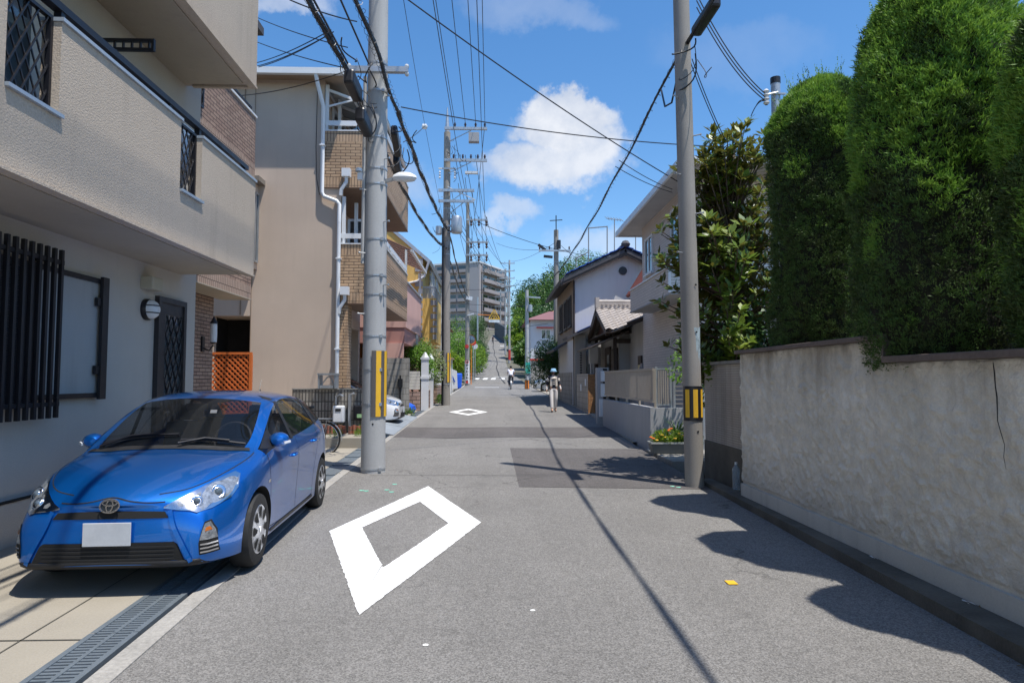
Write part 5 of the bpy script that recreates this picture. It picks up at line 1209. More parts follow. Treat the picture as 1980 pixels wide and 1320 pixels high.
# right bundle: behind camera -> slim pole -> pole beyond
bundle((2.68, 8.85, 6.15), (3.5, 36.1, 7.2), .35, .024, 'thick lashed cable bundle slanting down from the slim brown pole across the sky', 1)
bundle((2.74, 8.85, 6.2), (2.45, -14, 6.35), .2, .022, 'thick lashed cable bundle running from the slim brown pole back over the road', 2, False)
tag(MB().tube([(2.66, 8.85, 6.1), (2.62, 8.95, 5.75), (2.58, 9.1, 5.45), (2.55, 9.35, 5.5), (2.62, 9.8, 5.95)], .014, 6).build('jumper_cable', MT['cable'], smooth=True), 'looped jumper cable hanging beside the slim brown pole', 'cable')
# left bundles past the large pole
bundle((-1.42, -6, 5.6), (-1.62, 11.2, 6.12), .12, .034, 'thick cable bundle from over the camera to the right face of the large concrete pole', 3)
bundle((-1.62, 11.2, 6.12), (-1.85, 28, 7.9), .25, .034, 'thick cable bundle from the large concrete pole to the transformer pole', 4)
bundle((-2.2, -6, 5.6), (-2.12, 9.4, 6.0), .12, .030, 'thick cable bundle passing left of the large concrete pole', 5)
bundle((-2.12, 9.4, 6.0), (-2.05, 28, 7.2), .45, .030, 'lower thick cable bundle sagging from the large concrete pole to the transformer pole', 6)
bundle((-1.85, 28, 7.9), (-1.95, 55, 8.4), .5, .03, 'thick cable bundle from the transformer pole to the poster pole', 7, False)
bundle((-1.95, 28, 7.1), (-1.95, 55, 7.9), .5, .03, 'lower cable bundle from the transformer pole to the poster pole', 8, False)
wire((-2.4, -6, 5.9), (-2.2, 9.8, 6.3), .1, .016, 'slack cable left of the large concrete pole'); wire((-1.98, -6, 6.0), (-1.9, 9.9, 6.35), .1, .014, 'slack cable crossing the face of the large concrete pole')
def case(c, d, L, w, hh, label):
    d = Vector(d).normalized(); b = MB(); c = Vector(c); b.bar(c-d*L/2, c+d*L/2, w, hh); o = b.build('splice_case', MT['blackmetal'], bevel=.035); return tag(o, label, 'splice case', 'black splice cases on the cables')
case((-2.0, 9.3, 5.72), (.05, 1, -.12), .55, .15, .22, 'upper black splice case in front of the large concrete pole')
case((-1.93, 9.75, 5.36), (.05, 1, -.12), .55, .15, .22, 'lower black splice case in front of the large concrete pole')
case((-1.72, 11.6, 5.75), (-.03, 1, -.3), .7, .12, .2, 'upper black splice case on the far side of the large concrete pole')
case((-1.78, 12.3, 5.5), (-.03, 1, -.25), .7, .12, .2, 'lower black splice case on the far side of the large concrete pole')
# high voltage lines
for i, (dx, z) in enumerate(((.35, 12.6), (.8, 12.6), (1.25, 12.6), (1.65, 12.6), (.5, 11.2), (1.55, 11.2))):
    wire((-1.95+dx, 28, z), (-1.95+dx*1.05, -8, z-.4+.1*(i % 2)), .35, .012, 'high power line %s over the left side of the road' % ['first from the left', 'second from the left', 'third from the left', 'fourth from the left', 'left lower', 'right lower'][i], 'high power lines')
    wire((-1.95+dx, 28, z-(1.4 if i < 3 else 0)), (-2.02+[.3, .95, 1.6, .3, .95, 1.6][i], 54.8, [15, 15, 15, 13.1, 13.1, 13.1][i]), .5, .014, 'far power line %d of the six between the transformer and poster poles' % (i+1) if False else 'far power line %s towards the poster pole' % ['upper left', 'upper middle', 'upper right', 'lower left', 'lower middle', 'lower right'][i], 'far power lines')
    wire((-2.02+[.3, .95, 1.6, .3, .95, 1.6][i], 54.8, [15, 15, 15, 12, 12, 12][i]), at(983-i, 515+i*6, 112), .9, .02, 'distant power line %s climbing to the slope poles' % ['first', 'second', 'third', 'fourth', 'fifth', 'sixth'][i], 'distant power lines')
for k in range(5):
    wire((-1.95+.2+.3*k, 28, 9.7+.25*(k % 3)), (-2.02+.25+.32*k, 54.8, 10.8+.3*(k % 2)), .6, .012, '%s low voltage line between the transformer and poster poles' % ['first', 'second', 'third', 'fourth', 'fifth'][k], 'low voltage lines')
for k in range(3): wire((-1.9, 28, 9.2-.3*k), at(985+4*k, 545+9*k, 112), 1.2, .014, '%s long line sagging from the transformer pole to the slope' % ['upper', 'middle', 'lower'][k], 'long sagging lines')
wire(at(785, -3, 10.3), at(1340, 368, 15.5), .12, .012, 'drop wire crossing the sky from top left down to the pale house')
wire(at(775, 207, 13), at(1400, 284, 14.4), .14, .012, 'nearly level drop wire crossing the sky to the pale house roof')
wire(at(925, 430, 30), at(1240, 500, 36), .5, .014, 'long low wire from the transformer pole to the gabled house')
wire(at(1197, 310, 13), at(1300, 366, 14.6), .05, .008, 'short thin service wire under the lashed bundle'); wire(at(1190, 322, 13), at(1300, 372, 14.6), .05, .008, 'second short service wire under the lashed bundle')
wire(at(1085, 475, 35.8), at(1222, 565, 27), .2, .012, 'service wire sloping across the blue edged gable wall')
wire((2.78, 8.9, 6.0), at(1398, 270, 9.4), .05, .007, 'thin wire dropping from the slim pole into the magnolia'); wire((2.82, 8.9, 6.0), at(1403, 272, 9.4), .05, .007, 'second thin wire dropping into the magnolia')
for k in range(3): wire((2.9, 8.9, 6.75+.1*k), (3.87, 8.9, 5.40+.05*k), .16, .008, '%s of three wires from the slim pole to the steel mast' % ['lowest', 'middle', 'uppermost'][k], 'wires to the steel mast')
wire((3.86, 8.9, 5.4), at(1462, 205, 9.2), -.05, .007, 'thin curved lead hanging from the steel mast insulator'); wire((3.86, 8.9, 5.4), at(1452, 225, 9.2), -.08, .007, 'second curved lead hanging from the steel mast insulator')
# left drop wires near the large pole
for a, c, lb in (((488, 30), (672, 92), 'upper'), ((488, 78), (688, 136), 'lower')): wire(at(*a, 14), at(*c, 10.2), .05, .009, lb + ' drop wire left of the large concrete pole', 'left drop wires')
for a, c, lb in (((495, 122), (640, 58), 'first'), ((498, 128), (645, 62), 'second'), ((500, 130), (638, 66), 'third')): wire(at(*a, 14.5), at(*c, 10.1), .06, .009, lb + ' wire rising from the tan house corner to the large pole', 'left rising wires')
wire(at(466, 185, 12.7), at(690, 130, 10.2), .08, .008, 'thin wire from the brown house to the large pole'); wire(at(560, 0, 9), at(690, 42, 10), .03, .010, 'black drop wire entering from the top left')
wire(at(780, -2, 11), at(822, 245, 20), .05, .006, 'thin guy wire right of the large concrete pole'); wire(at(822, 245, 20), at(860, 440, 28), .05, .006, 'lower guy wire towards the transformer pole'); wire(at(780, 275, 14), at(820, 245, 20), .04, .010, 'short service wire with white insulator')
wire(at(1072, 470, 36), at(985, 505, 70), .3, .012, 'wire from the right pole over the treetops', n=10); wire(at(1072, 480, 36), at(960, 470, 56), .3, .012, 'wire from the right pole across to the poster pole', n=10)
for k, (a, c) in enumerate((((870, 585), (1070, 590)), ((880, 640), (1060, 625)), ((900, 560), (1015, 548)), ((905, 600), (1016, 610)))): wire(at(*a, 50), at(*c, 48), .15, .014, '%s wire crossing the street before the slope' % ['first', 'second', 'third', 'fourth'][k], 'cross street wires')
bb = thing('junction_box', 'small white insulator knot on the guy wire right of the large concrete pole', 'insulator', at(822, 243, 20))
MB().lathe([(.001,-.1),(.08,-.06),(.08,.06),(.001,.1)], at(821, 245, 20), 'x', 10).build('body', MT['ceramic'], bb)

def tangle(cx, cy, cz, sx, sz, n, seed, label):
    q = random.Random(seed); b = MB()
    for k in range(n):
        a = Vector((cx+q.uniform(-sx, sx), cy+q.uniform(-.25, .05), cz+q.uniform(-sz, sz))); e = a+Vector((q.uniform(-.35, .35), q.uniform(-.5, .5), q.uniform(-.5, .3))); dr = q.uniform(.06, .3)
        b.tube([a.lerp(e, s)+Vector((.06*math.sin(s*6), 0, -dr*4*s*(1-s))) for s in np.linspace(0, 1, 12)], q.choice((.006, .008, .011)), 5)
    return tag(b.build('cable_loops', MT['cable'], smooth=True), label, 'cable', 'loose cable loops on poles')
tangle(PX-.12, PY-.3, 5.9, .25, .5, 11, 3, 'loose looping leads in front of the large concrete pole')
tangle(PX+.35, PY+.9, 5.7, .15, .4, 6, 4, 'loose looping leads just right of the large concrete pole')
tangle(-1.95, 27.9, 8.0, .35, 1.0, 14, 5, 'loose looping leads around the pole transformer')
tangle(-1.5, 27.9, 11.0, .6, .8, 12, 6, 'jumper leads between the top crossarms of the transformer pole')
tangle(QX+.05, QY-.1, 6.1, .1, .2, 4, 7, 'short loose leads by the splice case of the slim pole')
# ---------------------------------------------------------------- vegetation
def leaves_mesh(name, cen, dirs, nrm, ln, wd, fold=.0, shape=.5):
    """cen, dirs, nrm: (n,3); one pointed leaf (4 verts, 1 quad) each"""
    n = len(cen); dirs = dirs/np.linalg.norm(dirs, axis=1, keepdims=True)
    side = np.cross(dirs, nrm); side /= np.linalg.norm(side, axis=1, keepdims=True)+1e-9
    up = np.cross(side, dirs)
    ln = np.asarray(ln).reshape(-1, 1); wd = np.asarray(wd).reshape(-1, 1)
    v = np.empty((n, 4, 3))
    v[:, 0] = cen; v[:, 2] = cen+dirs*ln
    v[:, 1] = cen+dirs*ln*shape+side*wd/2+up*wd*fold; v[:, 3] = cen+dirs*ln*shape-side*wd/2+up*wd*fold
    me = bpy.data.meshes.new(name); me.vertices.add(n*4); me.vertices.foreach_set('co', v.reshape(-1))
    me.loops.add(n*4); me.loops.foreach_set('vertex_index', np.arange(n*4, dtype=np.int32))
    me.polygons.add(n); me.polygons.foreach_set('loop_start', np.arange(0, n*4, 4, dtype=np.int32)); me.polygons.foreach_set('loop_total', np.full(n, 4, dtype=np.int32))
    me.update(calc_edges=True); return me
rs = np.random.RandomState(11)
def rnd_unit(n):
    v = rs.normal(size=(n, 3)); return v/np.linalg.norm(v, axis=1, keepdims=True)

# --- clipped conifers
JUN = leafmat('juniper_spray', (.042, .052, .016), (.08, .17, .03), rough=.65, trans=.12, sc=5)
JUNLIT = leafmat('juniper_lit_tips', (.09, .22, .03), (.26, .41, .055), rough=.6, trans=.25, sc=7)  # sunlit top put into the colour, along with fresh yellow-green tips
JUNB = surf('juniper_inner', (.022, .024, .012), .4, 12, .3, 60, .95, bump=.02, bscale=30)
def bullet(h, r, z0, zs):
    """radius profile of a clipped bullet: vertical flank, domed head"""
    def f(z):
        s = (z-z0)/(h-z0)
        e = (zs-z0)/(h-z0)
        flank = np.where(s < .12, .80+.2*(s/.12), 1.0)
        dome = np.sqrt(np.clip(1-np.clip((s-e)/(1-e), 0, 1)**2.2, 0, 1))
        return r*flank*dome
    return f
def conifer(x, y, h, r, z0, zs, label, seed, n=17000):
    global rs
    rs = np.random.RandomState(seed)
    t_ = thing('conifer_tree', label, 'tree', (x, y, 1.0), 0, 'clipped conifers above the plastered wall')
    MB().tube([(0, 0, 0), (.02, .0, .8), (0, .03, h-1.5)], [.09, .07, .02], 8).build('trunk', MT['bark'], t_, local=True)
    f = bullet(h, r, z0, zs)
    # lumpy radius: clumps of growth
    def lump(a, z): return 1+.05*np.sin(a*3+z*2.3+seed)+.035*np.sin(a*7-z*4.1+seed*2)+.03*np.sin(z*9+a*5)
    # inner mass
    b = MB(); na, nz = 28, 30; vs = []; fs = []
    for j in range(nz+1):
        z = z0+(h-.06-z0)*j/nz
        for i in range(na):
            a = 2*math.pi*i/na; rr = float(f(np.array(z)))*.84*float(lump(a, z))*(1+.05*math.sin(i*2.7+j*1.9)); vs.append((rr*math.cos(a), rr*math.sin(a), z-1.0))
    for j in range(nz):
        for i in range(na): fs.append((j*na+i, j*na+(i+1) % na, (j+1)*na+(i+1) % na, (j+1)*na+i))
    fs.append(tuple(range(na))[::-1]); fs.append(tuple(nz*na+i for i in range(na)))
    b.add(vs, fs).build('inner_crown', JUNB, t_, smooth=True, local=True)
    # tufts
    zc = np.concatenate([rs.uniform(z0, h, n*3//4), zs+(h-zs)*np.sqrt(rs.uniform(0, 1, n//4))])[:n]; a = rs.uniform(0, 2*math.pi, n)
    keep = rs.uniform(0, 1, n) < (.93-.22*(np.sin(a*5+zc*3.3+seed)*np.sin(zc*5.1-a*2) > .55))
    zc, a = zc[keep], a[keep]; n = len(zc)
    rr = f(zc)*lump(a, zc)*(rs.uniform(.88, 1.0, n))
    cen = np.stack([rr*np.cos(a), rr*np.sin(a), zc-1.0], 1)
    dz = f(zc+.04)-f(zc-.04); sl = np.clip(-dz/.08, 0, 6)
    out = np.stack([np.cos(a), np.sin(a), sl], 1); out /= np.linalg.norm(out, axis=1, keepdims=True)
    K = 17
    base = np.repeat(cen, K, 0)+rs.normal(0, .014, (n*K, 3)); o = np.repeat(out, K, 0)
    tl = np.repeat(rs.uniform(.6, 1.25, n), K)
    d = o*.6+np.array([0, 0, .55])+rnd_unit(n*K)*.75
    top = np.repeat(zc, K) > zs
    ln = rs.uniform(.018, .042, n*K)*tl*np.where(top, 1.25, .9); wd = rs.uniform(.005, .0095, n*K)
    nr = o+rnd_unit(n*K)*.8
    # stray leading shoots on the head
    m = 70; za = zs+(h-zs)*np.sqrt(rs.uniform(.35, 1, m)); aa = rs.uniform(0, 6.28, m); ra = f(za)*.97
    sh = np.stack([ra*np.cos(aa), ra*np.sin(aa), za-1.0], 1); S_ = 14
    sl_ = np.repeat(rs.uniform(.10, .28, m), S_); tt = np.tile(np.linspace(0, 1, S_), m)
    sd = np.repeat(np.stack([np.cos(aa)*.18, np.sin(aa)*.18, np.ones(m)], 1)+rs.normal(0, .1, (m, 3)), S_, 0)
    sb = np.repeat(sh, S_, 0)+sd*(sl_*tt)[:, None]
    dd = sd+rnd_unit(m*S_)*.7
    base = np.concatenate([base, sb]); d = np.concatenate([d, dd]); nr = np.concatenate([nr, rnd_unit(m*S_)])
    ln = np.concatenate([ln, (.05*(1.1-tt))]); wd = np.concatenate([wd, .013*np.ones(m*S_)])
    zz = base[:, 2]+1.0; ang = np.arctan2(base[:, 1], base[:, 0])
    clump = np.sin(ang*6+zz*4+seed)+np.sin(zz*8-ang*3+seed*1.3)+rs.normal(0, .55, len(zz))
    new = ((zz > zs+.25)&(clump > -1.2)) | ((zz > zs-.35)&(clump > 1.0)) | (clump > 2.7)  # sprays given the brighter sunlit colour, mostly on the dome
    link('foliage', leaves_mesh('foliage', base[~new], d[~new], nr[~new], ln[~new], wd[~new], .15, .45), JUN, t_)
    link('lit_tips', leaves_mesh('lit_tips', base[new], d[new], nr[new], ln[new]*1.1, wd[new], .15, .45), JUNLIT, t_); return t_
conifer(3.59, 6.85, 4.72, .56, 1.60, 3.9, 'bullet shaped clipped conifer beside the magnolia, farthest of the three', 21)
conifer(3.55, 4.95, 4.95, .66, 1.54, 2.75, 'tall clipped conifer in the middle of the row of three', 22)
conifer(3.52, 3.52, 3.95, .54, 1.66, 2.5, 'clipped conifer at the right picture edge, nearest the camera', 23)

# --- generic leafy crowns
def crown_pts(blobs, per, rnd):
    cs = []; os_ = []
    for (cx, cy, cz, rx, ry, rz) in blobs:
        u = rnd.normal(size=(per, 3)); u /= np.linalg.norm(u, axis=1, keepdims=True)
        q = u*rnd.uniform(.45, 1., (per, 1))**.5
        cs.append(q*np.array([rx, ry, rz])+np.array([cx, cy, cz])); os_.append(u)
    return np.concatenate(cs), np.concatenate(os_)
def leafy(name, label, cat_, base, blobs, per, size, mat, trunk=None, group=None, droop=-.2, aspect=.5, seed=1, limbs=True, twig=.5):
    """blobs relative to base; trunk radius; limbs run from the trunk to the blobs"""
    global rs; rs = np.random.RandomState(seed)
    t_ = thing(name, label, cat_, base, 0, group)
    if trunk:
        b = MB(); zt = max(q[2] for q in blobs)*.75
        pts = [(.03*math.sin(k*2+seed), .03*math.cos(k*1.7+seed), -.1+(zt+.1)*k/6) for k in range(7)]
        b.tube(pts, [trunk*(1-.13*k) for k in range(7)], 7)
        b.build('trunk', MT['bark'], t_, smooth=True, local=True)
        if limbs:
            b = MB()
            for q in blobs:
                s = min(max(q[2]*.55, .1), zt*.95); p0 = Vector((0, 0, s)); p1 = Vector(q[:3]); m_ = p0.lerp(p1, .5)+Vector((0, 0, .08*(p1-p0).length))
                b.tube([p0, m_, p1], [trunk*.45, trunk*.28, trunk*.1], 5)
            b.build('limbs', MT['bark'], t_, local=True)
    c, o = crown_pts(blobs, per, rs); n = len(c)
    d = o*.7+rnd_unit(n)*.8+np.array([0, 0, droop]); nr = o*.5+np.array([0, 0, .9])+rnd_unit(n)*.6
    ln = size*rs.uniform(.6, 1.2, n)
    link('foliage', leaves_mesh('foliage', c, d, nr, ln, ln*aspect, .12), mat, t_)
    return t_
def blobs(n, R3, zc, rb, seed, flat=1.0):
    q = random.Random(seed); out = []
    for k in range(n):
        while 1:
            u = Vector((q.uniform(-1, 1), q.uniform(-1, 1), q.uniform(-1, 1)))
            if .25 < u.length < 1: break
        s = rb*q.uniform(.7, 1.3); out.append((u.x*R3[0], u.y*R3[1], zc+u.z*R3[2], s, s, s*flat))
    return out
BRIGHT = leafmat('bright_leaf', (.08, .19, .02), (.19, .33, .04), trans=.35)
MID = leafmat('mid_leaf', (.05, .12, .022), (.13, .23, .04), trans=.3)
DARK = leafmat('dark_leaf', (.022, .065, .018), (.065, .135, .03), trans=.15)
LIME = leafmat('lime_leaf', (.12, .24, .02), (.25, .34, .04), trans=.4)
MAG = leafmat('magnolia_leaf', (.05, .13, .016), (.23, .29, .03), under=(.12, .115, .022), rough=.38, trans=.28, sc=3, spec=.6)
VARI = leafmat('variegated_leaf', (.05, .12, .02), (.42, .46, .22), trans=.3, sc=14)

# --- magnolia behind the slim pole: rosettes of big leaves on limbs
def magnolia(x, y, z):
    global rs; rs = np.random.RandomState(5); q = random.Random(8)
    t_ = thing('magnolia_tree', 'glossy magnolia with rust coloured leaf undersides behind the slim brown pole', 'tree', (x, y, z))
    tr = MB(); tr.tube([(0, 0, 0), (-.05, .03, 1.2), (-.12, 0, 2.4), (-.05, 0, 3.6), (.05, 0, 4.3)], [.08, .07, .055, .035, .012], 8); tr.build('trunk', MT['bark'], t_, smooth=True, local=True)
    lb = MB(); C_ = []; D_ = []
    for k in range(290):
        h = q.uniform(.4, 4.3); a = q.uniform(0, 6.28)
        env = 1.13*math.sin(min(1, (h-.0)/1.6)*1.57)*(1-.55*max(0, (h-2.4)/2.0)); L = env*q.uniform(.35, 1.05)
        p0 = Vector((-.08, 0, h*.8)); p1 = Vector((L*math.cos(a)-.08, L*math.sin(a), h+q.uniform(0, .25)))
        if a > 2.2 and a < 4.2 and 2.0 < h < 3.2: p1.x -= .06
        lb.tube([p0, p0.lerp(p1, .5)+Vector((0, 0, -.05)), p1], [.018, .012, .006], 4)
        for s in (1., .72, .5):
            c = p0.lerp(p1, s); C_.append(c); D_.append((p1-p0).normalized()+Vector((0, 0, .9*s)))
    lb.build('limbs', MT['bark'], t_, local=True)
    n = len(C_); K = 10
    ax = np.array([tuple(d.normalized()) for d in D_]); cen = np.repeat(np.array([tuple(c) for c in C_]), K, 0); A_ = np.repeat(ax, K, 0)
    ra = rnd_unit(n*K); ra -= A_*(ra*A_).sum(1, keepdims=True); ra /= np.linalg.norm(ra, axis=1, keepdims=True)
    el = rs.uniform(.15, .9, (n*K, 1)); d = ra*np.cos(el)+A_*np.sin(el)
    nr = A_*1.0-ra*.5+rnd_unit(n*K)*.25
    ln = rs.uniform(.12, .21, n*K)
    link('foliage', leaves_mesh('foliage', cen+d*.015+rs.normal(0, .015, (n*K, 3)), d, nr, ln, ln*.40, .10, .55), MAG, t_)
magnolia(3.76, 9.9, .9)
leafy('shrub', 'bright leafy shrub showing left of the slim brown pole', 'shrub', (3.75, 12.0, .1), blobs(12, (.45, .4, .6), 1.75, .26, 3), 130, .085, BRIGHT, .03, seed=3)
leafy('shrub', 'dark evergreen shrub filling the gap below the magnolia', 'shrub', (4.15, 10.9, .1), blobs(16, (.75, .5, .8), 1.7, .35, 4), 160, .11, DARK, .05, seed=4)
leafy('shrub', 'dark shrub between the magnolia and the bullet shaped conifer', 'shrub', (4.2, 9.6, 1.0), blobs(10, (.6, .5, .6), 1.0, .35, 14), 160, .11, DARK, .05, seed=14)
# round bush by the walking woman, a palm behind
leafy('bush', 'dark round clipped bush overhanging the pavement behind the walking woman', 'bush', (3.2, 35.2, .4), blobs(30, (1.1, 1.3, 1.1), 1.9, .6, 5), 420, .12, DARK, .12, seed=5)
pm = thing('palm', 'small fan palm sticking up behind the round bush', 'palm', (3.9, 37, .5))
MB().tube([(0, 0, 0), (0, 0, 3.1)], .09, 8).build('trunk', MT['bark'], pm, local=True)
b = MB()
for k in range(26):
    a = k*2.4; e = .2+.6*((k*7) % 10)/10; d = Vector((math.cos(a)*math.cos(e), math.sin(a)*math.cos(e), math.sin(e))); sd = d.cross(Vector((0, 0, 1))).normalized()*.06
    p = Vector((0, 0, 3.05)); m_ = p+d*.55; b.quad(p-sd*.2, m_-sd, p+d*1.0-Vector((0, 0, .18)), m_+sd)
b.build('fronds', DARK, pm, local=True)
# garden shrubs in front of the pink and yellow houses
leafy('shrub', 'bright green shrub over the cream louvred panel', 'shrub', (-3.05, 25.6, .3), blobs(14, (.75, .5, .8), 1.85, .36, 6), 300, .10, BRIGHT, .05, seed=6)
leafy('shrub', 'reddish new growth shrub beside the louvred panel', 'shrub', (-3.5, 25.0, .3), blobs(8, (.4, .4, .6), 1.4, .3, 7), 150, .09, leafmat('russet_leaf', (.06, .09, .02), (.24, .10, .03)), .04, seed=7)
leafy('shrub', 'variegated shrub spilling between the white gate posts and the transformer pole', 'shrub', (-2.75, 27.9, .35), blobs(16, (.6, .75, .85), 1.8, .40, 8), 330, .11, VARI, .05, seed=8)
leafy('shrub', 'tuft of weeds growing by the white car ramp', 'weeds', (-2.68, 21.6, .26), blobs(5, (.16, .2, .08), .12, .12, 9), 120, .10, MID, None, seed=9, droop=.6, aspect=.2)
q = MB(); q.lathe([(.001, 0), (.05, .01), (.06, .05), (.03, .09), (.001, .1)], (-2.66, 21.35, .27), 'z', 8)
tag(q.build('stone', MT['conc']), 'pale stone lying in the tuft of weeds', 'stone')
leafy('shrub', 'small weeds at the foot of the transformer pole', 'weeds', (-2.3, 29.6, .4), blobs(6, (.25, .7, .1), .2, .16, 10), 110, .12, MID, None, seed=10, droop=.5, aspect=.3)
for k in range(6):
    leafy('grass_tuft', ['grass tuft on the planter step by the bicycle wheel', 'grass tuft at the front lip of the planter step', 'grass tuft at the right end of the planter step', 'grass tuft behind the red edging', 'grass tuft under the gas meter', 'grass tuft at the left end of the planter step'][k], 'grass',
          ((-3.5, -3.1, -2.62, -2.8, -3.2, -3.68)[k], (13.5, 13.36, 13.5, 14.3, 14.2, 13.7)[k], .33), blobs(2, (.14, .05, .02), .03, .07, 40+k), 60, .11, BRIGHT, None, 'grass tufts on the planter step', seed=40+k, droop=1.2, aspect=.09)
# hedges and trees on the left of the slope
TL = [(-4.2, 44, .9, 2.1, 'bright'), (-3.9, 50, 1.0, 2.4, 'bright'), (-3.6, 63, 1.3, 3.2, 'lime'), (-3.4, 70, 2.3, 5.4, 'bright'), (-2.7, 78, 2.0, 4.6, 'lime'), (-2.6, 86, 2.1, 4.8, 'mid'), (-2.3, 95, 2.1, 4.6, 'dark'), (-2.6, 105, 2.1, 4.6, 'dark'), (-3.4, 117, 2.4, 5.2, 'dark'), (-3.2, 130, 2.6, 6.5, 'dark'), (-6.5, 98, 3.4, 8.5, 'mid'), (-8, 84, 3.2, 7.5, 'dark'), (-3.4, 146, 2.6, 6.5, 'mid')]
LT = ['pale green hedge tree beyond the transformer pole', 'pale green hedge tree left of the poster pole', 'bright overhanging hedge tree at the convex mirror', 'tall bright green tree behind the convex mirror', 'bright tree just beyond the zebra crossing, left side', 'mid green tree overhanging the foot of the slope',
      'dark round tree on the left of the lower slope', 'dark tree left of the first small diamond', 'dark tree left of the white lettering', 'dark tree left of the far walker', 'big mid green tree below the apartment block', 'dark tree beside the red-brown roof', 'mid green tree at the crest of the slope, left side']
for i, (x, y, r, hh, kd) in enumerate(TL):
    leafy('leafy_tree', LT[i], 'tree', (x, y, G(y)-.1), blobs(20, (r*.75, r*.8, hh*.36), hh*.58, r*.42, 60+i), 230 if y < 60 else 170, .20 if y < 60 else .26, dict(bright=BRIGHT, mid=MID, dark=DARK, lime=LIME)[kd], .10, 'trees along the left of the slope', seed=60+i)
# right of the slope
TR = [(5.0, 92, 1.8, 4.5, 'mid'), (6.5, 100, 3.0, 9.5, 'dark'), (5.2, 118, 2.2, 7.5, 'lime'), (9, 112, 3.6, 10.5, 'dark'), (7, 132, 3.4, 12, 'mid'), (13, 126, 4.5, 14.5, 'dark'), (9.5, 148, 4.6, 14, 'dark'), (16, 145, 5, 15.5, 'mid'), (14, 165, 5.2, 17, 'dark'), (22, 160, 5.5, 17, 'mid'), (20, 182, 6, 18, 'dark'), (28, 178, 6, 18, 'mid'), (11, 180, 5, 15, 'dark'), (7.5, 165, 3.5, 12, 'mid')]
RT_ = ['small mid green tree behind the white house wall', 'dark tree to the right of the red banded pole', 'lime green bamboo like tree beside the slope poles', 'dark tree above the white house', 'tall mid green tree on the hill beside the slope', 'dark hill tree above the maroon roof', 'tall dark hill tree right of the slope crest', 'broad mid green hill tree left of the blue edged roof',
       'dark hill tree behind the roof frame', 'mid green hill tree far right of the skyline', 'dark skyline tree behind the gabled house', 'rightmost mid green skyline tree', 'dark skyline tree close to the apartment block', 'slim mid green tree at the slope crest, right side']
for i, (x, y, r, hh, kd) in enumerate(TR):
    leafy('hill_tree', RT_[i], 'tree', (x, y, terrain(x, y)-.2), blobs(22, (r*.8, r*.8, hh*.38), hh*.58, r*.42, 90+i), 240, .34+y*.0012, dict(lime=LIME, mid=MID, dark=DARK)[kd], .2, 'trees on the hill to the right', seed=90+i)
# wood covering the hill behind
q = random.Random(4); bl = []
for k in range(150):
    x = q.uniform(-110, 130); y = q.uniform(205, 300)
    if -22 < x < 12 and y < 262: continue
    s = q.uniform(3.0, 5.5); bl.append((x, y, terrain(x, y)+q.uniform(3, 9), s, s, s*.9))
for k in range(70):
    x = q.choice((-1, 1))*q.uniform(26, 90); y = q.uniform(95, 205); s = q.uniform(2.5, 4.5); bl.append((x, y, terrain(x, y)+q.uniform(2, 7), s, s, s*.9))
rs = np.random.RandomState(77); c, o = crown_pts(bl, 190, rs); n = len(c)
me = leaves_mesh('woodland', c, o+rnd_unit(n)*.8, o+rnd_unit(n)*.6, rs.uniform(.7, 1.3, n), rs.uniform(.4, .8, n), .1)
wd_ = link('woodland', me, MID); wd_['kind'] = 'stuff'; wd_['label'] = 'far wood covering the hill behind the houses'; wd_['category'] = 'wood'
# marigold planter by the slim pole
pt = thing('planter', 'long grey planter trough of orange and yellow marigolds on the kerb slab', 'planter', (3.30, 12.05, .13))
b = MB(); X0, X1 = -.38, .40
b.add([(X0+.04,-.11,0),(X1-.04,-.11,0),(X1-.04,.11,0),(X0+.04,.11,0),(X0,-.15,.20),(X1,-.15,.20),(X1,.15,.20),(X0,.15,.20)], [(3,2,1,0),(0,1,5,4),(1,2,6,5),(2,3,7,6),(3,0,4,7)])
b.build('trough', surf('grey_plastic', (.17,.175,.165), .1, 5, .05, 60, .6), pt, local=True, bevel=.01)
b = MB(); b.box(X0-.012, X1+.012, -.165, -.14, .185, .215); b.box(X0-.012, X1+.012, .14, .165, .185, .215); b.box(X0-.012, X0+.01, -.14, .14, .185, .215); b.box(X1-.01, X1+.012, -.14, .14, .185, .215); b.build('rim', surf('pale_rim', (.42,.43,.40)), pt, local=True)
MB().box(X0+.01, X1-.01, -.14, .14, .15, .18).build('soil', MT['soil'], pt, local=True)
rs = np.random.RandomState(31); bb_ = blobs(12, (.36, .13, .07), .27, .10, 31)
c, o = crown_pts(bb_, 220, rs); n = len(c); c[:, 2] = np.maximum(c[:, 2], .18)
link('foliage', leaves_mesh('foliage', c, o+rnd_unit(n)*.8+np.array([0, 0, .4]), o+rnd_unit(n)*.5, rs.uniform(.03, .06, n), rs.uniform(.010, .018, n), .1), LIME, pt)
for nm, m_, pts in (('orange_flower', surf('marigold_orange', (.75, .16, .02), .2, 30, .2, 90, .7), [(-.02, -.05, .44), (.02, .0, .45), (-.38, -.08, .30), (-.34, -.11, .28), (-.05, -.1, .42)]), ('yellow_flower', surf('marigold_yellow', (.75, .45, .05), .2, 30, .2, 90, .7), [(-.18, -.12, .34), (-.2, -.05, .36), (.14, -.1, .37), (.3, -.13, .26), (-.28, -.13, .25), (.05, -.15, .28), (-.12, -.14, .30), (.22, -.1, .33)])):
    for p in pts: MB().lathe([(.001, -.012), (.022, -.006), (.032, .004), (.026, .014), (.001, .018)], p, 'z', 9).build(nm, m_, pt, local=True)
gs = thing('grass_plant', 'spiky strap leaved plant in a pot behind the marigold planter', 'plant', (3.55, 12.5, .13))
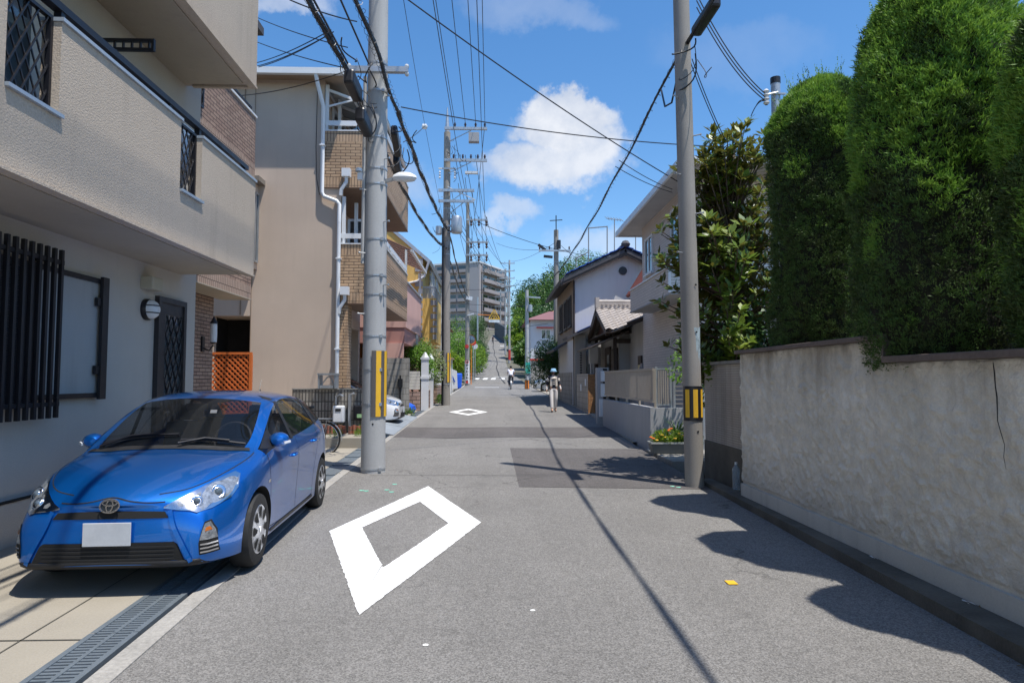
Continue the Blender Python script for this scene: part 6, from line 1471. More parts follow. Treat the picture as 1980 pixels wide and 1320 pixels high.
MB().lathe([(.001, 0), (.10, 0), (.13, .2), (.14, .2), (.14, .23), (.12, .23), (.11, .19), (.001, .19)], (0, 0, 0), 'z', 16).build('pot', surf('dark_pot', (.05,.045,.06)), gs, local=True, smooth=40)
b = MB(); q = random.Random(6)
for k in range(22):
    a = q.uniform(0, 6.28); L = q.uniform(.35, .75); pts = []
    for s in np.linspace(0, 1, 6): pts.append(Vector((math.cos(a)*L*.55*s**1.4, math.sin(a)*L*.4*s**1.4, .2+L*(s-.35*s*s))))
    for i in range(5): w0, w1 = .018*(1-i/5), .018*(1-(i+1)/5)+.001; n_ = Vector((-math.sin(a), math.cos(a), 0)); b.quad(pts[i]-n_*w0, pts[i]+n_*w0, pts[i+1]+n_*w1, pts[i+1]-n_*w1)
b.build('leaves', MID, gs, local=True)
leafy('potted_plant', 'low dark leafed pot plant right behind the marigolds', 'plant', (3.62, 12.15, .13), blobs(6, (.18, .15, .12), .30, .14, 33), 90, .06, DARK, .02, seed=33)
b = MB(); b.cyl((4.42, 10.2, 1.6), (4.42, 10.2, 1.95), .10, .12, 16); tag(b.build('bucket', MT['shut']), 'grey bucket on the wall corner below the bullet shaped conifer', 'bucket')
# weeds along the kerb
# ---------------------------------------------------------------- cars
# local car space: x lateral, nose towards -y at y=0, z up. Each station: rows a..j from the sill to the centre line
ROWS = 10   # a sill inner, b sill, c lower door, d crease, e shoulder, f belt, g glass top, h roof rail, i mid, j centre
ST = [
 [(0.4825,0.055,0.235),(0.579,0.055,0.26),(0.6128,0.055,0.34),(0.6079,0.06,0.46),(0.5597,0.07,0.5525),(0.4825,0.085,0.6),(0.4053,0.09,0.62),(0.3185,0.085,0.635),(0.1641,0.065,0.65),(0,0.055,0.655)],
 [(0.551,0.12,0.2),(0.6412,0.13,0.225),(0.6745,0.13,0.33),(0.665,0.135,0.47),(0.6222,0.15,0.585),(0.5557,0.165,0.642),(0.475,0.145,0.67),(0.38,0.135,0.685),(0.19,0.105,0.7),(0,0.095,0.705)],
 [(0.629,0.265,0.18),(0.7195,0.295,0.205),(0.7481,0.305,0.33),(0.7433,0.315,0.5),(0.71,0.335,0.64),(0.6528,0.345,0.712),(0.5718,0.29,0.745),(0.467,0.27,0.763),(0.2382,0.235,0.782),(0,0.22,0.79)],
 [(0.6944,0.47,0.165),(0.7873,0.49,0.19),(0.8137,0.51,0.34),(0.8166,0.52,0.53),(0.7922,0.54,0.7125),(0.7335,0.56,0.79),(0.6553,0.52,0.825),(0.5477,0.49,0.847),(0.2836,0.46,0.87),(0,0.45,0.875)],
 [(0.73,0.83,0.155),(0.815,0.83,0.18),(0.842,0.83,0.34),(0.848,0.83,0.56),(0.828,0.84,0.7625),(0.78,0.86,0.85),(0.71,0.84,0.89),(0.61,0.8,0.91),(0.31,0.76,0.937),(0,0.75,0.943)],
 [(0.73,1.16,0.15),(0.812,1.16,0.175),(0.835,1.16,0.35),(0.842,1.16,0.58),(0.825,1.17,0.805),(0.785,1.13,0.8983),(0.735,1.08,0.9217),(0.665,1.03,0.922),(0.34,0.955,0.96),(0,0.93,0.97)],
 [(0.73,1.5,0.15),(0.81,1.5,0.175),(0.816,1.5,0.36),(0.83,1.5,0.58),(0.846,1.5,0.81),(0.79,1.46,0.935),(0.7,1.4,1.115),(0.635,1.36,1.11),(0.33,1.265,1.165),(0,1.24,1.177)],
 [(0.73,1.95,0.15),(0.81,1.95,0.175),(0.815,1.95,0.37),(0.828,1.95,0.6),(0.848,1.93,0.835),(0.792,1.9,0.955),(0.635,1.84,1.325),(0.575,1.8,1.362),(0.3,1.66,1.405),(0,1.63,1.415)],
 [(0.73,2.35,0.15),(0.81,2.35,0.175),(0.815,2.35,0.38),(0.828,2.35,0.62),(0.849,2.32,0.86),(0.792,2.28,0.975),(0.612,2.22,1.375),(0.55,2.2,1.412),(0.29,2.15,1.447),(0,2.15,1.456)],
 [(0.73,2.8,0.155),(0.81,2.8,0.18),(0.818,2.8,0.4),(0.834,2.8,0.66),(0.852,2.78,0.89),(0.79,2.76,1),(0.605,2.75,1.365),(0.54,2.75,1.402),(0.28,2.75,1.437),(0,2.75,1.446)],
 [(0.73,3.2,0.165),(0.812,3.2,0.19),(0.836,3.2,0.42),(0.848,3.2,0.7),(0.852,3.2,0.92),(0.78,3.2,1.04),(0.6,3.25,1.31),(0.53,3.27,1.352),(0.27,3.3,1.388),(0,3.3,1.397)],
 [(0.71,3.55,0.2),(0.8,3.55,0.225),(0.828,3.55,0.44),(0.842,3.55,0.72),(0.828,3.55,0.95),(0.755,3.55,1.07),(0.61,3.58,1.235),(0.535,3.6,1.285),(0.27,3.64,1.31),(0,3.65,1.318)],
 [(0.66,3.8,0.25),(0.755,3.8,0.275),(0.79,3.8,0.46),(0.8,3.8,0.72),(0.78,3.79,0.93),(0.71,3.78,1.03),(0.62,3.76,1.09),(0.55,3.78,1.105),(0.28,3.84,1.11),(0,3.86,1.112)],
 [(0.56,3.92,0.3),(0.64,3.93,0.33),(0.68,3.93,0.48),(0.69,3.93,0.68),(0.66,3.92,0.85),(0.6,3.9,0.92),(0.53,3.9,0.955),(0.46,3.91,0.965),(0.24,3.94,0.97),(0,3.95,0.972)],
]
BODY, WIND, SIDE, BLACK, REARW = 0, 1, 2, 3, 4
def car_mesh():
    v = []; ns = len(ST)
    idx = {}
    for s in range(ns):
        for r in range(ROWS):
            for sd in (1, -1):
                if r == ROWS-1 and sd == -1: idx[s, r, sd] = idx[s, r, 1]; continue
                idx[s, r, sd] = len(v); x, y, z = ST[s][r]; v.append((x*sd, y, z))
    f = []; mi = []
    for s in range(ns-1):
        for r in range(ROWS-1):
            for sd in (1, -1):
                q = (idx[s, r, sd], idx[s+1, r, sd], idx[s+1, r+1, sd], idx[s, r+1, sd])
                m = BODY
                if r >= 7 and 5 <= s <= 6: m = WIND
                if r == 5 and 5 <= s <= 10: m = SIDE
                if r >= 7 and s == 11: m = REARW
                f.append(q if sd == 1 else q[::-1]); mi.append(m)
        f.append((idx[s, 0, 1], idx[s, 0, -1], idx[s+1, 0, -1], idx[s+1, 0, 1])); mi.append(BLACK)
    ring = [idx[0, r, 1] for r in range(ROWS)]+[idx[0, r, -1] for r in range(ROWS-2, -1, -1)]
    # front cap: strips between left and right rows
    for s, flip in ((0, False), (ns-1, True)):
        cols = []
        for r in range(ROWS-1): cols.append([idx[s, r, -1], idx[s, r, 1]])
        for r in range(ROWS-2):
            q = (cols[r][0], cols[r][1], cols[r+1][1], cols[r+1][0]); f.append(q[::-1] if flip else q); mi.append(BODY)
        q = (cols[-1][0], cols[-1][1], idx[s, ROWS-1, 1]); f.append(q[::-1] if flip else q); mi.append(BODY)
    return v, f, mi
_carcache = {}
def car_body():
    """returns dict of meshes: body, windscreen, side glass (evaluated, arches cut)"""
    if _carcache: return _carcache
    v, f, mi = car_mesh(); me = bpy.data.meshes.new('tmp'); me.from_pydata(v, [], f); me.update()
    bm = bmesh.new(); bm.from_mesh(me); bmesh.ops.recalc_face_normals(bm, faces=bm.faces); cr = bm.edges.layers.float.new('crease_edge')
    bm.faces.ensure_lookup_table()
    for fc, m in zip(bm.faces, mi): fc.material_index = m
    def rowof(vt):
        best = min(((abs(abs(vt.co.x)-p[0])+abs(vt.co.y-p[1])+abs(vt.co.z-p[2]), s, r) for s in range(len(ST)) for r, p in enumerate(ST[s]))); return best[1], best[2]
    rw = {vt.index: rowof(vt) for vt in bm.verts}
    for e in bm.edges:
        (s0, r0), (s1, r1) = rw[e.verts[0].index], rw[e.verts[1].index]
        if r0 == r1 == 1: e[cr] = .6
        if r0 == r1 == 0: e[cr] = .8
        if r0 == r1 == 5 and 5 <= min(s0, s1) and max(s0, s1) <= 11: e[cr] = .55
        if r0 == r1 == 6 and 5 <= min(s0, s1) and max(s0, s1) <= 11: e[cr] = .5
        if r0 == r1 == 7 and 5 <= min(s0, s1) and max(s0, s1) <= 7: e[cr] = .35
        if s0 == s1 == 5 and min(r0, r1) >= 7: e[cr] = .5
        if r0 == r1 == 4 and max(s0, s1) <= 11 and min(s0, s1) >= 4: e[cr] = .25
    bm.to_mesh(me); bm.free()
    o = bpy.data.objects.new('tmp', me); C.objects.link(o)
    mats = [bpy.data.materials.new('m%d' % i) for i in range(5)]
    for m in mats: me.materials.append(m)
    ss = o.modifiers.new('s', 'SUBSURF'); ss.levels = ss.render_levels = 3
    cut = MB()
    for yy in (.83, 3.38):
        for sd in (1, -1):
            cut.tube([(sd*.42, yy, .325), (sd*1.0, yy, .325)], .335, 40)
    cm = bpy.data.meshes.new('cut'); cm.from_pydata(cut.v, [], cut.f); cm.update()
    for m in mats: cm.materials.append(m)
    cm.polygons.foreach_set('material_index', [BLACK]*len(cm.polygons))
    bmx = bmesh.new(); bmx.from_mesh(cm); bmesh.ops.recalc_face_normals(bmx, faces=bmx.faces); bmx.to_mesh(cm); bmx.free()
    co = bpy.data.objects.new('cut', cm); C.objects.link(co)
    bo = o.modifiers.new('b', 'BOOLEAN'); bo.object = co; bo.operation = 'DIFFERENCE'; bo.solver = 'EXACT'
    bpy.context.view_layer.update()
    dg = bpy.context.evaluated_depsgraph_get(); ev = o.evaluated_get(dg); m2 = bpy.data.meshes.new_from_object(ev)
    full = bmesh.new(); full.from_mesh(m2)
    _carcache['bvh'] = BVHTree.FromBMesh(full)
    for nm, keep in (('body', (BODY,)), ('windscreen', (WIND,)), ('rear_window', (REARW,)), ('side_window', (SIDE,)), ('underbody', (BLACK,))):
        b = full.copy(); bmesh.ops.delete(b, geom=[fc for fc in b.faces if fc.material_index not in keep], context='FACES')
        mm = bpy.data.meshes.new(nm); b.to_mesh(mm); b.free(); mm.materials.clear()
        mm.polygons.foreach_set('material_index', [0]*len(mm.polygons)); mm.polygons.foreach_set('use_smooth', [True]*len(mm.polygons)); mm.set_sharp_from_angle(angle=R(38))
        _carcache[nm] = mm
    full.free(); bpy.data.objects.remove(o); bpy.data.objects.remove(co)
    return _carcache
def conform(poly, axis, sgn, off=.004, res=.03, name='panel', smooth_n=1):
    """project a 2D outline onto the body along an axis; returns MB. axis 'y': poly in (x,z); axis 'x': poly in (y,z); 'z': (x,y)"""
    cc = car_body(); bvh = cc['bvh']
    P = []
    n = len(poly)
    for i in range(n):
        a, b = Vector(poly[i]), Vector(poly[(i+1) % n]); k = max(1, int((b-a).length/res))
        P += [a.lerp(b, j/k) for j in range(k)]
    edges = [(i, (i+1) % len(P)) for i in range(len(P))]; nb = len(P)
    xs = [p.x for p in P]; ys_ = [p.y for p in P]
    def inside(q):
        c = False
        for i in range(nb):
            a, b = P[i], P[(i+1) % nb]
            if (a.y > q.y) != (b.y > q.y) and q.x < (b.x-a.x)*(q.y-a.y)/(b.y-a.y)+a.x: c = not c
        return c
    x = min(xs)+res/2
    while x < max(xs):
        y = min(ys_)+res/2
        while y < max(ys_):
            q = Vector((x, y))
            if inside(q) and min((q-p).length for p in P[:nb]) > res*.45: P.append(q)
            y += res
        x += res
    vo, _, fo, *_r = delaunay_2d_cdt(P, edges, [], 1, 1e-5)
    out = []; 
    for q in vo:
        o, d = {'y': (Vector((q.x, -1.5*sgn if sgn < 0 else -1, q.y)), Vector((0, 1, 0))), 'x': (Vector((sgn*2, q.x, q.y)), Vector((-sgn, 0, 0))), 'z': (Vector((q.x, q.y, 3)), Vector((0, 0, -1)))}[axis]
        if axis == 'y' and sgn < 0: o, d = Vector((q.x, 6, q.y)), Vector((0, -1, 0))
        h = bvh.ray_cast(o, d)
        if h[0] is None:
            h = bvh.find_nearest(o+d*(1.2 if axis == 'y' else 1.2)); nn = h[1]; pt = h[0]
        else: pt, nn = h[0], h[1]
        if nn.dot(d) > 0: nn = -nn
        out.append(pt+(nn*.5-d*.5)*off)
    b = MB(); fs = []
    for fc in fo:
        nrm = (out[fc[1]]-out[fc[0]]).cross(out[fc[2]]-out[fc[0]])
        fs.append(tuple(fc) if nrm.dot(d) < 0 else tuple(fc)[::-1])
    b.add(out, fs); return b
def line(pts, axis, sgn, w, off=.003):
    """thin strip (shut line) along a 2D polyline"""
    L = []; Rr = []; n = len(pts)
    for i in range(n):
        a, b = Vector(pts[max(i-1, 0)]), Vector(pts[min(i+1, n-1)]); d = (b-a).normalized(); nn = Vector((-d.y, d.x))*w/2
        L.append(Vector(pts[i])+nn); Rr.append(Vector(pts[i])-nn)
    return conform([tuple(p) for p in L]+[tuple(p) for p in Rr[::-1]], axis, sgn, off, .05)
def spl(pts, k=6):
    """Catmull-Rom through 2D points"""
    out = []; n = len(pts)
    for i in range(n-1):
        p0, p1, p2, p3 = [Vector(pts[max(0, min(n-1, j))]) for j in (i-1, i, i+1, i+2)]
        for s in range(k):
            t_ = s/k; out.append(tuple(.5*((2*p1)+(p2-p0)*t_+(2*p0-5*p1+4*p2-p3)*t_*t_+(3*p1-p0-3*p2+p3)*t_**3)))
    out.append(tuple(pts[-1])); return out
def mirror(poly): return [(-x, y) for x, y in poly][::-1]
def paint(name, col, flake=.0):
    m, t, p = newmat(name); pos = nd(t, 'TexCoord').outputs['Object']
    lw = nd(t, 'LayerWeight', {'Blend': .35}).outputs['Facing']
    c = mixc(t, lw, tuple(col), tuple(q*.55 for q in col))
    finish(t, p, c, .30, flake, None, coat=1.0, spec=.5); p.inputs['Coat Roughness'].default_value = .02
    if flake:
        b = nd(t, 'Bump', {'Height': noise(t, pos, 900, 1), 'Distance': .0006, 'Strength': .25}); t.links.new(b.outputs[0], p.inputs['Normal'])
    return m
LENS = newmat('clear_lens')[0]; _p = LENS.node_tree.nodes['Principled BSDF']; _p.inputs['Base Color'].default_value = (.9, .93, .96, 1); _p.inputs['Roughness'].default_value = .02; _p.inputs['Transmission Weight'].default_value = .9; _p.inputs['IOR'].default_value = 1.12
LAMP = surf('lamp_reflector', (.42, .44, .46), .45, 22, .25, 70, .14, metal=.6, obj=True)
SILV = surf('wheel_silver', (.62, .63, .65), .03, 4, .02, 60, .3, metal=.6, obj=True)
GLASS = newmat('car_glass')[0]; _p = GLASS.node_tree.nodes['Principled BSDF']; _p.inputs['Base Color'].default_value = (.012, .014, .016, 1); _p.inputs['Roughness'].default_value = .015; _p.inputs['Specular IOR Level'].default_value = .75; _p.inputs['Alpha'].default_value = .52
SEAT = surf('seat_fabric', (.09, .09, .095), .1, 8, .1, 60, .9, obj=True)
PLAST = surf('trim_plastic', (.016, .016, .018), .1, 8, .1, 60, .55, obj=True)
AMBER = surf('amber_lens', (.55, .16, .03), .1, 8, .05, 60, .2, obj=True)

def wheel(par, x, y, sd, r=.305, steer=0):
    w = MB(); hw = .09
    prof = [(.20, -hw), (.255, -hw), (.285, -hw*.92), (r-.004, -hw*.6), (r, -hw*.3), (r, hw*.3), (r-.004, hw*.6), (.285, hw*.92), (.255, hw), (.205, hw)]
    w.lathe(prof, (0, 0, 0), 'x', 48); M = Matrix.Translation((x, y, r)) @ Matrix.Rotation(steer, 4, 'Z') @ Matrix.Rotation(0 if sd > 0 else math.pi, 4, 'Z')
    w.xform(M); wo = w.build('wheel', MT['rubber'], par, smooth=40, local=True)
    d = MB(); d.lathe([(.207, .05), (.205, .082), (.198, .089), (.185, .086), (.12, .091), (.055, .097), (.03, .098), (.001, .098)], (0, 0, 0), 'x', 48); d.xform(M); d.build('rim', SILV, wo, smooth=30, local=True)
    k = MB()
    for i in range(8):
        a = 2*math.pi*i/8
        pts = [(.085, -.10), (.175, -.28), (.190, -.12), (.188, .12), (.165, .17), (.10, .14)]
        vs = []
        for rr, da in pts: vs.append((.0985 if rr < .13 else .0935, rr*math.cos(a+da), rr*math.sin(a+da)))
        n0 = len(k.v); k.add([(q[0]+.001, q[1], q[2]) for q in vs], [tuple(range(6))])
    k.xform(M); k.build('rim_slot', MT['black'], wo, local=True)
    h = MB(); h.lathe([(.032, .095), (.032, .102), (.001, .103)], (0, 0, 0), 'x', 20); h.xform(M); h.build('hub_cap', MT['chrome'], wo, local=True)
    back = MB(); back.lathe([(.20, -hw), (.001, -hw)], (0, 0, 0), 'x', 24); back.lathe([(.205, .05), (.001, .05)], (0, 0, 0), 'x', 24); back.xform(M); back.build('brake_disc', MT['black'], wo, local=True)
    return wo

def make_car(label, col, loc, rz, cat_='car', hero=False, name='parked_car', flake=.35, clear_front=True):
    cc = car_body(); t_ = thing(name, label, cat_, loc, rz); t_.scale = (.95,)*3
    PT = paint('paint_'+label.split()[0], col, flake)
    def part(nm, mesh, mat):
        m = mesh.copy(); m.materials.append(mat); o = bpy.data.objects.new(nm, m); C.objects.link(o); o.parent = t_; return o
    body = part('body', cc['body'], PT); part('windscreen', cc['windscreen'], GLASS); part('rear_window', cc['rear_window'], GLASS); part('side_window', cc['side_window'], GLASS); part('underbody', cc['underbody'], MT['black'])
    for yy in (.83, 3.38):
        for sd in (1, -1): wheel(t_, sd*.742, yy, sd)
    def cf(poly, axis, sgn, nm, mat, off=.004, res=.03, par=None, sol=0):
        o = conform(poly, axis, sgn, off, res).build(nm, mat, par or t_, smooth=True, local=True)
        if sol: s = o.modifiers.new('solid', 'SOLIDIFY'); s.thickness = sol; s.offset = -1
        return o
    # --- nose
    up = [(-.37, .602), (-.40, .558), (.40, .558), (.37, .602), (.2, .609), (0, .612), (-.2, .609)]
    cf(up, 'y', 1, 'upper_grille', MT['black'], .006)
    lo = [(-.46, .262), (-.525, .255), (-.47, .375), (-.445, .392), (.445, .392), (.47, .375), (.525, .255), (.46, .262), (.2, .252), (-.2, .252)]
    lg = cf(lo, 'y', 1, 'lower_grille', MT['black'], .006)
    for k in range(4):
        z = .275+k*.028; w = .455-.0*k
        conform([(-w, z), (w, z), (w, z+.009), (-w, z+.009)], 'y', 1, .012, .05).build('grille_bar', PLAST, lg, smooth=True, local=True)
    # trapezoid frame creases
    for s in (1, -1):
        fr = MB()
        pts = spl([(s*.405, .612), (s*.44, .50), (s*.50, .38), (s*.565, .245)], 4); q = line(pts if s > 0 else pts, 'y', 1, .030, .016); fr.add(q.v, q.f)
        fr.build('fascia_frame', PT, t_, smooth=True, local=True)
    lp = cf([(-.62, .255), (.62, .255), (.66, .215), (.3, .205), (-.3, .205), (-.66, .215)], 'y', 1, 'lip_spoiler', PLAST, .012, sol=.01)
    pl = MB().box(-.165, .165, .03, .04, .375, .54); pl.build('number_plate', surf('plate_white', (.52,.54,.57), .08, 9, .03, 60, .45, obj=True), t_, local=True, bevel=.004)
    # emblem: three interlocking ovals, chrome
    em = MB(); 
    def oval(cx, cz, rx, rz_, w): em.tube([(cx+rx*math.cos(a), -.0, cz+rz_*math.sin(a)) for a in np.linspace(0, 2*math.pi, 33)], w, 6, caps=False)
    oval(0, 0, .066, .045, .006); oval(0, .0, .022, .040, .005); oval(0, .020, .050, .018, .005)
    h = cc['bvh'].ray_cast(Vector((0, -1, .665)), Vector((0, 1, 0))); em.v = [(v[0], h[0].y-.012+(v[2])*.25, .655+v[2]) for v in em.v]
    em.build('emblem', MT['chrome'], t_, smooth=True, local=True)
    d_ = MB().lathe([(.001, -.002), (.95, 0)], (0, 0, 0), 'y', 28); d_.v = [(v[0]*.066, h[0].y-.004+v[2]*.045*.25, .655+v[2]*.045) for v in d_.v]; d_.build('emblem_plate', MT['glassd'], t_, local=True)
    for s in (1, -1):
        # headlamps: swept back triangles (plan view so that they wrap over the wing)
        o2 = [(.36, .630), (.46, .686), (.56, .742), (.64, .788), (.695, .814), (.726, .796), (.748, .71), (.728, .650), (.65, .604), (.58, .588), (.54, .603), (.45, .614)]
        o2 = [(s*x, z) for x, z in o2]
        hl_o = conform(o2, 'y', 1, .006, .018).build('headlight', LAMP, t_, smooth=True, local=True)
        rim = line(o2+[o2[0]], 'y', 1, .010, .010); rim.build('bezel', MT['chrome'], hl_o, smooth=True, local=True)
        for (x, y, r_) in ((.655, .700, .056), (.555, .655, .044)):
            hh = cc['bvh'].ray_cast(Vector((s*x, -1, y)), Vector((0, 1, 0))); c = hh[0]; nn = hh[1]
            if nn.y > 0: nn = -nn
            nn = (nn*1.0+Vector((s*.1, -.6, .1))).normalized(); c = c+nn*.004; b = MB(); b.lathe([(r_*1.0, .0), (r_*.97, .012), (r_*.8, .010), (r_*.55, -.0), (r_*.5, .012)], (0, 0, 0), 'z', 20)
            M = Matrix.Translation(c+nn*.001) @ nn.to_track_quat('Z', 'Y').to_matrix().to_4x4(); b.xform(M); b.build('reflector', MT['chrome'], hl_o, smooth=True, local=True)
            b = MB(); b.lathe([(r_*.52, .010), (r_*.4, .022), (.001, .028)], (0, 0, 0), 'z', 16); b.xform(M); b.build('bulb_lens', MT['glassb'], hl_o, smooth=True, local=True)
        # fog lamp recess with louvres
        fo = [(.635, .515), (.665, .525), (.70, .45), (.712, .285), (.615, .285), (.610, .37)]
        fo = [(s*x, z) for x, z in fo]
        fb = cf(fo, 'y', 1, 'fog_lamp', MT['black'], .005)
        cf([(s*x, z) for x, z in ((.638, .505), (.663, .512), (.692, .45), (.704, .39), (.616, .39))], 'y', 1, 'turn_signal', AMBER if False else LAMP, .009, par=fb)
        cf([(s*x, z) for x, z in ((.645, .475), (.663, .482), (.678, .455), (.645, .450))], 'y', 1, 'amber_bulb', AMBER, .012, par=fb)
        for k in range(3): cf([(s*.622, .298+k*.028), (s*.705, .298+k*.028), (s*.705, .309+k*.028), (s*.622, .309+k*.028)], 'y', 1, 'louvre', MT['chrome'], .010, par=fb)
        # door mirrors
        m = MB(); m.lathe([(.001, -.085), (.05, -.075), (.078, -.03), (.085, .02), (.078, .055), (.001, .058)], (0, 0, 0), 'y', 20)
        m.v = [(s*(.825+v[0]*1.1), 1.40+v[1]*.8, 1.0+v[2]*.8+.02*v[0]) for v in m.v]
        if s < 0: m.f = [f[::-1] for f in m.f]
        mo = m.build('door_mirror', PT, t_, smooth=40, local=True)
        MB().bar((s*.74, 1.40, .95), (s*.83, 1.40, .965), .06, .035).build('mirror_stalk', PLAST, mo, local=True)
        g_ = MB(); g_.lathe([(.072, 0), (.001, .002)], (0, 0, 0), 'y', 20); g_.v = [(s*(.825+v[0]*1.1), 1.4475, 1.0+v[2]*.75) for v in g_.v]; g_.build('mirror_glass', MT['glassb'], mo, local=True)
        q = MB(); q.bar((s*.89, 1.335, .975), (s*.935, 1.385, .985), .012, .02); q.build('indicator', MT['whiteplas'], mo, local=True)
        # window pillars, quarter trim, visors
        cf([(1.97, .955), (2.06, .96), (1.985, 1.40), (1.90, 1.37)][::1], 'x', s, 'door_pillar', PLAST, .004)
        cf([(3.10, 1.02), (3.22, 1.04), (3.10, 1.36), (3.02, 1.37)], 'x', s, 'quarter_pillar', PLAST, .004)
        cf([(1.12, .945), (1.20, .935), (1.46, .94), (1.43, 1.10), (1.36, 1.08)], 'x', s, 'mirror_triangle', PLAST, .004)
        # shut lines
        sl = MB()
        for pts in ([(1.16, .90), (1.13, .75), (1.12, .45), (1.16, .26)], [(2.12, .955), (2.14, .70), (2.13, .45), (2.10, .25)], [(3.02, .99), (3.03, .85), (2.98, .70), (2.90, .50), (2.87, .25)], [(1.16, .255), (1.6, .235), (2.4, .235), (2.87, .25)]):
            q = line(spl(pts, 4), 'x', s, .007, .0015); sl.add(q.v, q.f)
        sl.build('shut_line', MT['black'], t_, local=True)
        q = line([(1.18, .215), (2.9, .225)], 'x', s, .03, .006); q.build('side_skirt', PLAST, t_, smooth=True, local=True)
        # door handles
        for yy, zz in ((1.93, .80), (2.83, .86)):
            hn = MB(); hit = cc['bvh'].ray_cast(Vector((s*2, yy, zz)), Vector((-s, 0, 0)))[0]; x = hit.x
            hn.tube([(x-s*.005, yy-.085, zz), (x+s*.026, yy-.06, zz+.003), (x+s*.03, yy+.05, zz+.006), (x-s*.005, yy+.08, zz+.006)], [.012, .014, .014, .011], 8); hn.build('door_handle', PT, t_, smooth=True, local=True)
        # rear lamp sliver
        cf([(3.62, .98), (3.76, .95), (3.80, .80), (3.70, .78)], 'x', s, 'tail_light', MT['red'], .006)
        q = line(spl([(1.22, .64), (1.8, .68), (2.4, .735), (3.0, .80)], 4), 'x', s, .010, .004)
        bd = MB(); hit = cc['bvh'].ray_cast(Vector((s*2, 1.10, .66)), Vector((-s, 0, 0)))[0]; bd.box(min(hit.x, hit.x+s*.004), max(hit.x, hit.x+s*.004), 1.05, 1.11, .655, .68); bd.build('badge', MT['chrome'], t_, local=True)
    # bonnet shut lines
    sl = MB()
    for s in (1, -1):
        q = line(spl([(s*.30, .16), (s*.46, .24), (s*.575, .38), (s*.655, .58), (s*.70, .80), (s*.715, 1.02)], 4), 'z', 1, .007, .002); sl.add(q.v, q.f)
    q = line(spl([(-.36, .668), (-.25, .666), (-.13, .680), (0, .705), (.13, .680), (.25, .666), (.36, .668)], 4), 'y', 1, .007, .003); sl.add(q.v, q.f)
    sl.build('bonnet_line', MT['black'], t_, local=True)
    # cowl, wipers
    ck = conform([(-.68, 1.02), (-.45, .965), (-.2, .93), (0, .922), (.2, .93), (.45, .965), (.68, 1.02), (.66, 1.07), (.43, 1.02), (.2, .985), (0, .975), (-.2, .985), (-.43, 1.02), (-.66, 1.07)], 'z', 1, .006).build('cowl', PLAST, t_, smooth=True, local=True)
    for (x0, x1, dy) in ((.10, .62, .01), (-.58, .06, .05)):
        P = []
        for s_ in np.linspace(0, 1, 9):
            x = x0+(x1-x0)*s_; y = 1.0+dy+.10*abs(x)**1.2+.03*s_; hit = cc['bvh'].ray_cast(Vector((x, y, 3)), Vector((0, 0, -1)))[0]; P.append(hit+Vector((0, -.008, .022)))
        w = MB(); w.tube(P, .011, 6); w.tube([P[0]+Vector((0, -.06, -.02)), P[3]+Vector((0, -.01, .016)), P[6]+Vector((0, -.004, .014))], .010, 6); w.build('wiper', MT['blackmetal'], t_, local=True)
    an = MB(); an.tube([(.12, 3.15, 1.40), (.12, 3.25, 1.55)], .004, 5); an.tube([(.12, 3.13, 1.40), (.12, 3.2, 1.425)], .014, 6); an.build('aerial', MT['blackmetal'], t_, local=True)
    # cabin
    cb = MB(); cb.box(-.70, .70, 1.0, 3.3, .40, .42); cb.build('cabin_floor', MT['black'], t_, local=True)
    ds = MB(); ds.prism([(1.10, .86), (1.18, .92), (1.45, .95), (1.52, .90), (1.50, .6), (1.2, .6)], 'x', -.66, .66); ds.build('dashboard', PLAST, t_, local=True, bevel=.03)
    sw = MB(); sw.tube([(.34+.17*math.cos(a), 1.60+.08*math.sin(a), .99+.15*math.sin(a)) for a in np.linspace(0, 6.283, 25)], .015, 6, caps=False); sw.bar((.20, 1.60, .97), (.48, 1.60, .97), .03); sw.build('steering_wheel', PLAST, t_, local=True)
    for x in (-.36, .36):
        st = MB(); st.prism([(1.75, .55), (2.2, .50), (2.25, .62), (2.42, 1.10), (2.32, 1.13), (2.15, .70), (1.75, .68)], 'x', x-.22, x+.22); st.prism([(2.36, 1.14), (2.44, 1.12), (2.46, 1.28), (2.38, 1.29)], 'x', x-.12, x+.12); st.build('seat', SEAT, t_, local=True, bevel=.03)
    st = MB(); st.prism([(2.75, .55), (3.1, .5), (3.3, 1.1), (3.2, 1.12), (3.05, .68), (2.75, .68)], 'x', -.6, .6); st.build('rear_seat', SEAT, t_, local=True, bevel=.03)
    mr = MB(); mr.box(-.10, .10, 1.60, 1.62, 1.27, 1.33); mr.build('rear_view_mirror', PLAST, t_, local=True)
    mr = MB(); mr.slab((.17, 1.47, 1.245), (.23, 1.47, 1.245), (.23, 1.49, 1.275), (.17, 1.49, 1.275), .004); mr.build('sticker', MT['whiteplas'], t_, local=True)
    return t_
def conform_hl(poly, s):
    """headlamp outline given in plan (x,y): drop onto the wing, then follow the surface down to the leading edge"""
    return conform(poly, 'z', 1, .006, .02)
make_car('blue hatchback with a blank number plate parked against the nearest beige house', (.004, .175, .66), (-2.60, 4.55, .012), R(3.0), hero=True, flake=.70)
make_car('white car with its nose poking out of the garage of the tan house', (.74, .74, .75), (-2.45, 18.75, .20), R(90), flake=0.)
make_car('silver car parked nose out beside the round bush', (.55, .58, .60), (2.75, 43.6, G(43.6)), R(-90), flake=.3)
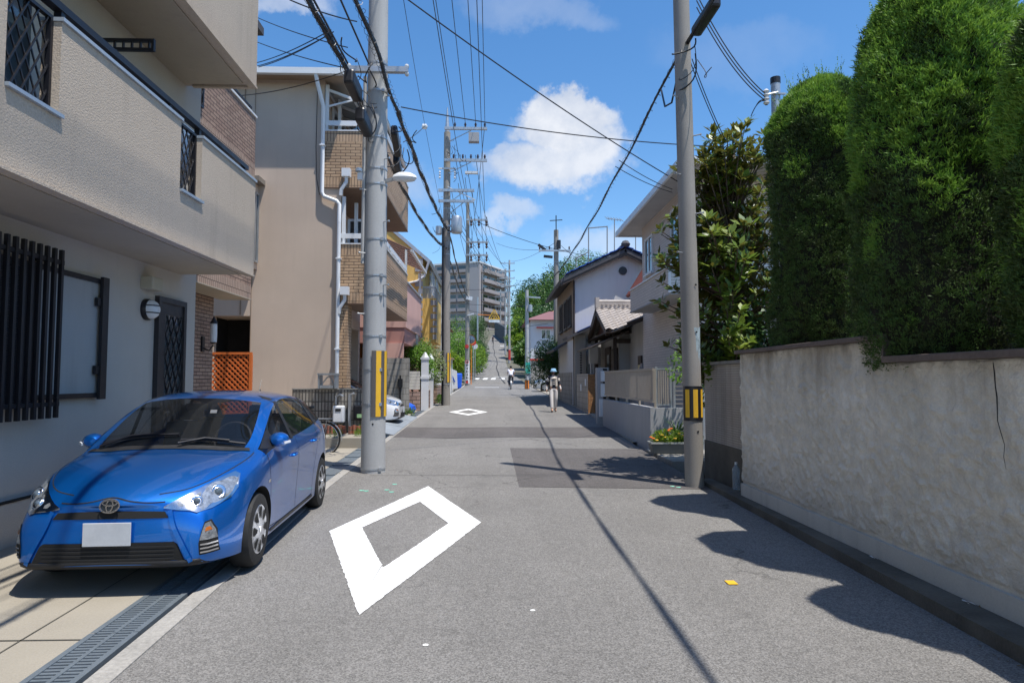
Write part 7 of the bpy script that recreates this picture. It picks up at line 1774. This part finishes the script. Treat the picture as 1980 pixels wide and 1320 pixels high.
# ---------------------------------------------------------------- bicycles and people
def bicycle(label, loc, rz, fram, group=None):
    """local x = forward"""
    t_ = thing('bicycle', label, 'bicycle', loc, rz, group)
    fm = surf('bike_frame', fram, .05, 4, .05, 60, .35, metal=.3, obj=True)
    for x in (-.53, .53):
        w = MB(); w.tube([(x+.315*math.cos(a), 0, .33+.315*math.sin(a)) for a in np.linspace(0, 2*math.pi, 37)], .018, 8, caps=False); wo = w.build('wheel', MT['rubber'], t_, smooth=True, local=True)
        r = MB(); r.tube([(x+.295*math.cos(a), 0, .33+.295*math.sin(a)) for a in np.linspace(0, 2*math.pi, 37)], .010, 6, caps=False); r.build('rim', MT['chrome'], wo, smooth=True, local=True)
        s = MB()
        for k in range(28): a = 2*math.pi*k/28; s.tube([(x, .02*(-1)**k, .33), (x+.29*math.cos(a), 0, .33+.29*math.sin(a))], .0016, 3)
        s.build('spokes', MT['steel'], wo, local=True)
        MB().cyl((x, -.045, .33), (x, .045, .33), .022, None, 10).build('hub', MT['steel'], wo, local=True)
        f = MB(); a0, a1 = (R(20), R(185)) if x < 0 else (R(60), R(190))
        vs = []
        for a in np.linspace(a0, a1, 16): vs += [(x+.355*math.cos(a), -.03, .33+.355*math.sin(a)), (x+.355*math.cos(a), .03, .33+.355*math.sin(a))]
        f.add(vs, [(2*i, 2*i+1, 2*i+3, 2*i+2) for i in range(15)]); f.build('mudguard', MT['steel'], t_, smooth=True, local=True)
    f = MB(); T = lambda *p: f.tube([Vector(q) for q in p], .016, 8)
    T((.38, 0, .86), (.05, 0, .38), (-.08, 0, .31)); T((-.08, 0, .31), (-.22, 0, .80)); T((-.08, .05, .31), (-.53, .06, .33)); T((-.08, -.05, .31), (-.53, -.06, .33)); T((-.2, .02, .68), (-.53, .06, .33)); T((-.2, -.02, .68), (-.53, -.06, .33))
    T((.36, 0, .95), (.40, 0, .80), (.44, .055, .68), (.53, .055, .33)); T((.44, -.055, .68), (.53, -.055, .33)); f.build('frame', fm, t_, smooth=True, local=True)
    h = MB(); h.tube([(.36, 0, .93), (.33, 0, 1.02)], .013, 8); h.tube([(.13, -.27, 1.03), (.25, -.25, 1.05), (.34, -.08, 1.03), (.34, .08, 1.03), (.25, .25, 1.05), (.13, .27, 1.03)], .012, 8); h.build('handlebar', MT['chrome'], t_, smooth=True, local=True)
    s = MB(); s.tube([(-.22, 0, .78), (-.25, 0, .90)], .013, 8); s.lathe([(.001, -.03), (.06, -.03), (.10, 0), (.09, .03), (.001, .035)], (0, 0, 0), 'z', 16); n = 16*5
    s.v[-n:] = [(-.27+v[0]*(1.5 if v[0] > 0 else .9), v[1]*(.45 if v[0] > 0 else .9), .92+v[2]) for v in s.v[-n:]]; s.build('saddle', PLAST, t_, smooth=True, local=True)
    r = MB(); r.box(-.70, -.33, -.06, .06, .705, .72)
    for y in (-.06, .06): r.tube([(-.53, y, .34), (-.62, y, .71)], .006, 5)
    r.build('rear_rack', MT['steel'], t_, local=True)
    c = MB(); c.lathe([(.08, -.008), (.095, 0), (.08, .008)], (-.08, .06, .31), 'y', 20); c.bar((-.08, .07, .31), (.02, .09, .18), .02); c.bar((-.08, -.07, .31), (-.18, -.09, .44), .02); c.bar((.02, .08, .18), (.02, .18, .18), .07, .02); c.bar((-.18, -.08, .44), (-.18, -.18, .44), .07, .02); c.build('crank', MT['steel'], t_, local=True)
    b = MB(); b.tube([(.74, -.17, .70), (.74, .17, .70), (.46, .17, .70), (.46, -.17, .70), (.74, -.17, .70)], .008, 5); b.tube([(.76, -.19, .93), (.76, .19, .93), (.44, .19, .93), (.44, -.19, .93), (.76, -.19, .93)], .009, 5)
    for k in range(9): x = .46+.28*k/8; b.tube([(x, -.18, .93), (x, -.17, .70), (x, .17, .70), (x, .18, .93)], .004, 4)
    for k in range(5): y = -.16+.08*k; b.tube([(.75, y, .93), (.74, y, .70)], .004, 4)
    b.build('front_basket', MT['steel'], t_, local=True)
    k = MB(); k.bar((-.5, .07, .33), (-.45, .15, .02), .02); k.build('kickstand', MT['steel'], t_, local=True)
    return t_
bicycle('parked bicycle with a curved rear mudguard between the blue car and the planter step', (-3.72, 12.6, .03), R(180), (.30, .32, .35))

def skin_mesh(name, J, E, mat, par, root, sub=2):
    """J {name: ((x,y,z), r or (rx,ry))}, E edges"""
    keys = list(J); me = bpy.data.meshes.new(name)
    me.from_pydata([J[k][0] for k in keys], [(keys.index(a), keys.index(b)) for a, b in E], []); me.update(); me.materials.append(mat)
    o = bpy.data.objects.new(name, me); C.objects.link(o); o.parent = par
    o.modifiers.new('skin', 'SKIN').use_smooth_shade = True; s = o.modifiers.new('sub', 'SUBSURF'); s.levels = s.render_levels = sub
    for i, k in enumerate(keys):
        r = J[k][1]; me.skin_vertices[0].data[i].radius = r if isinstance(r, tuple) else (r, r); me.skin_vertices[0].data[i].use_root = (k == root)
    return o
def person(label, loc, rz, sc, pose, shirt, trousers, shoes, sleeve=.6, group=None, name='person'):
    """figure faces -y; pose overrides joint positions"""
    t_ = thing(name, label, 'person', loc, rz, group); t_.scale = (sc,)*3
    P = dict(pelvis=(0,0,.93), spine=(0,-.012,1.10), chest=(0,0,1.28), neck=(0,-.005,1.44), nape=(0,-.012,1.50), head=(0,-.025,1.585), crown=(0,-.018,1.645), chin=(0,-.075,1.525))
    for s, q in ((-1, 'l'), (1, 'r')):
        P.update({q+'sh': (s*.165, .0, 1.385), q+'el': (s*.215, .02, 1.12), q+'wr': (s*.235, -.03, .89), q+'pa': (s*.238, -.045, .83), q+'hip': (s*.09, 0, .89), q+'kn': (s*.095, -.02, .50), q+'an': (s*.095, .02, .09), q+'he': (s*.095, .05, .045), q+'to': (s*.105, -.13, .035)})
    P.update(pose)
    RR = dict(pelvis=(.13, .10), spine=(.115, .085), chest=(.14, .10), neck=.055, nape=.05, head=(.078, .092), crown=(.062, .075), chin=.035)
    for q in 'lr': RR.update({q+'sh': .052, q+'el': .038, q+'wr': .026, q+'pa': (.036, .018), q+'hip': .085, q+'kn': .055, q+'an': .036, q+'he': .034, q+'to': .03})
    E = [('pelvis','spine'),('spine','chest'),('chest','neck'),('neck','nape'),('nape','head'),('head','crown'),('head','chin')]
    for q in 'lr': E += [('chest',q+'sh'),(q+'sh',q+'el'),(q+'el',q+'wr'),(q+'wr',q+'pa'),('pelvis',q+'hip'),(q+'hip',q+'kn'),(q+'kn',q+'an'),(q+'an',q+'he'),(q+'an',q+'to')]
    J = {k: (P[k], RR[k]) for k in P}
    for q, s in (('l', -1), ('r', 1)):
        w, p = Vector(P[q+'wr']), Vector(P[q+'pa']); d = (p-w).normalized(); fw = Vector((0, -1, 0)); a = (fw-d*fw.dot(d)).normalized(); bk = d.cross(a)
        for i, (off, L) in enumerate(((-.027, .058), (-.009, .07), (.009, .066), (.027, .052))):
            b0 = p+d*.035+a*-off; b1 = b0+d*L*.55+bk*.008*s; b2 = b0+d*L+bk*.024*s
            for j, b_ in enumerate((b0, b1, b2)): J['%sf%d%d' % (q, i, j)] = (tuple(b_), (.0095, .0088, .0075)[j])
            E += [(q+'pa', '%sf%d0' % (q, i)), ('%sf%d0' % (q, i), '%sf%d1' % (q, i)), ('%sf%d1' % (q, i), '%sf%d2' % (q, i))]
        b0 = p+a*.036-d*.01; b1 = b0+a*.02+d*.03
        J[q+'t0'] = (tuple(b0), .011); J[q+'t1'] = (tuple(b1), .009); E += [(q+'pa', q+'t0'), (q+'t0', q+'t1')]
    skin_mesh('body', J, E, MT['skin'], t_, 'pelvis')
    # shirt
    SJ = {'hem': (tuple(Vector(P['pelvis'])+Vector((0, 0, .0))), (.150, .122)), 'spine': (P['spine'], (.140, .112)), 'chest': (P['chest'], (.160, .122)), 'neck': (tuple(Vector(P['chest']).lerp(Vector(P['neck']), .72)), .072)}; SE = [('hem','spine'),('spine','chest'),('chest','neck')]
    for q in 'lr':
        SJ[q+'sh'] = (P[q+'sh'], .068); a = Vector(P[q+'sh']); b_ = Vector(P[q+'el']); c = Vector(P[q+'wr'])
        SE.append(('chest', q+'sh'))
        if sleeve <= 1: SJ[q+'e'] = (tuple(a.lerp(b_, sleeve)), .060); SE.append((q+'sh', q+'e'))
        else: SJ[q+'e'] = (tuple(b_), .052); SJ[q+'w'] = (tuple(b_.lerp(c, sleeve-1)), .040); SE += [(q+'sh', q+'e'), (q+'e', q+'w')]
    so_ = skin_mesh('shirt', SJ, SE, shirt, t_, 'spine')
    TJ = {'waist': (tuple(Vector(P['pelvis'])+(Vector(P['spine'])-Vector(P['pelvis']))*.35), (.138, .108)), 'pelvis': (P['pelvis'], (.145, .118))}; TE = [('waist','pelvis')]
    for q in 'lr':
        k, a = Vector(P[q+'kn']), Vector(P[q+'an']); TJ[q+'h'] = (P[q+'hip'], .098); TJ[q+'k'] = (P[q+'kn'], .077); TJ[q+'c'] = (tuple(k.lerp(a, .5)), .072); TJ[q+'a'] = (tuple(k.lerp(a, .93)), .060); TE += [('pelvis', q+'h'), (q+'h', q+'k'), (q+'k', q+'c'), (q+'c', q+'a')]
    skin_mesh('trousers', TJ, TE, trousers, t_, 'pelvis')
    for q in 'lr':
        an, he, to = Vector(P[q+'an']), Vector(P[q+'he']), Vector(P[q+'to']); skin_mesh('shoe', {'a': (tuple(an.lerp(he, .6)), .042), 'h': (tuple(he), .04), 'm': (tuple(he.lerp(to, .5)), (.042, .036)), 't': (tuple(to), (.036, .03))}, [('a','h'),('h','m'),('m','t')], shoes, t_, 'h')
    # face
    hd = Vector(P['head']); b = MB()
    for s in (-1, 1): b.lathe([(.001, -.004), (.010, 0), (.001, .003)], hd+Vector((s*.032, -.088, .012)), 'y', 8)
    b.build('eyes', MT['hair'], t_, local=True)
    b = MB(); b.add([hd+Vector(v) for v in ((-.014, -.088, -.02), (.014, -.088, -.02), (0, -.112, -.018), (0, -.09, .02))], [(0,1,2),(0,2,3),(1,3,2)]); b.build('nose', MT['skin'], t_, local=True)
    b = MB(); b.bar(hd+Vector((-.022, -.090, -.045)), hd+Vector((.022, -.090, -.045)), .006, .008); b.build('mouth', surf('lips', (.35,.12,.10)), t_, local=True)
    for s in (-1, 1): MB().lathe([(.001, -.008), (.022, -.004), (.026, .004), (.001, .008)], hd+Vector((s*.082, .01, -.005)), 'x', 10).build('ear', MT['skin'], t_, local=True)
    return t_, P
def ellipsoid(c, r, n=16, z0=-1., z1=1.):
    b = MB(); c = Vector(c); prof = []
    for k in range(11): a = math.asin(z0)+(math.asin(z1)-math.asin(z0))*k/10; prof.append((max(math.cos(a), .001), math.sin(a)))
    b.lathe(prof, (0, 0, 0), 'z', n); b.v = [(c.x+v[0]*r[0], c.y+v[1]*r[1], c.z+v[2]*r[2]) for v in b.v]; return b
CREAM = surf('cream_cloth', (.62, .56, .50), .08, 8, .06, 60, .9, obj=True); NAVY = surf('navy_cloth', (.025, .028, .045), .1, 8, .08, 60, .9, obj=True)
OFFW = surf('offwhite_cloth', (.68, .64, .62), .06, 8, .05, 60, .9, obj=True)
# walking woman
t_, P = person('woman in a pale blue bucket hat, printed top and white trousers walking towards the camera', (2.28, 24.0, G(24.0)), R(4), .93,
    {'lkn': (-.09, -.10, .50), 'lan': (-.085, -.17, .09), 'lhe': (-.085, -.14, .045), 'lto': (-.095, -.31, .05), 'rkn': (.10, -.01, .50), 'ran': (.10, .17, .12), 'rhe': (.10, .21, .085), 'rto': (.105, .05, .03),
     'lel': (-.235, .07, 1.13), 'lwr': (-.265, .02, .90), 'lpa': (-.27, .005, .84), 'rel': (.235, -.02, 1.13), 'rwr': (.265, -.12, .93), 'rpa': (.268, -.145, .875)}, NAVY, OFFW, surf('dark_shoe', (.03,.025,.025), obj=True), 1.45)
H = Vector(P['head'])
b = MB(); b.lathe([(.001, .125), (.07, .12), (.098, .10), (.106, .04), (.155, -.005), (.150, -.008), (.10, .03)], H+Vector((0, .005, .0)), 'z', 22); b.build('bucket_hat', surf('pale_blue_hat', (.26, .48, .68), .06, 8, .05, 60, .85, obj=True), t_, smooth=True, local=True)
ellipsoid(H+Vector((0, .03, -.03)), (.092, .085, .11)).build('hair', MT['hair'], t_, smooth=True, local=True)
b = MB(); b.bar(H+Vector((-.075, -.088, .012)), H+Vector((.075, -.088, .012)), .012, .032); b.build('sunglasses', MT['blackmetal'], t_, local=True)
for s in (-1, 1):
    q = 'l' if s < 0 else 'r'; skin_mesh('arm_cover', {'a': (tuple(Vector(P[q+'el']).lerp(Vector(P[q+'wr']), .5)), .036), 'b': (P[q+'wr'], .033), 'c': (P[q+'pa'], (.040, .026))}, [('a','b'),('b','c')], OFFW, t_, 'a')
ch = Vector(P['chest']); b = MB()
for s in (-1, 1):
    b.add([ch+Vector(v) for v in ((s*.05, -.118, .12), (s*.135, -.085, .10), (s*.15, -.09, -.26), (s*.07, -.122, -.28))], [(0,1,2,3) if s < 0 else (3,2,1,0)])
b.build('open_front', CREAM, t_, local=True, smooth=True)
b = MB()
for k in range(4): b.box(-.045, .045, ch.y-.132, ch.y-.120, ch.z+.02-k*.075, ch.z+.05-k*.075)
b.build('print_stripes', OFFW, t_, local=True)
MB().lathe([(.15, .03), (.12, .10), (.075, .16), (.06, .15)], ch+Vector((0, -.005, 0)), 'z', 16).build('collar', CREAM, t_, smooth=True, local=True)
for s, q in ((-1, 'l'), (1, 'r')): skin_mesh('striped_sleeve', {'a': (tuple(Vector(P[q+'sh']).lerp(Vector(P[q+'el']), .15)), .073), 'b': (tuple(Vector(P[q+'sh']).lerp(Vector(P[q+'el']), .8)), .064)}, [('a','b')], CREAM, t_, 'a')
# cyclist seen from behind
bx, by = 1.42, 47.6
bicycle('bicycle ridden up the street by the person in white', (bx, by, G(by)+.005), R(90), (.05, .05, .06))
t_, P = person('cyclist in a white shirt and dark trousers riding away up the street', (bx, by-.22, G(by)+.02), R(180), 1.0,
    {'pelvis': (0, .02, .98), 'spine': (0, -.06, 1.14), 'chest': (0, -.15, 1.30), 'neck': (0, -.20, 1.44), 'nape': (0, -.22, 1.50), 'head': (0, -.25, 1.58), 'crown': (0, -.24, 1.64), 'chin': (0, -.30, 1.52),
     'lsh': (-.175, -.16, 1.38), 'lel': (-.27, -.24, 1.16), 'lwr': (-.26, -.36, 1.06), 'lpa': (-.26, -.42, 1.05), 'rsh': (.175, -.16, 1.38), 'rel': (.27, -.24, 1.16), 'rwr': (.26, -.36, 1.06), 'rpa': (.26, -.42, 1.05),
     'lhip': (-.09, .0, .95), 'lkn': (-.13, -.36, .78), 'lan': (-.12, -.24, .48), 'lhe': (-.12, -.20, .44), 'lto': (-.12, -.36, .40), 'rhip': (.09, 0, .95), 'rkn': (.12, -.26, .60), 'ran': (.12, -.14, .24), 'rhe': (.12, -.10, .20), 'rto': (.12, -.26, .18)},
    surf('white_shirt', (.72, .70, .78), .04, 8, .03, 60, .9, obj=True), surf('dark_trousers', (.05, .05, .06), obj=True), MT['white'], .7)
H = Vector(P['head']); ellipsoid(H+Vector((0, .02, .02)), (.092, .10, .10)).build('hair', MT['hair'], t_, smooth=True, local=True)
# far walker
t_, P = person('small far walker in a dark top near the top of the slope', (at(953, 663, 147).x, 147, G(147)), R(180), 1.0, {'lkn': (-.09, -.08, .50), 'lan': (-.085, -.12, .09), 'lhe': (-.085, -.1, .045), 'lto': (-.095, -.27, .04), 'ran': (.10, .14, .12), 'rhe': (.10, .17, .085), 'rto': (.105, .02, .03)},
    surf('maroon_top', (.10, .03, .04), obj=True), surf('slate_trousers', (.07, .07, .08), obj=True), MT['white'], .7)
H = Vector(P['head']); ellipsoid(H+Vector((0, .02, .02)), (.092, .10, .10)).build('hair', MT['hair'], t_, smooth=True, local=True)
MB().box(-.15, .15, .10, .22, 1.05, 1.42).build('backpack', NAVY, t_, local=True, bevel=.03)
# ---------------------------------------------------------------- small things
bt = thing('bottle', 'clear plastic water bottle standing on the kerb against the damp wall base', 'bottle', (3.13, 8.35, .09))
m, t, p = newmat('clear_plastic'); finish(t, p, (.75, .85, .92), .06, 0); p.inputs['Transmission Weight'].default_value = .8; p.inputs['IOR'].default_value = 1.2
prof = [(.001, 0), (.045, 0), (.05, .02)]
for k in range(6): prof += [(.05, .03+k*.034), (.046, .045+k*.034)]
prof += [(.05, .235), (.048, .26), (.02, .30), (.014, .305), (.014, .325)]
MB().lathe(prof, (0, 0, 0), 'z', 20).build('body', m, bt, smooth=50, local=True)
MB().lathe([(.017, .318), (.017, .345), (.001, .345)], (0, 0, 0), 'z', 14).build('cap', MT['whiteplas'], bt, local=True)
for i, (px, py, lb) in enumerate(((1690, 1080, 'crumpled white paper scrap on the kerb under the wall'), (1875, 1167, 'second white scrap on the kerb nearer the camera'))):
    d = ray(px, py); s = (.09-CAMZ)/d.z; c = Vector((0, 0, CAMZ))+d*s; b = MB(); q = random.Random(i)
    for k in range(4): b.quad(*[c+Vector((q.uniform(-.02, .02), q.uniform(-.04, .06), .003+q.uniform(0, .012))) for _ in range(4)])
    tag(b.build('paper_scrap', MT['white']), lb, 'litter', 'paper scraps on the kerb')
bg_ = MB(); q = random.Random(2); vs = []
for j in range(6):
    for i in range(12): a = 6.28*i/12; r = (.0, .22, .27, .22, .10, .02)[j]*(1+.2*q.uniform(-1, 1)); vs.append((-2.95+r*math.cos(a), 23.4+r*math.sin(a)*1.4, .3+(.0, .01, .12, .25, .33, .36)[j]))
bg_.add(vs, [(j*12+i, j*12+(i+1) % 12, (j+1)*12+(i+1) % 12, (j+1)*12+i) for j in range(5) for i in range(12)]); tag(bg_.build('plastic_bag', MT['blue_tarp']), 'crumpled blue plastic bag beside the stone planter wall', 'bag')
bg_ = MB(); b = bg_
b.box(-2.55, -2.1, 47.5, 47.9, .8, 1.9); b.v = [(v[0]+.1*math.sin(v[2]*5), v[1]+.1*math.cos(v[0]*9), v[2]) for v in b.v]
tag(b.build('blue_net', MT['blue_tarp'], bevel=.1), 'blue rubbish net hanging left of the poster pole', 'net')
bn = thing('banner', 'white banner on a pole with a blue stroke left of the poster pole', 'banner', (-2.6, 43, .7))
MB().tube([(-2.7, 43, .6), (-2.7, 43, 3.2)], .03, 6).build('pole', MT['whiteplas'], bn); MB().slab((-2.7, 43, .9), (-2.2, 43, .85), (-2.25, 43, 2.0), (-2.7, 43, 2.2), .02).build('cloth', MT['white'], bn); MB().slab((-2.6, 42.97, 1.7), (-2.55, 42.97, 1.75), (-2.35, 42.97, 1.3), (-2.42, 42.97, 1.25), .01).build('blue_stroke', MT['bluesheet'], bn)
pg = thing('pergola', 'small wooden canopy on white posts in the left hedge', 'canopy', (-2.9, 40, .6))
MB().slab((-3.6, 39.0, 2.9), (-2.3, 39.0, 2.75), (-2.3, 41, 2.75), (-3.6, 41, 2.9), .08).build('roof', surf('tan_wood', (.45,.30,.16)), pg)
b = MB(); b.tube([(-2.45, 39.2, .5), (-2.45, 39.2, 2.7)], .04, 6); b.tube([(-2.45, 40.8, .5), (-2.45, 40.8, 2.7)], .04, 6); b.build('posts', MT['white'], pg)
